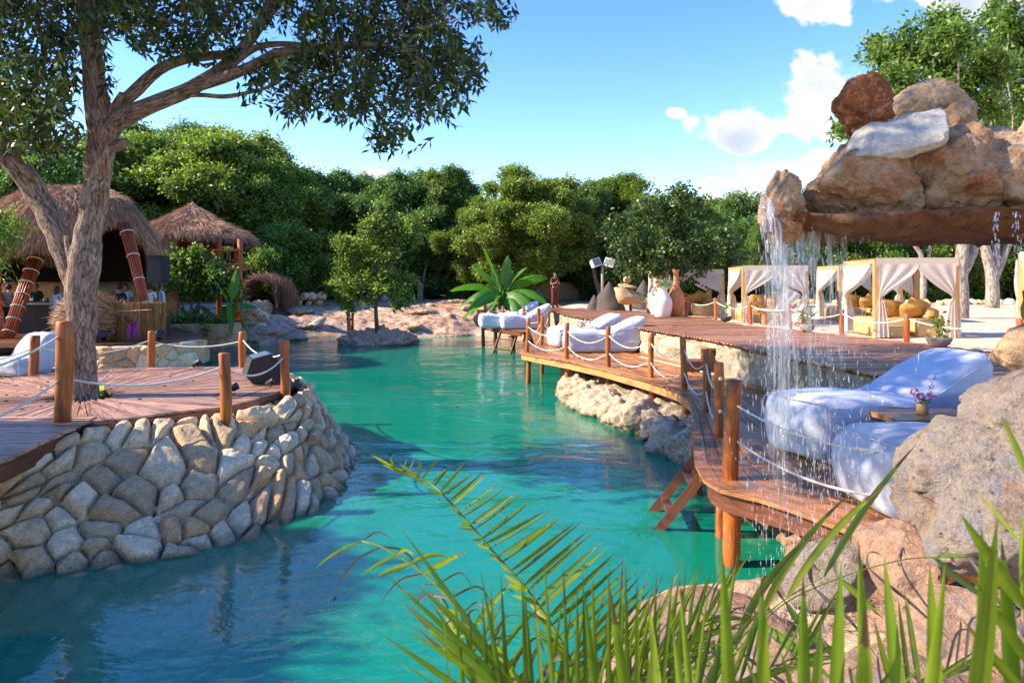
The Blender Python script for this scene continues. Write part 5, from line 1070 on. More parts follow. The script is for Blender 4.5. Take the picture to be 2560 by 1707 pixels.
def banana(name, label, base, leaves, seed, stems=(.12,)):
    t_ = thing(name, label, 'banana plant', base); r = rs(seed); ls_ = .84 if len(leaves) > 12 else 1.0; leaves = [q[:5] + (q[5] * ls_, q[6], q[7]) for q in leaves]; b = np.asarray(base, float)
    sm_ = MB(); hz = 1.0
    for k, (dx, dy, h_, rr) in enumerate(stems): sm_.tube([b + [dx, dy, -.1], b + [dx, dy, h_ * .5], b + [dx * .8, dy, h_]], [rr, rr * .85, rr * .5], 10)
    sm_.build('stem', M['leaf_banana'], t_, smooth=True)
    for k, (dx, dz0, vx, vy, vz, L, W, arch) in enumerate(leaves):
        mb, rb = MB(), MB(); bananaleaf(mb, mb, b + [dx, 0, dz0], (vx, vy, vz), L, W, arch, seed + k); mb.build('leaf', M['leaf_banana'], t_, smooth=True)
    return t_
bb = np.array([wx(1258, 34), 34.0, max(1.2, gz(wx(1258, 34), 34.0))])
lv = [(-.1, 1.3, -.5, 0, 1.5, 2.3, .5, .35), (.05, 1.3, .12, .1, 1.3, 1.9, .45, .2), (-.2, 1.2, -.25, .2, 1.25, 1.6, .35, .2), (.1, 1.2, .35, .2, 1.1, 1.4, .4, .2), (-.1, 1.2, -1.2, -.2, .65, 2.5, .5, .62), (.1, 1.2, 1.15, -.1, 1.0, 2.2, .5, .62),
      (-.1, 1.1, -1.1, .4, .45, 2.3, .5, .8), (.1, 1.1, 1.1, -.5, .55, 2.3, .5, .8), (0, 1.1, -.9, -.8, .5, 2.2, .5, .9), (0, 1.1, .9, -.8, .4, 2.2, .5, .95), (.1, 1.0, 1.2, .4, .3, 1.9, .45, .8), (-.1, .9, -1.1, -.4, .2, 2.1, .5, .8), (.05, .9, .5, -1, .3, 1.8, .5, .9), (-.05, .9, -.4, -1, .35, 1.9, .5, .9), (0, .6, -1, -.6, .1, 1.8, .45, .6), (0, .6, 1, -.6, .05, 1.7, .45, .6), (-.1, 1.25, -.9, .3, 1.2, 2.0, .4, .45), (.1, 1.25, .7, .4, 1.25, 1.9, .4, .5)]
banana('banana_plant', 'large banana plant with broad arching leaves behind the shaded landing deck', bb, lv, 5, [(-.15, 0, 1.5, .11), (.15, .1, 1.4, .1), (0, -.1, 1.3, .09)])
bp = np.array([wx(578, 26.5), 26.5, 1.3])
banana('banana_plant', 'young banana plant with two drooping bright leaves at the right end of the stone planter', bp, [(.1, .75, .9, -.2, .15, 1.1, .28, .25), (.1, .75, .55, -.4, .3, 1.5, .33, 1.2), (0, .75, .2, -.5, .2, 1.3, .3, 1.1), (-.1, .8, -.5, 0, 1.0, 1.2, .3, .2), (0, .8, .1, .2, 1.3, 1.2, .3, .2)], 9, [(0, 0, .85, .05)])
bp = np.array([wx(545, 31), 31, .9])
banana('leafy_plant', 'bright yellow-green broad-leaved plant lit by the sun behind the stone planter', bp, [(0, .3, -.6, -.2, .9, 1.2, .45, .4), (0, .3, .5, -.2, .9, 1.2, .45, .4), (-.3, .2, -.9, -.2, .6, 1.2, .45, .5), (.2, .2, .9, 0, .5, 1.1, .4, .5), (-.8, .2, -.3, -.3, 1, 1.1, .45, .4), (-1.1, .3, -.6, 0, .9, 1.1, .45, .4)], 12, [(0, 0, .4, .04)])

# ------------------------------------------------------------------ foreground palm
def frond(parent, pts, L0, nl, wid, seed, up=(0, 0, 1), side=1.0, droop=.25, dry=0.0, lift=.55, mat='leaf_palm', both=True, rr=.008):
    """pts: 3-D midrib; leaflets as long tapering ribbons folded along their own vein"""
    r = rs(seed); fr_ = bpy.data.objects.new('frond', None); COL.objects.link(fr_); fr_.parent = parent; ORG[fr_.name] = org(parent)
    pp = smoothpath(pts, 40); mb = MB(); mb.tube(pp, np.linspace(rr, rr * .35, 40), 6, t=.7); mb.build('midrib', M[mat], fr_, smooth=True)
    tg = np.gradient(pp, axis=0); tg /= np.linalg.norm(tg, axis=1)[:, None]; up = np.asarray(up, float); mb, md = MB(), MB()
    for k in range(nl):
        f = .06 + .94 * k / (nl - 1); i = min(39, int(f * 39)); c = pp[i]; T = tg[i]; S = np.cross(T, up); S /= np.linalg.norm(S) + 1e-9; U = np.cross(S, T)
        for sg in ((-1, 1) if both else (side,)):
            Ln = L0 * (.55 + .45 * math.sin(math.pi * min(1, f * .85 + .18))) * (.85 + .25 * r.rand()); m_ = 9; t_ = np.linspace(0, 1, m_)
            dv = T * (.75 + .15 * r.randn() * .5) + S * sg * (.75) * (1 if both else 1) + U * lift; dv /= np.linalg.norm(dv)
            q = c + dv * (t_ * Ln)[:, None]; q[:, 2] -= droop * Ln * t_ ** 2.3 * (1 + .3 * r.randn())
            isdry = r.rand() < dry
            if isdry: q[:, 2] -= 1.2 * Ln * np.clip(t_ - .35, 0, 1) ** 2 * (1 + r.rand())
            w_ = wid * np.array([.35, .8, 1, 1, .95, .82, .62, .36, .03]) * .5 * (.85 + .3 * r.rand())
            n_ = np.cross(dv, T * .4 + U); n_ /= np.linalg.norm(n_) + 1e-9
            if isdry: w_ = w_ * .55
            nv = np.cross(n_, dv)
            g = np.stack([q + n_ * w_[:, None] + nv * w_[:, None] * .3, q, q - n_ * w_[:, None] + nv * w_[:, None] * .3], 1)
            base_t = .45 + .3 * r.rand() - .1
            tv_ = np.clip(base_t + .1 * r.randn() + 0 * t_[:, None] + np.array([.05, .2, -.05])[None, :], 0, .92)
            (md if isdry else mb).grid(g, tv_)
    mb.build('leaflets', M[mat], fr_, smooth=True)
    if md.n: md.build('dry_leaflets', M['leaf_dry'], fr_, smooth=True)
def blades(parent, specs, seed, name='frond', dryf=0.0, mid=None, rr=.005, mt='leaf_palm'):
    """specs: (base xyz, tip xyz, width, bend xyz). each blade folded along its vein"""
    r = rs(seed); fr_ = bpy.data.objects.new(name, None); COL.objects.link(fr_); fr_.parent = parent; ORG[fr_.name] = org(parent)
    if mid is not None: mb = MB(); mb.tube(smoothpath(mid, 40), np.linspace(rr, rr * .4, 40), 6, t=.75); mb.build('midrib', M[mt], fr_, smooth=True)
    mb, md = MB(), MB()
    for (a, b, wd, bend) in specs:
        a = np.asarray(a, float); b = np.asarray(b, float); t_ = np.linspace(0, 1, 12)[:, None]; q = a + (b - a) * t_ + np.asarray(bend, float) * (t_ ** 2.2); L = np.linalg.norm(b - a)
        dry = r.rand() < dryf
        if dry: k = np.clip(t_ - .45, 0, 1); q = q + np.array([(-1 if r.rand() < .5 else 1) * .35 * L, 0, -1.3 * L]) * k ** 1.8
        T = np.gradient(q, axis=0); T /= np.linalg.norm(T, axis=1)[:, None]; vw = np.array([.3 * r.randn(), -1, .3 * r.randn()]); S = np.cross(T, vw); S /= np.linalg.norm(S, axis=1)[:, None]; N_ = np.cross(S, T)
        w_ = wd * np.array([.3, .7, .92, 1, 1, 1, .95, .85, .7, .5, .27, .02])[:, None] * .5 * (.5 if dry else 1)
        sg = 1 if r.rand() < .5 else -1; g = np.stack([q - S * w_ + N_ * w_ * .35, q + N_ * w_ * 0, q + S * w_ * .9 + N_ * w_ * .35], 1)
        tv_ = np.clip(.30 + .45 * r.rand() + np.array([.02, .22, -.08])[None, :] + 0 * t_ + .06 * r.randn(12, 1), 0, .92)
        if r.rand() < .45: tv_[9 + r.randint(0, 2):] = 1.0
        if r.rand() < .15: tv_[:, 0 if r.rand() < .5 else 2] = np.clip(tv_[:, 0] - .25, 0, 1)
        (md if dry else mb).grid(g, tv_)
    if mb.n: mb.build('leaflets', M[mt], fr_, smooth=True)
    if md.n: md.build('dry_leaflets', M['leaf_dry'], fr_, smooth=True)
def pxfrond(parent, midpx, off0, off1, n, wpx0, wpx1, seed, both=0, jit=14, dryf=0, dr=(0, 0), f0=.03, rr=.005, mt='leaf_palm'):
    """midpx: (px,py,Y) midrib. off0/off1 leaflet offset (dx,dy) at base/tip end"""
    r = rs(seed); mid = smoothpath(np.array([D(*m_) for m_ in midpx]), 60); mp = smoothpath(np.array(midpx, float), 60); sp = []
    for k in range(n):
        f = f0 + (1 - f0) * k / (n - 1); i = min(59, int(f * 59)); px, py, Y = mp[i]; 
        for sd_ in ((1, -1) if both else (1,)):
            o0, o1 = (off0, off1) if sd_ == 1 else both
            dx = o0[0] * (1 - f) + o1[0] * f + jit * r.randn(); dy = o0[1] * (1 - f) + o1[1] * f + jit * r.randn(); Y2 = Y * (1 + .05 * r.randn())
            wp = (wpx0 * (1 - f) + wpx1 * f) * (.8 + .4 * r.rand()); sp.append((mid[i], D(px + dx, py + dy, Y2), wp * Y / FPX, (dr[0] * Y / FPX * r.rand(), 0, -dr[1] * Y / FPX * r.rand())))
    blades(parent, sp, seed, dryf=dryf, mid=mid, rr=rr, mt=mt)
pm = thing('palm_plant', 'bright yellow-green feathery palm spreading over the water in the middle foreground', 'palm', D(1480, 2150, 1.7))
pxfrond(pm, [(1500, 1900, 1.8), (1440, 1680, 1.85), (1345, 1510, 1.95), (1225, 1370, 2.05), (1130, 1260, 2.15), (1070, 1205, 2.25), (985, 1168, 2.3)], (230, -330), (-5, -35), 40, 16, 7, 3, both=((-110, -130), (-60, -24)), jit=9, rr=.006, mt='leaf_frond')
pxfrond(pm, [(1480, 2000, 1.5), (1330, 1760, 1.5), (1180, 1570, 1.5), (1080, 1450, 1.55), (960, 1370, 1.6), (905, 1352, 1.62)], (-90, -260), (-110, 60), 20, 20, 10, 5, both=((120, -330), (70, -20)), jit=16, dryf=.45, dr=(0, 60))
pxfrond(pm, [(1480, 2080, 1.3), (1400, 1900, 1.3), (1330, 1780, 1.32), (1270, 1690, 1.35)], (-520, -330), (-260, -330), 15, 24, 18, 7, jit=22, dr=(0, 60))
pxfrond(pm, [(1150, 2040, 1.3), (1350, 1960, 1.3), (1550, 1900, 1.3), (1720, 1860, 1.3)], (-60, -560), (30, -460), 24, 16, 14, 9, mt='leaf_frond', jit=24)
pxfrond(pm, [(1300, 1960, 1.7), (1420, 1860, 1.7), (1560, 1780, 1.75), (1700, 1700, 1.8)], (40, -420), (240, -330), 28, 13, 10, 11, jit=22, dryf=.25)
pxfrond(pm, [(1500, 1950, 1.9), (1600, 1760, 2.0), (1700, 1620, 2.1), (1790, 1530, 2.2)], (-60, -330), (60, -200), 15, 15, 10, 12, mt='leaf_frond', both=((180, -150), (120, -60)), jit=20, dryf=.5, dr=(60, 80))
pxfrond(pm, [(1380, 2000, 1.6), (1480, 1820, 1.65), (1600, 1690, 1.7), (1730, 1600, 1.75)], (-40, -300), (90, -190), 20, 16, 11, 41, both=((220, -120), (140, -40)), jit=18, dryf=.2, mt='leaf_frond')
pxfrond(pm, [(1420, 2050, 1.45), (1290, 1850, 1.5), (1200, 1700, 1.55), (1150, 1590, 1.6)], (-190, -220), (-60, -150), 20, 16, 11, 43, both=((160, -260), (60, -130)), jit=18, dryf=.15, mt='leaf_frond')
pm = thing('palm_plant', 'close blurred palm with tall upright yellow-green blades in the lower right foreground', 'palm', D(2300, 2300, 1.15))
pxfrond(pm, [(1500, 1990, 1.15), (1800, 1960, 1.1), (2150, 1930, 1.05), (2650, 1880, 1.0)], (-60, -520), (-40, -560), 14, 26, 44, 21, jit=30, rr=.004)
pxfrond(pm, [(1600, 2080, .95), (1950, 2040, .95), (2300, 1990, .92), (2700, 1900, .9)], (-40, -480), (30, -620), 9, 38, 56, 24, jit=40, rr=.004)
pxfrond(pm, [(1700, 2000, 2.1), (1800, 1700, 2.2), (1900, 1560, 2.3), (2010, 1480, 2.35), (2250, 1400, 2.4), (2420, 1392, 2.4)], (-130, -300), (40, -30), 13, 26, 16, 27, mt='leaf_frond', both=((200, 60), (60, 130)), jit=24, dryf=.5, dr=(120, 40), rr=.004)
pxfrond(pm, [(1740, 1800, 2.0), (1850, 1600, 2.2), (1960, 1500, 2.3), (2060, 1440, 2.3)], (60, -300), (190, -330), 6, 22, 18, 29, mt='leaf_frond', jit=20, dr=(160, 0), rr=.004)
pxfrond(pm, [(2700, 2000, .95), (2600, 1700, .95), (2555, 1450, .95), (2570, 1200, .95)], (-260, -300), (-60, -160), 6, 34, 26, 31, jit=26, rr=.005)
pxfrond(pm, [(1500, 2000, 1.7), (1650, 1830, 1.75), (1820, 1720, 1.8), (2000, 1650, 1.85)], (-50, -300), (120, -170), 22, 18, 12, 51, both=((200, -150), (140, -30)), jit=20, dryf=.25, mt='leaf_frond')
pxfrond(pm, [(1900, 2000, 1.5), (2080, 1850, 1.5), (2260, 1740, 1.55), (2420, 1670, 1.6)], (-120, -320), (40, -210), 18, 20, 14, 53, both=((160, -220), (140, -60)), jit=22, dryf=.3, mt='leaf_frond')
# ------------------------------------------------------------------ thatched huts
def straws(mb, base, down, n, L, wd, seed, spread=.25, t0=.1, t1=1.0):
    """thin straw blades: base points (k,3), down directions (k,3)"""
    r = rs(seed); i = r.randint(0, len(base), n); b = base[i] + r.randn(n, 3) * .02; d = down[i] + r.randn(n, 3) * spread; d /= np.linalg.norm(d, axis=1)[:, None]
    ln = L * (.5 + r.rand(n))[:, None]; s = np.cross(d, r.randn(n, 3)); s /= np.linalg.norm(s, axis=1)[:, None]; w_ = wd * (.6 + .8 * r.rand(n))[:, None]
    V = np.stack([b - s * w_, b + s * w_, b + d * ln + s * w_ * .3, b + d * ln - s * w_ * .3], 1).reshape(-1, 3); mb.add(V, np.arange(4 * n).reshape(n, 4), np.repeat(t0 + (t1 - t0) * r.rand(n), 4))
def thatch_roof(parent, rfun, zfun, c, na=120, nz_=40, seed=1, name='roof', nst=26000):
    an = np.linspace(0, 2 * math.pi, na, endpoint=False); v_ = np.linspace(0, 1, nz_); A_, V_ = np.meshgrid(an, v_, indexing='ij')
    rr = rfun(A_, V_); zz = zfun(A_, V_); G = np.stack([c[0] + rr * np.cos(A_), c[1] + rr * np.sin(A_), c[2] + zz], -1)
    G += (.07 * fbm(G * 1.3, 3, seed))[..., None] * [1, 1, .6]
    lc = np.stack([V_ * 5, A_ * 4, 0 * V_], -1); mb = MB(); mb.grid(np.swapaxes(G, 0, 1), .5, np.swapaxes(lc, 0, 1), wrap=True)
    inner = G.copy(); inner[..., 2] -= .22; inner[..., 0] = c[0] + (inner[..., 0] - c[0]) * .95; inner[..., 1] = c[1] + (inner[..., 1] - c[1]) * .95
    ro = mb.build(name, M['thatch'], parent, smooth=True); mb = MB(); mb.grid(np.swapaxes(inner, 0, 1), .1, np.swapaxes(lc, 0, 1), wrap=True); mb.build('shade_lining', M['dark_interior'], parent, smooth=True)  # roof underside coloured near-black, standing for the shade inside the hut
    dn = np.gradient(G, axis=1); dn /= np.linalg.norm(dn, axis=2)[..., None] + 1e-9; out = np.stack([np.cos(A_), np.sin(A_), .7 + 0 * A_], -1)
    mb = MB(); r = rs(seed); ii = r.randint(0, na, 9000), (np.sqrt(r.rand(9000)) * (nz_ - 1)).astype(int)
    base = G[ii] + out[ii] * .01; straws(mb, base, dn[ii] + out[ii] * .10, nst, .35, .0065, seed + 1, .13, .0, 1.0)
    eb = G[:, -1]; ed = dn[:, -1] * .7 + [0, 0, -.4]
    eb2 = np.concatenate([eb + (np.roll(eb, -1, 0) - eb) * f for f in np.linspace(0, 1, 8, endpoint=False)]); ed2 = np.tile(ed, (8, 1))
    straws(mb, eb2 + [0, 0, .08], ed2, 7000, .34, .007, seed + 2, .16, .0, .8); mb.build('straw', M['straw'], parent)
    return G
def bundle(parent, a, b, r0, r1, nst, seed, name='column', bands=6, matn='red_stake'):
    """column made of a bundle of stakes bound with pale cord"""
    a = np.asarray(a, float); b = np.asarray(b, float); d = (b - a) / np.linalg.norm(b - a); x = np.cross(d, [0, 1., 0]); x /= np.linalg.norm(x); y = np.cross(d, x); r = rs(seed); mb = MB()
    r0 *= .82; r1 *= .78; mb.tube([a, b], [r0 * .7, r1 * .7], 10, t=.1)
    for k in range(nst):
        an = 2 * math.pi * k / nst; u0 = x * math.cos(an) + y * math.sin(an); mb.tube([a + u0 * r0, (a + b) / 2 + u0 * (r0 + r1) * .5 * (1 + .05 * r.randn()), b + u0 * r1], r0 * 3.0 / nst, 5, t=r.rand())
    o = mb.build(name, M[matn], parent, smooth=True)
    for k in range(bands):
        f = (k + .6) / bands; c = a + (b - a) * f; rr = (r0 + (r1 - r0) * f) * 1.18; mb = MB(); mb.tube([c + (x * math.cos(t_) + y * math.sin(t_)) * rr for t_ in np.linspace(0, 2 * math.pi, 18)], .02, 5, caps=False)
        ob = mb.build('binding', M['rope'], o, smooth=True)
    return o
# --- large hut
HY_, HX = 24.5, wx(190, 24.5)
ph = gz(HX, HY_)
hb = thing('thatched_bar', 'large open-fronted bar under a shaggy domed thatched roof on leaning bundled red columns', 'thatched hut', (HX, HY_, 1.2))
PZ = 1.15
def pxY(px, py, Y): return D(px, py, Y)
# roof: dome with a lifted front arch; azimuth -90deg faces the camera
def arch(A_):
    f = np.cos(A_ + math.pi / 2)      # 1 towards camera
    side = np.cos(A_)
    da = (A_ - math.atan2(-24.5, 15.64) + math.pi) % (2 * math.pi) - math.pi; dg = np.degrees(da)
    z_e = 3.0 + .95 * sstep(-110, -75, dg) * sstep(72, 45, dg) + 1.0 * np.exp(-((dg - 27) / 25) ** 2)
    return z_e
def rf1(A_, V_): return (2.75 - .15 * np.cos(2 * A_)) * np.sin(V_ ** .85 * math.pi / 2 * .98) ** .92 + .0 * V_
def zf1(A_, V_):
    top = 6.3; e = arch(A_) + .15; s = V_ ** .85
    prof = np.cos(s * math.pi / 2) ** .85; return e + (top - e) * prof - PZ
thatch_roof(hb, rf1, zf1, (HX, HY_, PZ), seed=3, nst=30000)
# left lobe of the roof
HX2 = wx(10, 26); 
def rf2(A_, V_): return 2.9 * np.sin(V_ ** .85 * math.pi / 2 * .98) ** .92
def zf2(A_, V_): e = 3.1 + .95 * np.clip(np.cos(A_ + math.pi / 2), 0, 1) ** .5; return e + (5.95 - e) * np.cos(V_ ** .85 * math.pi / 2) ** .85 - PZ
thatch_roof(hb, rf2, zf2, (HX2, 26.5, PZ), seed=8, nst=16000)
yc = 22.2
bundle(hb, pxY(15, 850, 21.6), pxY(92, 640, 23.2), .19, .26, 16, 3, bands=7); bundle(hb, pxY(372, 795, 22.2), pxY(312, 560, 23.2), .13, .24, 16, 4, bands=4); bundle(hb, pxY(362, 790, 24.6), pxY(336, 600, 25.2), .12, .17, 12, 5, bands=3)
bundle(hb, pxY(-8, 860, 21.4), pxY(-14, 640, 23.4), .16, .2, 12, 6, bands=6); bundle(hb, pxY(298, 780, 27.5), pxY(296, 640, 27.5), .13, .15, 10, 7, bands=4)
mb = MB(); n = 40
fl = [(wx(-60, 21), 20.0), (wx(260, 20), 19.6), (wx(480, 22), 21.3), (wx(520, 23), 22.6), (wx(500, 26), 25), (wx(400, 30), 30), (wx(-100, 30), 30)]
mb.add([(x, y, PZ - .12) for x, y in fl] + [(x, y, PZ) for x, y in fl], [tuple(range(7))[::-1], tuple(range(7, 14))] + [(i, (i + 1) % 7, (i + 1) % 7 + 7, i + 7) for i in range(7)]); mb.build('floor', M['dark_wood'], hb)
mb = MB(); mb.box((wx(150, 28.5), 28.6, PZ + 1.9), (9.5, .3, 3.8)); mb.build('back_wall', M['orange_rock'], hb)
mb = MB(); mb.box((wx(262, 28), 28.35, PZ + 1.35), (1.3, .1, 1.5)); mb.build('panel', M['grey_panel'], hb)
fw = [(-13.7, 19.9, .45)] + [(wx(px, Y), Y, .42) for px, Y in [(60, 19.5), (260, 19.2), (380, 19.6), (470, 20.6), (512, 21.8)]]
def facewall(label, pts, h, seed, cu=.42, cv_=.34, mat='wallstone', parent=None, batter=.1):
    pp, L = resample(pts, int(L0 / .03) if False else 500); vs = np.linspace(0, 1, 40); tg = np.gradient(pp[:, :2], axis=0); tg /= np.linalg.norm(tg, axis=1)[:, None]; nr = np.stack([tg[:, 1], -tg[:, 0]], 1)
    U_ = np.linspace(0, L, 500)[:, None] + 0 * vs[None, :]; V_ = vs[None, :] * h + 0 * U_
    f1, f2, idd = worley2((U_ + .2 * vnoise(np.stack([U_, V_, 0 * U_], -1) * 2, 3)) / cu, (V_ + .1 * vnoise(np.stack([U_, V_, 0 * U_], -1) * 2, 4)) / cv_, seed); H = .09 * np.clip((f2 - f1) / .3, 0, 1) ** .5 + .015 * fbm(np.stack([U_, V_, 0 * U_], -1) * 6, 3, 3)
    G = np.stack([pp[:, None, 0] + nr[:, None, 0] * (H + batter * (1 - vs)[None, :]), pp[:, None, 1] + nr[:, None, 1] * (H + batter * (1 - vs)[None, :]), pp[:, None, 2] + V_], -1)
    top = G[:, -1:].copy(); top[..., :2] -= nr[:, None] * .45; G = np.concatenate([G, top], 1)
    tv_ = np.concatenate([np.clip(idd, .05, 1) * (H > .02) - .4 * (H <= .02), np.full((500, 1), .4)], 1); mb = MB(); mb.grid(G, tv_)
    return mb.build('stone_wall', M[mat], parent, smooth=True, label=label, cat='stone wall')
facewall('low curved wall of cream stones edging the floor of the thatched bar', fw, .68, 51)
# bar counters
cnt = thing('bar_counter', 'long stone-faced bar counter with pale top in the shade of the large hut', 'bar counter', (wx(120, 24), 24, PZ))
mb = MB(); mb.box((wx(130, 24), 24, PZ + .5), (5.4, .6, 1.0)); mb.build('front', M['pebble_dark'], cnt); mb = MB(); mb.box((wx(130, 24), 23.97, PZ + 1.03), (5.6, .8, .07)); mb.build('top', M['counter_top'], cnt)
rc = thing('reed_counter', 'straw-skirted serving counter with a magenta patch, right of the big trunk', 'counter', (wx(335, 21.3), 21.3, PZ))
cx_, cyy = wx(332, 21.3), 21.4
mb = MB(); mb.box((cx_, cyy, PZ + .52), (1.35, .7, 1.02)); mb.build('body', M['dark_interior'], rc)
mb = MB(); mb.box((cx_, cyy, PZ + 1.07), (1.4, .75, .05)); mb.build('top', M['counter_top'], rc)
mb = MB(); bs = np.array([(cx_ + x, cyy - .4, PZ + 1.13) for x in np.linspace(-.74, .74, 160)] + [(cx_ + .74, cyy - .4 + y, PZ + 1.13) for y in np.linspace(0, .8, 60)] + [(cx_ - .74, cyy - .4 + y, PZ + 1.13) for y in np.linspace(0, .8, 60)])
straws(mb, bs, np.tile([0, -.06, -1.], (len(bs), 1)), 2600, .85, .008, 4, .04); bs2 = bs - [0, 0, .35]; straws(mb, bs2, np.tile([0, -.06, -1.], (len(bs), 1)), 2200, .62, .008, 5, .05); mb.build('reed_skirt', M['reed'], rc)
mb = MB(); mb.tube([(cx_ - .76, cyy - .45, PZ + .93), (cx_, cyy - .47, PZ + .9), (cx_ + .76, cyy - .45, PZ + .94)], .012, 6); mb.build('cord', M['rope'], rc)
mb = MB(); bs3 = np.array([(cx_ + x, cyy - .47, PZ + .55) for x in np.linspace(.08, .36, 50)]); straws(mb, bs3, np.tile([0, -.06, -1.], (50, 1)), 230, .38, .008, 6, .05); mb.build('purple_strands', M['purple_panel'], rc)
rockmesh(MB(), (0, 0, 0), (1, 1, 1), 1, sub=3)
mb = MB(); mb.add(ICO[3][0] * [.2, .06, .06] @ rotm(0, 40, 0).T + [cx_ + .12, cyy - .52, PZ + .62], ICO[3][1]); mb.build('ornament', M['twig_dark'], rc, smooth=True)
# round twig nest behind the trunk
tn = thing('twig_nest', 'big shaggy ball of woven twigs standing on the hut floor behind the big trunk', 'twig nest', (wx(205, 20.6), 20.6, PZ)); mb = MB(); r = rs(5); nx_, ny_, nz0 = wx(208, 20.6), 20.9, PZ + .62
u_ = r.randn(2600, 3); u_ /= np.linalg.norm(u_, axis=1)[:, None]; bs = u_ * [.85, .7, .72] + [nx_, ny_, nz0]; tg_ = np.cross(u_, [0, 0.3, 1.]); tg_ /= np.linalg.norm(tg_, axis=1)[:, None]; straws(mb, bs - tg_ * .2, tg_ + u_ * .35, 5200, .42, .009, 9, .16)
mb.build('twigs', M['straw'], tn); mb = MB(); mb.add(ICO[4][0] * [.78, .65, .66] + [nx_, ny_, nz0], ICO[4][1]); mb.build('core', M['dark_interior'], tn, smooth=True)
# bottles and glasses on the counter
for k, (px, mtl, h_, r_, lab) in enumerate([(76, 'steel', .20, .028, 'steel shaker standing on the bar counter, left of its twin'), (81, 'steel', .20, .028, 'steel shaker standing on the bar counter, right of its twin'), (110, 'gold', .2, .04, 'gold-coloured jug on the bar counter'), (118, 'dark_metal', .17, .04, 'dark bottle beside the gold jug on the bar counter'), (60, 'glass_bottle', .24, .03, 'tall clear bottle at the left part of the bar counter'), (6, 'glass_bottle', .26, .03, 'clear bottle at the far left end of the bar counter')]):
    mb = MB(); mb.lathe([(0.001, 0), (r_, 0), (r_, h_ * .6), (r_ * .45, h_ * .8), (r_ * .45, h_), (0.001, h_)], (wx(px, 23.75), 23.75, PZ + 1.065), 12); mb.build('bottle', M[mtl], smooth=True, label=lab, cat='bottle')
# --- conical hut
CY_ = 31.0; CXh = wx(470, CY_)
ch = thing('lookout_hut', 'two-storey hut with a peaked conical thatched roof and a railed upper floor', 'thatched hut', (CXh, CY_, 1.1))
def rf3(A_, V_): return 2.6 * (V_ ** .95)
def zf3(A_, V_): return 6.55 - 1.1 - 1.55 * (V_ ** .74) - .12 * V_ ** 6
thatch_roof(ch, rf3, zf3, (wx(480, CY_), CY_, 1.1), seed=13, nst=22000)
mb = MB(); mb.box((CXh, CY_, 3.55), (4.2, 3.6, .14)); mb.build('upper_floor', M['red_stake'], ch)
for k, (px, dy) in enumerate([(378, -1.7), (600, -1.7), (548, -1.7), (400, 1.5), (590, 1.5), (440, -1.7)]):
    mb = MB(); x = wx(px, CY_ + dy); mb.tube([(x, CY_ + dy, .6), (x, CY_ + dy, 4.75)], .11, 10, wob=.05, seed=k); mb.build('post', M['red_stake'], ch, smooth=True)
for zz in (3.68, 4.28):
    mb = MB(); mb.tube([(wx(378, CY_ - 1.8), CY_ - 1.8, zz), (wx(603, CY_ - 1.8), CY_ - 1.8, zz)], .045, 8); mb.build('rail', M['red_stake'], ch, smooth=True)
mb = MB(); r = rs(8)
for k in range(20): x = wx(382 + k * 11.4, CY_ - 1.8); mb.tube([(x, CY_ - 1.8, 3.68), (x + .12 * r.randn(), CY_ - 1.8, 4.28)], .022, 5)
mb.build('balusters', M['red_stake'], ch, smooth=True)
mb = MB(); mb.box((wx(440, CY_), CY_ + .9, 4.25), (2.9, .1, 1.2)); mb.build('back_screen', M['red_stake'], ch)
mb = MB()
for k in range(5): mb.box((wx(612, CY_ - 1.6) - .05 * k, CY_ - 1.9, 1.3 + .33 * k), (.9, .3, .06))
mb.build('steps', M['red_stake'], ch)
mb = MB(); mb.box((wx(440, 30), 29.6, 1.25), (3.4, 1.6, .1)); mb.build('lower_floor', M['dark_wood'], ch)
# planter
facewall('rounded rough stone planter block with a vine trailing down its front', [(wx(405, 26.6), 28.0, .35), (wx(408, 26.6), 27.2, .35), (wx(420, 26.6), 26.8, .35), (wx(540, 26.6), 26.8, .35), (wx(560, 26.6), 27.1, .35), (wx(562, 26.6), 28.0, .35)], .92, 63, 1.9, 1.3, 'tan_rock', batter=.03)
mb = MB(); clumpleaves(mb, [(wx(430, 27.3), 27.4, 1.35, .5, .5, .22), (wx(470, 27.3), 27.4, 1.38, .6, .5, .28), (wx(520, 27.3), 27.4, 1.33, .6, .5, .2), (wx(549, 27.3), 27.2, 1.28, .35, .4, .22), (wx(512, 26.6), 26.66, .95, .09, .07, .42)], 3600, .11, .08, 8, .4, .2)
mb.build('planter_ground_cover', M['leaf_b'], label='low green creeper spilling over the stone planter', cat='creeper', kind='stuff')
mb = MB(); mb.box((wx(482, 27.5), 28.1, .85), (2.4, 1.3, .9)); mb.build('planter_soil', M['pebble_dark'], kind='structure')
# speakers and lamp beside the bar
def pabox(name, lab, x, y, z, w_, d_, h_):
    t_ = thing(name, lab, 'loudspeaker', (x, y, z)); mb = MB(); mb.box((x, y, z + h_ / 2), (w_, d_, h_)); mb.build('cabinet', M['black_plastic'], t_); mb = MB(); mb.box((x, y - d_ / 2 - .006, z + h_ / 2), (w_ * .9, .012, h_ * .92)); mb.build('grille', M['dark_metal'], t_); return t_
s0 = (wx(395, 24), 24.0)
t_ = pabox('loudspeaker', 'black loudspeaker held up on a pole between the bar and the planter tree', s0[0], s0[1], PZ + 1.75, .55, .5, .95); mb = MB(); mb.tube([(s0[0], s0[1], PZ - .3), (s0[0], s0[1], PZ + 1.75)], .025, 8); mb.build('pole', M['dark_metal'], t_)
pabox('loudspeaker', 'black subwoofer box on the hut floor at the right end of the straw counter', wx(397, 23), 23.0, PZ, .5, .6, .62)
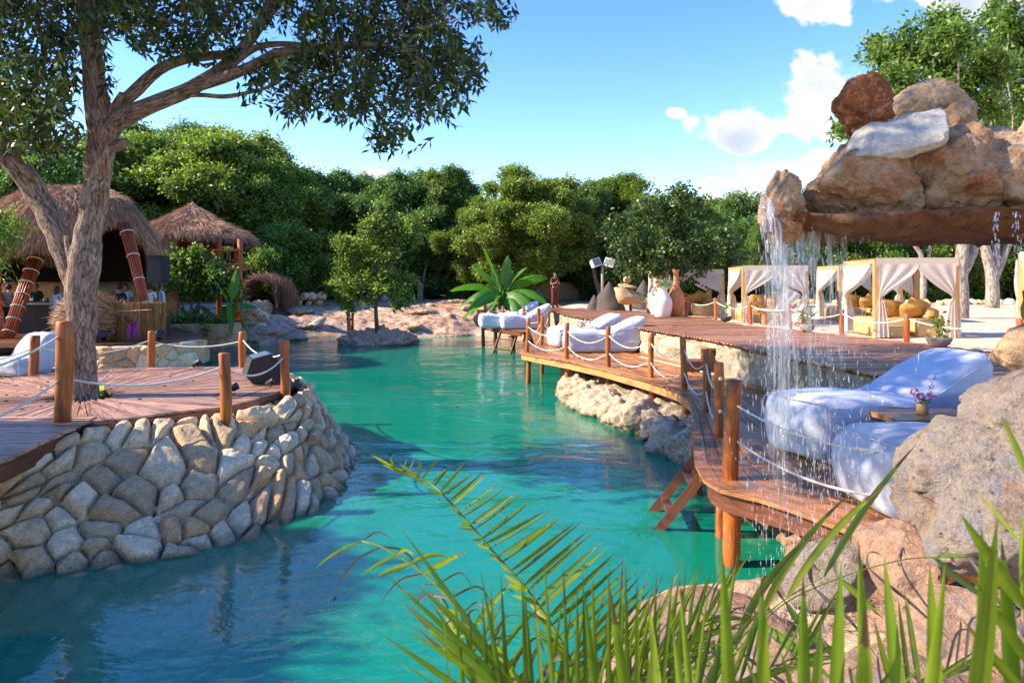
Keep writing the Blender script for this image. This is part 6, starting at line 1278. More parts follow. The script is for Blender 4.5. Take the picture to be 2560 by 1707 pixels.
def parcan(lab, x, y, z, s=1.0, rz=0):
    t_ = thing('stage_light', lab, 'spotlight', (x, y, z)); mb = MB(); c = np.array([x, y, z + .12 * s]); d = np.array([math.cos(rz), math.sin(rz), .5]); d /= np.linalg.norm(d)
    mb.tube([c - d * .1 * s, c + d * .08 * s, c + d * .1 * s], [.05 * s, .075 * s, .08 * s], 14); mb.build('housing', M['black_plastic'], t_, smooth=True); mb = MB(); mb.tube([c + d * .1 * s, c + d * .104 * s], .07 * s, 14); mb.build('lens', M['dark_metal'], t_)
    mb = MB(); mb.tube([c + [0, .09 * s, 0], (x, y + .09 * s, z + .01), (x, y - .09 * s, z + .01), c - [0, .09 * s, 0]], .008 * s, 5); mb.build('bracket', M['dark_metal'], t_)
parcan('small black stage light on the floor left of the straw counter', wx(262, 20.4), 20.3, PZ, 1.5, -1.2); parcan('small black stage light with a shiny lens beside the back terrace post', wx(402, 20.6), 20.5, PZ, 1.6, -.9)
q = P(505, 918, ZT); parcan('little black and silver light lying on the far edge of the round deck', q[0], q[1] - .25, ZT, .9, .4)
q = P(582, 985, ZT); parcan('little silver spotlight with cable lying near the front edge of the round deck', q[0], q[1], ZT, .8, .2)
q = P(675, 968, ZT); parcan('little silver spotlight on the deck just under the wedge monitor', q[0], q[1], ZT, .7, 0)
# floor monitor (wedge)
mt = thing('stage_monitor', 'black wedge-shaped stage monitor leaning on the rope at the right edge of the round deck', 'loudspeaker', P(655, 963, ZT))
c0 = P(648, 962, ZT) + [0, .25, 0]; prof = np.array([(-.33, .14), (-.22, 0), (.26, 0), (.36, .16), (.1, .50), (-.24, .42)])   # side profile
Mx = rotm(0, -10, 0) ; ang = R(28); dx_ = np.array([math.cos(ang), math.sin(ang), 0]); dy_ = np.array([-math.sin(ang), math.cos(ang), 0])
def mon(e, y): return c0 + dx_ * e[0] + dy_ * y + np.array([0, 0, e[1] + .02])
V = [mon(e, -.22) for e in prof] + [mon(e, .38) for e in prof]; n = 6
mb = MB(); mb.add(V, [tuple(range(n)), tuple(range(n, 2 * n))[::-1]] + [((i + 1) % n, i, i + n, (i + 1) % n + n) for i in range(n)]); mb.build('cabinet', M['black_plastic'], mt)
e1, e2 = prof[3], prof[4]; e1b = e1 * .9 + e2 * .1; e2b = e1 * .08 + e2 * .92; off = dx_ * .012 + np.array([0, 0, .006]); qd = [mon(e1b, -.2) + off, mon(e1b, .36) + off, mon(e2b, .36) + off, mon(e2b, -.2) + off]
mb = MB(); V = qd + [v_ - off * 1.5 for v_ in qd]; mb.add(V, [(0, 1, 2, 3), (7, 6, 5, 4), (0, 4, 5, 1), (1, 5, 6, 2), (2, 6, 7, 3), (3, 7, 4, 0)]); mb.build('grille', M['speaker_cloth'], mt)
e1, e2 = prof[4], prof[5]; e1b = e1 * .9 + e2 * .1; e2b = e1 * .1 + e2 * .9; off = np.array([0, 0, .012]); qd = [mon(e1b, -.2) + off, mon(e1b, .36) + off, mon(e2b, .36) + off, mon(e2b, -.2) + off]
mb = MB(); V = qd + [v_ - off * 1.5 for v_ in qd]; mb.add(V, [(0, 1, 2, 3), (7, 6, 5, 4), (0, 4, 5, 1), (1, 5, 6, 2), (2, 6, 7, 3), (3, 7, 4, 0)]); mb.build('top_panel', M['speaker_cloth'], mt)
def cable(lab, pts, r_=.006):
    mb = MB(); mb.tube(smoothpath(pts, 60), r_, 5); mb.build('cable', M['black_plastic'], smooth=True, label=lab, cat='cable')
cable('black cable curling from the small spotlight towards the front terrace post', [P(x, y, ZT + .012) for x, y in [(582, 985), (560, 978), (535, 990), (560, 998), (610, 990), (650, 975), (680, 965)]])
cable('black cable along the back edge of the round deck', [P(x, y, ZT + .012) for x, y in [(-40, 948), (60, 940), (160, 938), (300, 930), (400, 924), (470, 922), (520, 926), (560, 930), (640, 938)]])
mb = MB(); leafquads(mb, np.array([P(262, 975, ZT) + [0, 0, -.08]] * 6) + rs(2).randn(6, 3) * .03, rs(3).randn(6, 3) * .5 + [0, -.3, .6], .16, .10, rs(4), np.array([.8] * 6)); mb.build('sprout', M['leaf_bright'], label='bright green sprout growing in the hole beside the big trunk', cat='plant')
mb = MB(); mb.lathe([(1.0, 0.0), (0.02, 0.001)], (TC[0], TC[1], .93), 24); mb.build('tree_pit', M['pebble_dark'], kind='structure')
# handrail on far shore
hr = thing('handrail', 'small dark red timber handrail going down into the water left of the island', 'handrail', (wx(873, 33), 33, .2))
for k, px in enumerate((868, 879)):
    mb = MB(); x = wx(px, 34 - k); mb.beam((x, 34.2 - k, -.3), (x, 34.2 - k, 1.45 - .1 * k), .1, .1); mb.build('post', M['red_stake'], hr)
mb = MB(); mb.beam((wx(868, 34), 34.3, 1.42), (wx(884, 32), 31.6, .2), .08, .08); mb.build('rail', M['red_stake'], hr)
# twig arch
ta = thing('twig_arch', 'dark tunnel-like arch woven from twigs at the foot of the wood beside the conical hut', 'twig arch', (wx(650, 38.5), 38.5, 1.2)); z0 = gz(wx(650, 38), 38) + .05; mb = MB(); r = rs(4)
cxa = wx(648, 38); A1 = np.linspace(0, math.pi, 200)
bs = []; dd_ = []
for k in range(60):
    yk = 38 + 2.2 * k / 60; s = 1 + .25 * (k / 60)
    for a in A1[::4]: bs.append((cxa + 1.0 * s * math.cos(a) + .004 * k, yk, z0 + 1.75 * math.sin(a) ** .8)); dd_.append((-math.sin(a), .6 * r.randn(), math.cos(a)))
straws(mb, np.array(bs), np.array(dd_), 9000, .55, .012, 7, .25, 0, .7)
mb.build('twigs', M['straw'], ta)
G = np.stack([np.stack([cxa + .98 * np.cos(A1), 0 * A1 + y_, z0 + 1.7 * np.sin(A1) ** .8], 1) for y_ in (38.05, 40.3)], 0); mb = MB(); mb.grid(G, .3); mb.build('shade_lining', M['dark_interior'], ta)  # near-black inner sheet stands for the shade inside the tunnel
rr_ = np.linspace(0, math.pi, 40); 
mb = MB(); mb.tube([(cxa + 1.02 * math.cos(a), 37.98, z0 + 1.75 * max(0, math.sin(a)) ** .8) for a in rr_], .07, 6); mb.build('rim', M['twig_dark'], ta)
sidew = MB()
for sg in (-1, 1):
    for k in range(26): x = cxa + sg * (.95 + .55 * r.rand()); sidew.tube([(x, 38 + .3 * r.rand(), z0 - .1), (x - sg * .15, 38.2, z0 + 1.0 + .5 * r.rand())], .02, 4, t=r.rand())
sidew.build('side_twigs', M['twig_dark'], ta)
# twig fence at the back
tf = thing('twig_fence', 'dark brushwood fence along the foot of the wood behind the far shore', 'fence', (-6, 52, 1.5)); mb = MB(); r = rs(14)
xx_ = np.linspace(wx(560, 53), wx(1270, 53), 420); bs = np.stack([xx_, 53 + .1 * r.randn(420), np.full(420, 3.3)], 1); straws(mb, bs, np.tile([0, 0, -1.], (420, 1)), 1500, 1.35, .02, 6, .12, 0, .35); mb.build('brush', M['straw'], tf)
for k in range(9): x = wx(580 + k * 85, 52.9); mb = MB(); mb.tube([(x, 52.9, 1.4), (x, 52.9, 3.3)], .06, 6); mb.build('post', M['twig_dark'], tf, smooth=True)

# ------------------------------------------------------------------ bean bags
def superbox(n=40):
    V, F = ICO[5]; return V, F
def beanbag(name, lab, loc, rz, L=2.0, W=.95, hf=.62, hb=.95, seed=1, kind='lounger', group=None):
    """soft lounger: low flat front, raised back; local x = from foot to head"""
    V, F = ICO[6]; lo = np.zeros(len(V)); hi = np.full(len(V), 3.0)
    for _ in range(26):
        md = (lo + hi) / 2; val = (md * np.abs(V[:, 0])) ** 16 + (md * np.abs(V[:, 1])) ** 8 + (md * np.abs(V[:, 2])) ** 8; hi = np.where(val > 1, md, hi); lo = np.where(val > 1, lo, md)
    q = V * ((lo + hi) / 2)[:, None]
    def shape(q):
        x, y, z = q[:, 0], q[:, 1], q[:, 2]; t_ = (x + 1) / 2
        if kind == 'lounger': top = hf + (hb - hf) * sstep(.56, 1.0, t_) - .06 * np.exp(-((t_ - .52) / .14) ** 2)
        else: top = hf + (hb - hf) * sstep(.45, .8, t_)
        back = sstep(.58, 1.0, t_); zz = (z + 1) / 2
        foot = np.clip(-x, 0, 1) ** 20
        X = x * L / 2 - foot * .07 * (1 - z * z) * (1 - .6 * y * y) + back * zz * top * .30
        Y_ = y * W / 2 * (1 + .09 * (1 - z * z) - .05 * foot * z) * (1 - .10 * back * zz)
        Z = zz * top + .05 * (1 - y * y) * np.clip(z, 0, 1) * (1 - foot) + .08 * back * np.clip(z, 0, 1) ** 4 * np.abs(y) ** 6 - .05 * foot * (1 - np.abs(y)) * np.clip(z, 0, 1)
        return X, Y_, Z, t_
    X, Yv_, Z, t_ = shape(q); z = q[:, 2]; Q = np.stack([X, Yv_, Z], 1)
    fold = fbm(np.stack([X * 2.2 + seed, Yv_ * 2.2, Z * 3.5], 1), 4, seed) * .018 - .034 * np.abs(vnoise(np.stack([X * 1.6 + seed, Yv_ * 1.6, Z * 5], 1), seed + 3)) + .026 * np.sin(X * 24 + 3 * vnoise(Q * 2 + seed, 2)) * np.exp(-((t_ - .60) / .07) ** 2) * np.clip(z, 0, 1)
    # wrinkles fanning from the corners
    for (cx__, cy__) in ((-1, -1), (-1, 1), (1, -1), (1, 1)):
        dx__ = (q[:, 0] - cx__) * L / 2; dy__ = (q[:, 1] - cy__) * W / 2; dz__ = (q[:, 2] - 1) * hf / 2; rr__ = np.sqrt(dx__ ** 2 + dy__ ** 2 + dz__ ** 2); an__ = np.arctan2(np.abs(dz__) + np.abs(dy__), np.abs(dx__) + 1e-3)
        fold = fold + .018 * np.sin(an__ * 15 + seed) * np.exp(-((rr__ - .16) / .13) ** 2)
    Q = Q + V * fold[:, None] * (Q[:, 2:3] > .03); Q[:, 2] = np.maximum(Q[:, 2], 0.0)
    rot = rotm(0, 0, rz); Q = Q @ rot.T + np.asarray(loc, float)
    t0 = thing(name, lab, 'bean bag', loc, group); mb = MB(); mb.add(Q, F, .5); mb.build('cushion', M['beanbag_fabric'], t0, smooth=True)
    def pipe(pts):
        X, Y_, Z, _ = shape(np.array(pts, float)); mb = MB(); mb.tube(np.stack([X, Y_, Z + .004], 1) @ rot.T + np.asarray(loc, float), .0075, 5); mb.build('piping', M['beanbag_fabric'], t0, smooth=True)
    for sy in (-1, 1): pipe([(a, sy * .975, .80) for a in np.linspace(-.95, .93, 30)])
    pipe([(-.975, -.985, b) for b in np.linspace(-.9, .8, 10)] + [(-.975, a, .93) for a in np.linspace(-.9, .9, 14)] + [(-.975, .985, b) for b in np.linspace(.8, -.9, 10)])
    return t0
def bag_px(px, py, z): return P(px, py, z)
q = P(1500, 878, ZL); beanbag('bean_bag', 'long white bean bag lounger right behind the lower deck ropes, facing the pool', q + [0, 0, .0], 4, 2.05, .95, .62, 1.02, 1)
q = P(1466, 868, ZL) + [-.1, .45, 0]; beanbag('bean_bag', 'white bean bag lounger behind the first one, against the masonry wall', q, 22, 2.05, .9, .6, 1.0, 2)
q = P(2230, 1070, ZL); beanbag('bean_bag', 'big white bean bag lounger near the falling water, its end lit by the sun', (4.5, 8.5, ZL), 20, 2.55, 1.0, .70, 1.15, 3)
beanbag('bean_bag', 'blue-shaded white bean bag in front, partly behind the pitted boulder', (4.38, 6.35, ZL), 6, 2.4, 1.0, .68, 1.1, 4)
beanbag('bean_bag', 'white bean bag at the left end of the shaded landing deck', (-.65, 29.8, ZL), 8, 1.5, .9, .6, .65, 5)
beanbag('bean_bag', 'front white bean bag with raised back on the shaded landing deck', (.45, 29.2, ZL), 6, 1.8, .95, .6, 1.05, 6)
beanbag('bean_bag', 'rear white bean bag on the shaded landing deck, beside the banana plant', (.1, 31.2, ZL), 12, 1.6, .9, .6, 1.1, 7)
q = at_ground(978, 782, 1.1); beanbag('bean_bag', 'small white bean bag chair with a dark patterned motif on the far shore', q, 60, 1.0, .9, .42, .95, 8, kind='chair')
V = [q + a for a in [(-.1, -.62, .42), (-.3, -.6, .62), (.0, -.58, .55), (.12, -.6, .72), (.3, -.56, .7), (.34, -.6, .45), (.1, -.6, .5)]]; mb = MB(); leafquads(mb, np.array(V) + rs(3).randn(7, 3) * .02, rs(6).randn(7, 3) * [1, .1, .8], .3, .14, rs(7), np.full(7, .1)); mb.build('palm_print', M['net_black'], label='dark leaf-shaped print on the bean bag chair on the far shore', cat='fabric print')  # pattern of the bag's cloth, built as flat black leaf shapes
q = P(38, 935, .62); q[2] = gz(q[0], q[1]) ; beanbag('bean_bag', 'white bean bag chair on the ground at the left edge behind the terrace rope', q + [0, .3, .02], 75, 1.0, .85, .45, 1.0, 9, kind='chair')
# ------------------------------------------------------------------ table, bench, steps
tb_ = thing('low_table', 'low square-edged wooden table between the two near bean bags', 'table', (4.55, 7.55, ZL)); mb = MB(); mb.box((4.62, 7.62, ZL + .56), (1.05, .62, .055), R(4)); mb.build('table_top', M['table_wood'], tb_)
for (x, y) in ((4.2, 7.4), (5.05, 7.45), (4.2, 7.85), (5.05, 7.9)): mb = MB(); mb.box((x, y, ZL + .265), (.06, .06, .53)); mb.build('leg', M['table_wood'], tb_)
mb = MB(); mb.box((5.33, 7.55, ZL + .40), (.36, .5, .70), R(4)); mb.build('wood_stool', M['dark_wood'], label='dark wooden block stool at the right end of the low table', cat='stool')
fp_ = thing('flower_pot', 'small tan clay pot with pink flowers on the low wooden table', 'flower pot', (4.62, 7.62, ZL + .588)); mb = MB(); c = (4.58, 7.62, ZL + .588); mb.lathe([(.001, 0), (.055, 0), (.062, .01), (.060, .115), (.054, .12), (.05, .10), (.001, .1)], c, 20); mb.build('pot', M['pot_clay'], fp_, smooth=True)
for k, (dx, dz, s) in enumerate([(-.10, .25, .052), (-.03, .20, .05), (.095, .20, .055)]):
    mb = MB(); r = rs(k)
    for j in range(26): u_ = r.randn(3); u_ /= np.linalg.norm(u_); mb.add(ICO[2][0] * [.4, .4, .4] * s * .5 + np.array(c) + [dx, -.02, dz] + u_ * s * .72, ICO[2][1], r.rand())
    mb.build('blossom', M['flower_pink'], fp_, smooth=True)
mb = MB(); r = rs(3)
for dx, dz in ((-.1, .22), (-.03, .17), (.095, .17), (.12, .36)): mb.tube([np.array(c) + [0, 0, .1], np.array(c) + [dx * .9, -.01, dz]], .003, 4, t=.5)
leafquads(mb, np.array(c) + r.randn(40, 3) * [.03, .03, .02] + [.0, 0, .14], r.randn(40, 3) + [0, 0, .6], .05, .02, r, r.rand(40) * .7); leafquads(mb, np.array(c) + np.linspace([.08, 0, .22], [.14, 0, .42], 24) + r.randn(24, 3) * .012, r.randn(24, 3) + [0, 0, .3], .035, .018, r, r.rand(24) * .5); mb.build('foliage', M['leaf_b'], fp_)
bn = thing('box_bench', 'open-fronted red-brown wooden bench box against the masonry wall behind the near bean bag', 'bench', (5.35, 9.9, ZL))
mb = MB(); x0, y0 = 5.25, 9.85; mb.box((x0, y0, ZL + .40), (.62, .75, .05)); mb.build('seat', M['deck_wood_upper'], bn)
for k, (x, y, w_, d_) in enumerate([(x0 - .28, y0 - .1, .05, .55), (x0 + .28, y0 - .1, .05, .55)]): mb = MB(); mb.box((x, y, ZL + .19), (w_, d_, .37)); mb.build('side', M['deck_wood_upper'], bn)
st = thing('box_steps', 'dark red wooden box steps against the masonry wall behind the deck posts', 'steps', P(1770, 925, ZL)); a = P(1745, 930, ZL)
mb = MB(); mb.box((a[0] + .02, a[1] + .25, ZL + .12), (.55, .55, .24)); mb.build('lower_step', M['dark_wood'], st); mb = MB(); mb.box((a[0] + .5, a[1] + .3, ZL + .25), (.55, .6, .5)); mb.build('upper_step', M['dark_wood'], st)
mb = MB(); mb.box((a[0] + .5, a[1] + .3, ZL + .52), (.6, .66, .04)); mb.build('tread', M['deck_wood'], st)
mb = MB(); pts = [P(x, y, ZL + .02) for x, y in [(1600, 892), (1700, 915), (1780, 935), (1840, 945), (1900, 962), (1983, 990), (2100, 1010), (2180, 1015)]]; mb.tube(smoothpath(pts, 60), .014, 6); mb.build('loose_rope', M['rope'], smooth=True, label='white rope lying along the foot of the masonry wall on the lower deck', cat='rope')
fl2 = thing('flower_vase', 'small vase of pale pink flowers between the two bean bags on the lower deck', 'flower vase', P(1457, 868, ZL)); c = P(1457, 868, ZL) + [0, .15, .5]; mb = MB(); mb.lathe([(.001, -.5), (.12, -.5), (.12, 0), (.04, 0), (.045, .1), (.001, .1)], c, 14); mb.build('stand', M['table_wood'], fl2); mb = MB(); r = rs(3); u_ = r.randn(26, 3) * [.13, .1, .07] + [0, 0, .24]
for q in u_: mb.add(ICO[2][0] * .03 + c + q, ICO[2][1], r.rand())
mb.build('blossoms', M['flower_pale'], fl2, smooth=True); mb = MB(); leafquads(mb, c + r.randn(60, 3) * [.08, .08, .06] + [0, 0, .15], r.randn(60, 3) + [0, 0, .5], .08, .03, r, r.rand(60)); mb.build('foliage', M['leaf_b'], fl2)

# ------------------------------------------------------------------ rope fence and pots along the upper boardwalk
ur = thing('rope_railing', 'low dark red posts and single white rope along the sand side of the boardwalk', 'railing', (8, 18, ZU)); up_ = []
for k, (px, py, h_) in enumerate([(1513, 764, .62), (1544, 768, .55), (1577, 774, .58), (1619, 779, .58), (1717, 790, .68), (1789, 798, .72), (1876, 809, .66), (1975, 818, .64), (2105, 835, .60), (2268, 855, .60), (2550, 880, .62)]):
    q = P(px, py, ZU) ; up_.append((q, h_)); mb = MB(); post(mb, q[0], q[1], ZU - .1, ZU + h_, .058 if px > 1700 else .07, k + 120, .01); mb.build('post', M['red_stake'], ur, smooth=True)
for (a, ha), (b, hb_) in zip(up_[:-1], up_[1:]): rope2(a + [0, 0, ha * .85], b + [0, 0, hb_ * .85], min(.2, .07 * np.linalg.norm(b - a)), ur, .016)
def bowl(lab, px, py, z, r_, h_, plantsz, seed, lemons=0, leafm='leaf_b'):
    q = P(px, py, z); t_ = thing('bowl_planter', lab, 'planter', q); mb = MB(); mb.lathe([(.001, 0), (r_ * .45, 0), (r_ * .8, h_ * .35), (r_, h_ * .8), (r_ * .98, h_), (r_ * .86, h_), (r_ * .8, h_ * .8), (.001, h_ * .75)], q, 22, t=.8); V = mb.V[0]; V += .012 * fbm(V * 9, 3, seed)[:, None]; mb.build('bowl', M['grey_rock'] if lemons or seed % 2 else M['pebble_dark'], t_, smooth=True)
    r = rs(seed); mb = MB(); top = q + [0, 0, h_ * .85]; mb.tube([top, top + [.02, 0, plantsz * .6]], .012, 5, t=.1); 
    leafquads(mb, top + r.randn(70, 3) * [plantsz * .22, plantsz * .22, plantsz * .24] + [0, 0, plantsz * .6], r.randn(70, 3) + [0, 0, .3], .10, .055, r, r.rand(70) * .8); leafquads(mb, top + r.randn(30, 3) * [r_ * .4, r_ * .4, .02] + [0, 0, .02], r.randn(30, 3) + [0, 0, .6], .08, .04, r, r.rand(30)); mb.build('plant', M[leafm], t_)
    for k in range(lemons): mb = MB(); mb.add(ICO[3][0] * [.06, .045, .045] + top + [(-.10, -.06, .02), (.12, -.03, .03), (.02, .02, .01)][k], ICO[3][1]); mb.build('lemon', M['lemon'], t_, smooth=True)
bowl('grey stone bowl with lemons and a small green plant beside the boardwalk rope, nearest', 2348, 868, ZU, .235, .2, .42, 3, 2)
bowl('grey stone bowl with a leafy plant seen through the falling water', 2018, 830, ZU, .2, .2, .5, 5)
bowl('dark bowl with a citrus seedling in front of the second canopied bed', 1815, 804, ZU, .19, .17, .55, 6, leafm='leaf_a')
bowl('small dark bowl planter beside the left white vase', 1625, 783, ZU, .17, .17, .75, 8)
bowl('small dark bowl planter in front of the netted mound', 1546, 774, ZU, .17, .22, .35, 10)
def vase(lab, x, y, z, prof, mtl, plant=False):
    t_ = thing('clay_vase', lab, 'vase', (x, y, z)); mb = MB(); p = np.array(prof, float); pp = smoothpath(p, 40); mb.lathe(pp, (x, y, z), 32); mb.build('body', M[mtl], t_, smooth=True)
    if plant: r = rs(4); mb = MB(); top = np.array([x, y, z + p[-1, 1]]); leafquads(mb, top + r.randn(90, 3) * [.13, .1, .09] + [.05, 0, .08], r.randn(90, 3) * [.6, .6, .5] + [0, 0, .8], .22, .045, r, r.rand(90) * .9); mb.build('succulent', M['leaf_grey'], t_)
v0 = P(1656, 792, ZU)
vase('smooth white hip-shaped clay vase with pale succulents on top, left of the terracotta one', v0[0], v0[1], ZU, [(.26, 0), (.30, .08), (.36, .4), (.34, .62), (.22, .85), (.17, .98), (.20, 1.06)], 'white_clay', True)
v0 = P(1650, 788, ZU); vase('tall slender white clay vase half hidden behind the shorter white one', v0[0] + .0, v0[1] + .6, ZU, [(.2, 0), (.32, .3), (.3, .75), (.16, 1.05), (.12, 1.35), (.17, 1.55)], 'white_clay')
v0 = P(1690, 791, ZU); vase('tall bottle-necked terracotta vase beside the white ones', v0[0], v0[1], ZU, [(.17, 0), (.25, .15), (.32, .5), (.26, .85), (.12, 1.15), (.095, 1.35), (.10, 1.62), (.14, 1.74)], 'terracotta')
v0 = P(1183, 810, .9); vase('squat orange clay jar standing at the left end of the landing deck', wx(1200, 31.5), 31.5, .85, [(.12, 0), (.28, .2), (.3, .42), (.16, .62), (.14, .72), (.18, .78)], 'terracotta')
v0 = (wx(1230, 33.2), 33.2); vase('clay pot with a bright green plant under the banana leaves behind the landing deck', v0[0], v0[1], 1.0, [(.15, 0), (.24, .15), (.26, .35), (.2, .5), (.24, .55)], 'pot_clay', True)
# lamp post
lp = thing('lamp_post', 'lamp post with two pale floodlight boxes at the far end of the sand', 'lamp post', P(1506, 762, ZU)); L0_ = P(1506, 763, ZU); tz = ZC + (HY - 660) * L0_[1] / FPX
mb = MB(); mb.tube([L0_, (L0_[0], L0_[1], tz)], .075, 10, wob=.04); mb.build('pole', M['galvanised'], lp, smooth=True)
for sg in (-1, 1):
    c = np.array([L0_[0] + sg * .38, L0_[1] - .05, tz + .05]); Mr = rotm(-18, sg * 14, sg * -28); mb = MB(); q = np.array([(-.26, -.16, -.22), (.26, -.16, -.22), (.2, .2, -.18), (-.2, .2, -.18), (-.26, -.16, .22), (.26, -.16, .22), (.2, .2, .18), (-.2, .2, .18)]); mb.hexa(q @ Mr.T + c, .6); hd = mb.build('floodlight', M['lamp_white'], lp)
    mb = MB(); g_ = np.array([(-.22, -.175, -.18), (.22, -.175, -.18), (.22, -.162, -.18), (-.22, -.162, -.18), (-.22, -.175, .18), (.22, -.175, .18), (.22, -.162, .18), (-.22, -.162, .18)]); mb.hexa(g_ @ Mr.T + c, .3); mb.build('glass', M['grey_panel'], hd)
    mb = MB(); mb.beam((L0_[0], L0_[1], tz - .05), c + [0, .1, -.1], .05, .05); mb.build('arm', M['galvanised'], lp)
# ------------------------------------------------------------------ canopied beds
def curtain(mb, top0, top1, tie, foot, seed, blow=0, n=26, out=(0, -1, 0), rail=None):
    """cloth hung along top0-top1, gathered at tie, falling to foot"""
    top0, top1, tie, foot = [np.asarray(q, float) for q in (top0, top1, tie, foot)]; u_ = np.linspace(0, 1, n); m1 = 22; o_ = np.asarray(out, float); r = rs(seed); ph_ = r.rand() * 6
    rows = []
    for i in range(m1):
        v_ = i / (m1 - 1); g = sstep(0, 1, v_) ** .8; top = top0 + (top1 - top0) * u_[:, None]; gw = (top1 - top0) * .05
        tgt = tie + gw * (u_[:, None] - .5); k = v_ + 0 * u_; bulge = np.sin(v_ * math.pi) * .12 * u_
        p = top * (1 - g) + tgt * g; p[:, 2] = top[:, 2] * (1 - v_) + tgt[:, 2] * v_ - .10 * np.sin(v_ * math.pi) * u_ ** 1 * 1.2; p = p + o_ * (.03 * np.sin(u_ * (16 + 10 * v_) + ph_) * (.35 + .65 * v_) * (1 - .4 * v_) + bulge * .3)[:, None]
        rows.append(p)
    for i in range(1, 12):
        v_ = i / 11; wd = .055 + .10 * math.sin(v_ * 1.5); dr = (top1 - top0) / np.linalg.norm(top1 - top0); p = tie * (1 - v_) + foot * v_ + dr * (u_[:, None] - .35) * wd * 2.2 + o_ * (.035 * np.sin(u_ * 20 + ph_))[:, None]; rows.append(p)
    mb.grid(np.array(rows))
def pillow(mb, c, s, rot, seed, t=.5):
    V, F = ICO[4]; q = np.sign(V) * np.abs(V) ** .55; e = (np.abs(q[:, 0]) * np.abs(q[:, 2])) ** 3; q = q.copy(); q[:, 1] *= (1 - .75 * np.maximum(np.abs(q[:, 0]), np.abs(q[:, 2])) ** 3); q[:, 0] *= 1 + .1 * e; q[:, 2] *= 1 + .1 * e; q = q * (1 + .03 * fbm(V * 2.5 + seed, 3, seed))[:, None]
    mb.add((q * s) @ rotm(*rot).T + np.asarray(c, float), F, t)
def cabana(lab, c, w_, d_, rz, h=1.9, seed=1, rolled=True, mirror=False, messy=False, pil=True):
    """c = ground position of the near-left corner"""
    t_ = thing('canopied_bed', lab, 'canopied bed', c); Rm_ = rotm(0, 0, rz); c = np.asarray(c, float)
    def W(x, y, z): return Rm_ @ np.array([x, y, z], float) + c
    ux, uy = Rm_ @ np.array([1., 0, 0]), Rm_ @ np.array([0, 1., 0])
    for (x, y) in ((0, 0), (w_, 0), (w_, d_), (0, d_)): mb = MB(); mb.beam(W(x, y, -.05), W(x, y, h), .11, .11, up=uy); mb.build('post', M['cabana_wood'], t_)
    for a, b in (((0, 0), (w_, 0)), ((w_, 0), (w_, d_)), ((w_, d_), (0, d_)), ((0, d_), (0, 0))):
        A_ = W(*a, h - .06); B_ = W(*b, h - .06); dv = (B_ - A_) / np.linalg.norm(B_ - A_); mb = MB(); mb.beam(A_ + dv * .056, B_ - dv * .056, .10, .11); mb.build('beam', M['cabana_wood'], t_)
    o_ = .03; mb = MB(); n = 16; gx_ = np.linspace(-o_, w_ + o_, n); gy_ = np.linspace(0.0, d_, n); G = np.array([[W(a, b, h + .03 - .05 * math.sin(math.pi * i / (n - 1)) * math.sin(math.pi * j / (n - 1))) for j, b in enumerate(gy_)] for i, a in enumerate(gx_)]); mb.grid(G); mb.build('canopy', M['valance_cloth'], t_, smooth=True)
    mb = MB(); us = np.linspace(0, 1, 30); G = np.array([[W(-o_ + (w_ + 2 * o_) * u_, -.075, h + .03 - v_ * .20 + .008 * math.sin(u_ * 14) * v_) for u_ in us] for v_ in np.linspace(0, 1, 4)]); mb.grid(G); mb.build('valance', M['valance_cloth'], t_, smooth=True)
    zt = h * .50
    def cur(a, b, post_, outv, sd, zf=zt, blow=None):
        mb = MB(); foot = W(*post_, 0.03) if blow is None else blow; curtain(mb, W(*a, h - .12), W(*b, h - .12), W(*post_, zf) + Rm_ @ np.array(outv) * .0, foot, sd, out=Rm_ @ np.array(outv)); mb.build('curtain', M['gauze'], t_, smooth=True)
    f = -.085
    cur((.02, f), (w_ * .52, f), (.06, f), (0, -1, 0), seed); cur((w_ * .98, f), (w_ * .48, f), (w_ - .1, f), (0, -1, 0), seed + 1)
    cur((-.085, d_ * .98), (-.085, .1), (-.085, d_ - .08), (-1, 0, 0), seed + 2)
    cur((w_ + .08, .05), (w_ + .08, d_ * .5), (w_ + .08, .08), (1, 0, 0), seed + 3); cur((.05, d_ + .08), (w_ * .45, d_ + .08), (.08, d_ + .08), (0, 1, 0), seed + 4); cur((w_ * .95, d_ + .08), (w_ * .55, d_ + .08), (w_ - .08, d_ + .08), (0, 1, 0), seed + 5)
    # mattress blocks
    def blk(name, x0, x1, y0, y1, z0, z1, mt='ochre_cushion'):
        mb = MB(); x = (x0 + x1) / 2; y = (y0 + y1) / 2; V, F = ICO[4]; q = np.sign(V) * np.abs(V) ** .16; q = q / np.abs(q).max(); mb.add((q * [(x1 - x0) / 2, (y1 - y0) / 2, (z1 - z0) / 2]) @ Rm_.T + W(x, y, (z0 + z1) / 2), F); return mb.build(name, M[mt], t_, smooth=True)
    blk('mattress', .1, w_ - .1, .55, d_ - .15, .0, .45); blk('step_cushion', .1, w_ * .45, .08, .54, .0, .28); blk('side_cushion', w_ * .55, w_ - .12, .1, .54, .0, .45)
    if pil:
        r = rs(seed + 9)
        for k, (x, y, z, s, rt) in enumerate([(w_ * .30, d_ * .45, .66, (.27, .12, .25), (20, 10, 10)), (w_ * .62, d_ * .35, .66, (.28, .12, .24), (35, -15, -10)), (w_ * .75, d_ * .5, .7, (.3, .13, .25), (25, 25, 15)), (w_ * .86, d_ * .3, .58, (.2, .13, .13), (0, 10, 40)), (w_ * .5, d_ * .7, .66, (.28, .12, .24), (25, 10, 0))]):
            mb = MB(); pillow(mb, W(x, y, z), s, (rt[0], rt[1], rt[2] + rz), k, .3 + .5 * r.rand()); mb.build('pillow', M['ochre_pillow'], t_, smooth=True)
    return t_, W
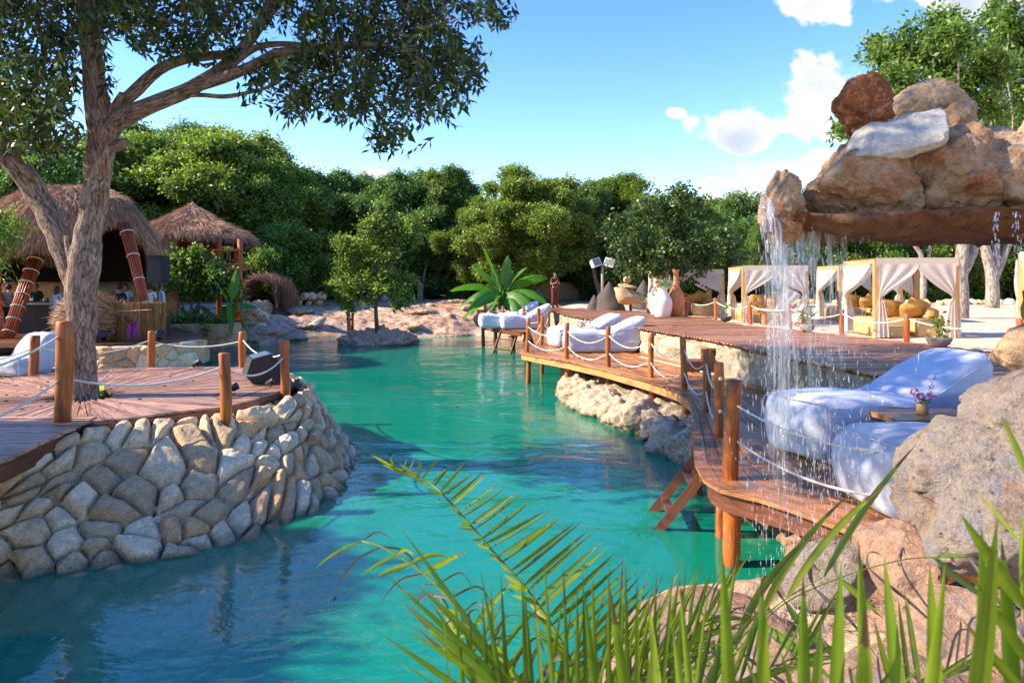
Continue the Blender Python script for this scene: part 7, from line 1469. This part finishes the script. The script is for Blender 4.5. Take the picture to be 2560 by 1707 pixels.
cabana('nearest canopied bed with tied white curtains and ochre cushions beside the stone bowl', (8.77, 16.45, ZS), 1.80, 2.0, -7, 1.90, 1)
t_, W2 = cabana('second canopied bed seen through the falling water, its curtains blown about', (7.5, 22.1, ZS), 1.95, 2.0, -6, 1.84, 11)
mb = MB(); curtain(mb, W2(1.2, -.1, 1.2), W2(1.75, -.1, .95), W2(.85, -.35, .15), W2(.75, -.5, -.02), 5, out=(0, -1, 0)); mb.build('curtain', M['gauze'], t_, smooth=True)
mb = MB(); curtain(mb, W2(1.95, -.1, .75), W2(1.25, -.3, .35), W2(1.5, -.5, .1), W2(1.35, -.55, .0), 6, out=(0, -1, 0)); mb.build('curtain', M['gauze'], t_, smooth=True)
cabana('farthest canopied bed behind the terracotta vase', (5.65, 26.4, ZS), 2.45, 2.0, -3, 1.78, 21)
cabana('canopied bed hidden behind the nearest one, only its posts showing', (10.85, 22.6, ZS), 1.9, 2.0, -6, 1.88, 31)
cabana('canopied bed cut off by the right edge of the view', (10.3, 13.8, ZS), 1.9, 2.0, -37, 1.94, 41)
tb2 = thing('side_table', 'small low wooden table in front of the second canopied bed', 'table', (7.6, 21.2, ZS)); mb = MB(); mb.box((8.4, 21.0, ZS + .42), (1.5, .5, .05)); mb.build('table_top', M['deck_wood'], tb2)
for x in (7.75, 9.05): mb = MB(); mb.box((x, 21.0, ZS + .2), (.08, .4, .39)); mb.build('leg', M['deck_wood'], tb2)

# ------------------------------------------------------------------ falling water
r = rs(31); yw = 4.62
wfall = thing('waterfall', 'curtain of falling water pouring from the lip of the boulder overhang', 'waterfall', (2.0, 4.8, .5))
def sheet(x0, x1, y0, y1, zt, zb, a0, a1, seed, nx=70, nz=120):
    us = np.linspace(0, 1, nx); vs = np.linspace(0, 1, nz); U_, V_ = np.meshgrid(us, vs, indexing='ij'); z = zt + (zb - zt) * V_
    x = x0 + (x1 - x0) * (.5 + (U_ - .5) * (1 - .25 * V_)); y = y0 + (y1 - y0) * U_ - .16 * np.sqrt(V_)
    q = np.stack([U_ * 9, V_ * 2.2, 0 * U_ + seed], -1); y = y + .04 * fbm(q, 4, seed); x = x + .02 * fbm(q + 5, 3, seed)
    al = (a0 + (a1 - a0) * V_ ** .7) * sstep(0, .06, U_) * sstep(1, .9, U_) ; mb = MB(); mb.grid(np.stack([x, y, z], -1), al)
    return mb.build('water_sheet', M['falling_water'], wfall, smooth=True)
sheet(1.64, 1.90, 4.5, 4.75, 3.42, 1.5, 1.1, .05, 3); sheet(1.92, 2.5, 4.7, 5.15, 3.40, 1.8, 1.25, .0, 5); sheet(1.76, 1.98, 4.9, 4.75, 3.38, 1.3, .9, .1, 7); sheet(1.57, 1.66, 4.5, 4.45, 3.58, 3.3, .9, .8, 9, 12, 30)
n = 1700; f = r.rand(n) ** .75; strand = r.choice([0, 1, 2, 3], n, p=[.28, .3, .3, .12]); ctr = np.array([1.76, 2.0, 2.22, 2.4])[strand]; sp = np.array([.07, .10, .12, .12])[strand]
x = ctr + r.randn(n) * sp * (1 + 1.1 * f) + .10 * f; y = 4.8 + r.randn(n) * .16 * (1 + f) + (ctr - 2) * .3 - .15 * f; z = 3.4 - f * 2.9 + .05 * r.randn(n)
Ld = .012 + .045 * r.rand(n) ** 2 * (.5 + f); Wd = .0018 + .0024 * r.rand(n) ** 2
V0 = np.array([(0, 0, 1), (1, 0, .0), (0, 1, .0), (-1, 0, .0), (0, -1, .0), (0, 0, -1.)]); F0 = np.array([(0, 1, 2), (0, 2, 3), (0, 3, 4), (0, 4, 1), (5, 2, 1), (5, 3, 2), (5, 4, 3), (5, 1, 4)])
V = V0[None] * np.stack([Wd, Wd, Ld], 1)[:, None, :] + np.stack([x, y, z], 1)[:, None, :]; F = (F0[None] + (np.arange(n) * 6)[:, None, None]).reshape(-1, 3)
mb = MB(); mb.add(V.reshape(-1, 3), F); mb.build('droplets', M['drop_water'], wfall, smooth=True, kind='stuff')
n = 140; x = 3.05 + r.choice([0, .13, .2], n) + r.randn(n) * .012; V = V0[None] * np.stack([.003 + .003 * r.rand(n), .003 + .003 * r.rand(n), .006 + .02 * r.rand(n)], 1)[:, None, :] + np.stack([x, 4.3 + r.randn(n) * .01, 3.42 - .45 * r.rand(n) ** 1.5], 1)[:, None, :]
mb = MB(); mb.add(V.reshape(-1, 3), (F0[None] + (np.arange(n) * 6)[:, None, None]).reshape(-1, 3)); mb.build('drips', M['drop_water'], label='thin drips of water hanging from the underside of the slab at right', cat='drips', kind='stuff')
# small inlet foam on the pool
mb = MB(); n = 260; x = P(1480, 1113, 0)[0] + r.randn(n) * .20; y = P(1480, 1113, 0)[1] + r.randn(n) * .05; s = .003 + .008 * r.rand(n); V = V0[None] * np.stack([s * 1.6, s, s * .6], 1)[:, None, :] + np.stack([x, y, .004 + 0 * x], 1)[:, None, :]; mb.add(V.reshape(-1, 3), (F0[None] + (np.arange(n) * 6)[:, None, None]).reshape(-1, 3)); mb.build('water_foam', M['drop_water'], label='thin white line of foam where a jet breaks the pool surface', cat='foam', kind='stuff')

# fallen leaves on the decks and floating on the pool
mb = MB(); r = rs(55)
def litter(n, fx_, z):
    for _ in range(n):
        x, y = fx_(); c = np.array([x, y, z + .006]); a = r.rand() * 6.28; leafquads(mb, c[None], np.array([[math.cos(a), math.sin(a), .12 * r.rand()]]), .06 + .05 * r.rand(), .03, r, np.array([r.rand()]))
def onup(): y = 9 + 22 * r.rand(); return Xf(y) + .2 + (Xb(y) - Xf(y) - .4) * r.rand(), y
def onlow(): y = 7 + 13 * r.rand(); return Xl(y) + .1 + (Xf(y) - Xl(y) - .3) * r.rand(), y
def onter(): a = r.rand() * 6.28; q = .8 + 2.4 * r.rand(); return TC[0] + q * math.cos(a), TC[1] + q * math.sin(a) * .9
litter(120, onup, ZU); litter(40, onlow, ZL); litter(45, onter, ZT)
mb.build('fallen_leaves', M['leaf_dry'], label='dry fallen leaves scattered thinly over the wooden decks', cat='fallen leaves', kind='stuff')
mb = MB(); litter(26, lambda: (-2.5 + 4.0 * r.rand(), 6 + 22 * r.rand()), 0.0); mb.build('floating_leaves', M['leaf_d'], label='few small leaves floating on the pool', cat='fallen leaves', kind='stuff')
# ------------------------------------------------------------------ people
def skinobj(name, verts, edges, rad, mat, parent, sub=2, root=0):
    me = bpy.data.meshes.new(name); me.from_pydata([tuple(v) for v in verts], edges, []); me.update(); o = bpy.data.objects.new(name, me); COL.objects.link(o); o.parent = parent
    me.materials.append(mat); md = o.modifiers.new('skin', 'SKIN'); md.use_smooth_shade = True
    if not me.skin_vertices: me.skin_vertices  # created by the modifier
    for i, r_ in enumerate(rad):
        sv = me.skin_vertices[0].data[i]; sv.radius = r_ if isinstance(r_, tuple) else (r_, r_); sv.use_root = (i == root)
    s_ = o.modifiers.new('sub', 'SUBSURF'); s_.levels = sub; s_.render_levels = sub; return o
def person(lab, loc, rz, top, legs, pose='phone', H=1.68, hair='short', sleeves=.5, robe=False):
    """standing figure; local +Y is behind, -Y is forward"""
    root = thing('person', lab, 'person', loc); root.rotation_euler = (0, 0, R(rz)); s = H / 1.7
    J = dict(pel=(0, 0, .95), waist=(0, 0, 1.08), chest=(0, .0, 1.30), neckb=(0, .01, 1.44), neck=(0, -.005, 1.50), jaw=(0, -.03, 1.545), head=(0, -.02, 1.62), crown=(0, -.005, 1.67))
    for sg, n_ in ((-1, 'l'), (1, 'r')):
        J['sh' + n_] = (sg * .17, .0, 1.40)
        if pose == 'phone': J['el' + n_] = (sg * .23, -.02, 1.12); J['wr' + n_] = (sg * .06, -.27, 1.22); J['hd' + n_] = (sg * .03, -.32, 1.28)
        elif pose == 'work': J['el' + n_] = (sg * .24, -.02, 1.12); J['wr' + n_] = (sg * .15, -.25, 1.05); J['hd' + n_] = (sg * .12, -.33, 1.04)
        else: J['el' + n_] = (sg * .23, .01, 1.12); J['wr' + n_] = (sg * .24, -.05, .88); J['hd' + n_] = (sg * .23, -.07, .79)
        J['hip' + n_] = (sg * .09, 0, .90); J['kn' + n_] = (sg * .105, -.015, .50); J['an' + n_] = (sg * .11, .02, .09); J['ft' + n_] = (sg * .12, -.12, .035)
    nm = list(J); V = [tuple(c * s for c in J[k]) for k in nm]; ix = {k: i for i, k in enumerate(nm)}
    E = [('pel', 'waist'), ('waist', 'chest'), ('chest', 'neckb'), ('neckb', 'neck'), ('neck', 'jaw'), ('jaw', 'head'), ('head', 'crown')]
    for n_ in 'lr': E += [('neckb', 'sh' + n_), ('sh' + n_, 'el' + n_), ('el' + n_, 'wr' + n_), ('wr' + n_, 'hd' + n_), ('pel', 'hip' + n_), ('hip' + n_, 'kn' + n_), ('kn' + n_, 'an' + n_), ('an' + n_, 'ft' + n_)]
    rd_ = dict(pel=(.135, .10), waist=(.12, .09), chest=(.155, .10), neckb=(.09, .07), neck=.052, jaw=(.06, .07), head=(.078, .095), crown=(.06, .07), sh=.058, el=.038, wr=.026, hd=(.035, .02), hip=.085, kn=.055, an=.038, ft=(.042, .032))
    def rad_(k, f=1.0, add=0.0):
        v = rd_.get(k, rd_.get(k[:-1])); v = v if isinstance(v, tuple) else (v, v); return (v[0] * s * f + add, v[1] * s * f + add)
    skinobj('body', V, [(ix[a], ix[b]) for a, b in E], [rad_(k) for k in nm], M['skin'], root)
    # shirt
    def lerp(a, b, f): return tuple(np.array(J[a]) * (1 - f) + np.array(J[b]) * f)
    SV = [J['pel'], J['waist'], J['chest'], J['neckb']]; SR = [(.145, .115), (.135, .105), (.168, .115), (.08, .07)]; SE = [(0, 1), (1, 2), (2, 3)]
    for n_ in 'lr':
        i = len(SV); SV += [J['sh' + n_], lerp('sh' + n_, 'el' + n_, min(1, sleeves * 1.2))]; SR += [(.068, .068), (.058, .058)]; SE += [(3, i), (i, i + 1)]
        if sleeves > .9: SV.append(lerp('el' + n_, 'wr' + n_, .9)); SR.append((.04, .04)); SE.append((i + 1, i + 2))
    skinobj('shirt', [tuple(np.array(v) * s) for v in SV], SE, [(a * s, b * s) for a, b in SR], M[top], root)
    if robe:
        mb = MB(); mb.lathe([(.16 * s, 1.0 * s), (.19 * s, .7 * s), (.23 * s, .1 * s), (.2 * s, .1 * s)], (0, 0, 0), 20); o = mb.build('skirt', M[legs], smooth=True); o.parent = root
    else:
        LV = [J['pel']]; LR = [(.15, .12)]; LE = []
        for n_ in 'lr': i = len(LV); LV += [J['hip' + n_], J['kn' + n_], tuple(np.array(J['an' + n_]) + [0, 0, -.0])]; LR += [(.1, .105), (.078, .08), (.075, .085)]; LE += [(0, i), (i, i + 1), (i + 1, i + 2)]
        skinobj('trousers', [tuple(np.array(v) * s) for v in LV], LE, [(a * s, b * s) for a, b in LR], M[legs], root)
    for sg in (-1, 1): mb = MB(); mb.add(ICO[3][0] * np.array([.05, .13, .04]) * s + np.array([sg * .12, -.06, .04]) * s, ICO[3][1]); o = mb.build('shoe', M['cloth_black'], smooth=True); o.parent = root
    V_, F_ = ICO[4]; q = V_.copy(); keep = V_[:, 2] > -.15 - .9 * (V_[:, 1] > .1) * (hair == 'long') ; q = V_ * np.array([.088, .105, .10]) ; 
    front = (V_[:, 1] < -.25) & (V_[:, 2] < .45); q[front] *= [.9, .6, .9]; low = (V_[:, 2] < -.3); q[low, 1] += .0
    q = q + np.array([0, .012, 1.645 if hair == 'short' else 1.63]); 
    if hair == 'long': lg = (V_[:, 2] < -.2) & (V_[:, 1] > -.1); q[lg, 2] -= .13
    q = q * (1 + 0) ; mb = MB(); mb.add(q * s, F_); o = mb.build('hair', M['hair'], smooth=True); o.parent = root
    # face: nose, eyes, mouth
    mb = MB(); mb.add(ICO[2][0] * [.011, .018, .018] * np.array(s) + np.array([0, -.118, 1.60]) * s, ICO[2][1]); o = mb.build('nose', M['skin'], smooth=True); o.parent = root
    for sg in (-1, 1): mb = MB(); mb.add(ICO[2][0] * [.012, .006, .006] * np.array(s) + np.array([sg * .03, -.106, 1.622]) * s, ICO[2][1]); o = mb.build('eye', M['cloth_black'], smooth=True); o.parent = root
    mb = MB(); mb.add(ICO[2][0] * [.02, .006, .005] * np.array(s) + np.array([0, -.103, 1.568]) * s, ICO[2][1]); o = mb.build('mouth', M['cloth_maroon'], smooth=True); o.parent = root
    # fingers curled
    for n_ in 'lr':
        h = np.array(J['hd' + n_]); w_ = np.array(J['wr' + n_]); d = (h - w_) / np.linalg.norm(h - w_); sd_ = np.cross(d, [0, 0, 1.]); sd_ /= np.linalg.norm(sd_) + 1e-9; up = np.cross(sd_, d); mb = MB()
        for k in range(4): b_ = h + sd_ * (-.025 + .016 * k); mb.tube([b_ * s, (b_ + d * .035 + up * .01) * s, (b_ + d * .055 + up * .03) * s], [.0085 * s, .008 * s, .006 * s], 5)
        mb.tube([(w_ + d * .04 + sd_ * .03) * s, (w_ + d * .07 + sd_ * .045 + up * .02) * s, (w_ + d * .09 + sd_ * .03 + up * .04) * s], [.010 * s, .009 * s, .007 * s], 5); o = mb.build('fingers', M['skin'], smooth=True); o.parent = root
    return root
q = P(1387, 769, ZU); person('standing woman in a dark red shirt and matching wide trousers looking at a phone', (q[0], q[1] - .1, ZU), 25, 'cloth_maroon', 'cloth_maroon', 'phone', 1.70, 'long', .45)
c = np.array([q[0], q[1] - .1, ZU]) + rotm(0, 0, 25) @ np.array([0, -.36, 1.33]); mb = MB(); mb.box(c, (.075, .012, .15), R(25)); mb.build('phone', M['cloth_black'], label='small dark phone held by the standing woman', cat='phone')
def stand(px, Y, rz, lab, top, legs, **k): person(lab, (wx(px, Y), Y, PZ), rz, top, legs, **k)
stand(22, 22.6, 190, 'person with dark hair in a grey shirt standing at the far left of the bar', 'cloth_grey', 'cloth_black', pose='work', sleeves=.9)
stand(90, 25.0, 5, 'bartender in black behind the bar counter at the left', 'cloth_black', 'cloth_black', pose='work', sleeves=.9)
stand(143, 22.6, 165, 'person in a pale blue shirt seen from behind, left of the big trunk', 'cloth_blue', 'cloth_trouser', pose='work', sleeves=1.0, hair='long', H=1.62)
stand(232, 25.0, 10, 'person in a light shirt mostly hidden behind the big trunk', 'cloth_white', 'cloth_black', pose='work', sleeves=.5)
stand(296, 22.7, 215, 'person in a black shirt bending at the straw-skirted counter', 'cloth_black', 'cloth_black', pose='work', sleeves=.6)
stand(314, 24.8, 20, 'person in a white shirt facing the one in black at the straw counter', 'cloth_white', 'cloth_black', pose='work', sleeves=.5)
stand(372, 23.4, 200, 'person in a white t-shirt standing right of the leaning column', 'cloth_white', 'cloth_trouser', pose='work', sleeves=.5)
stand(400, 25.6, 150, 'person in a long pale lilac robe standing beyond the loudspeaker pole', 'cloth_white', 'cloth_white', pose='stand', sleeves=1.0, robe=True)
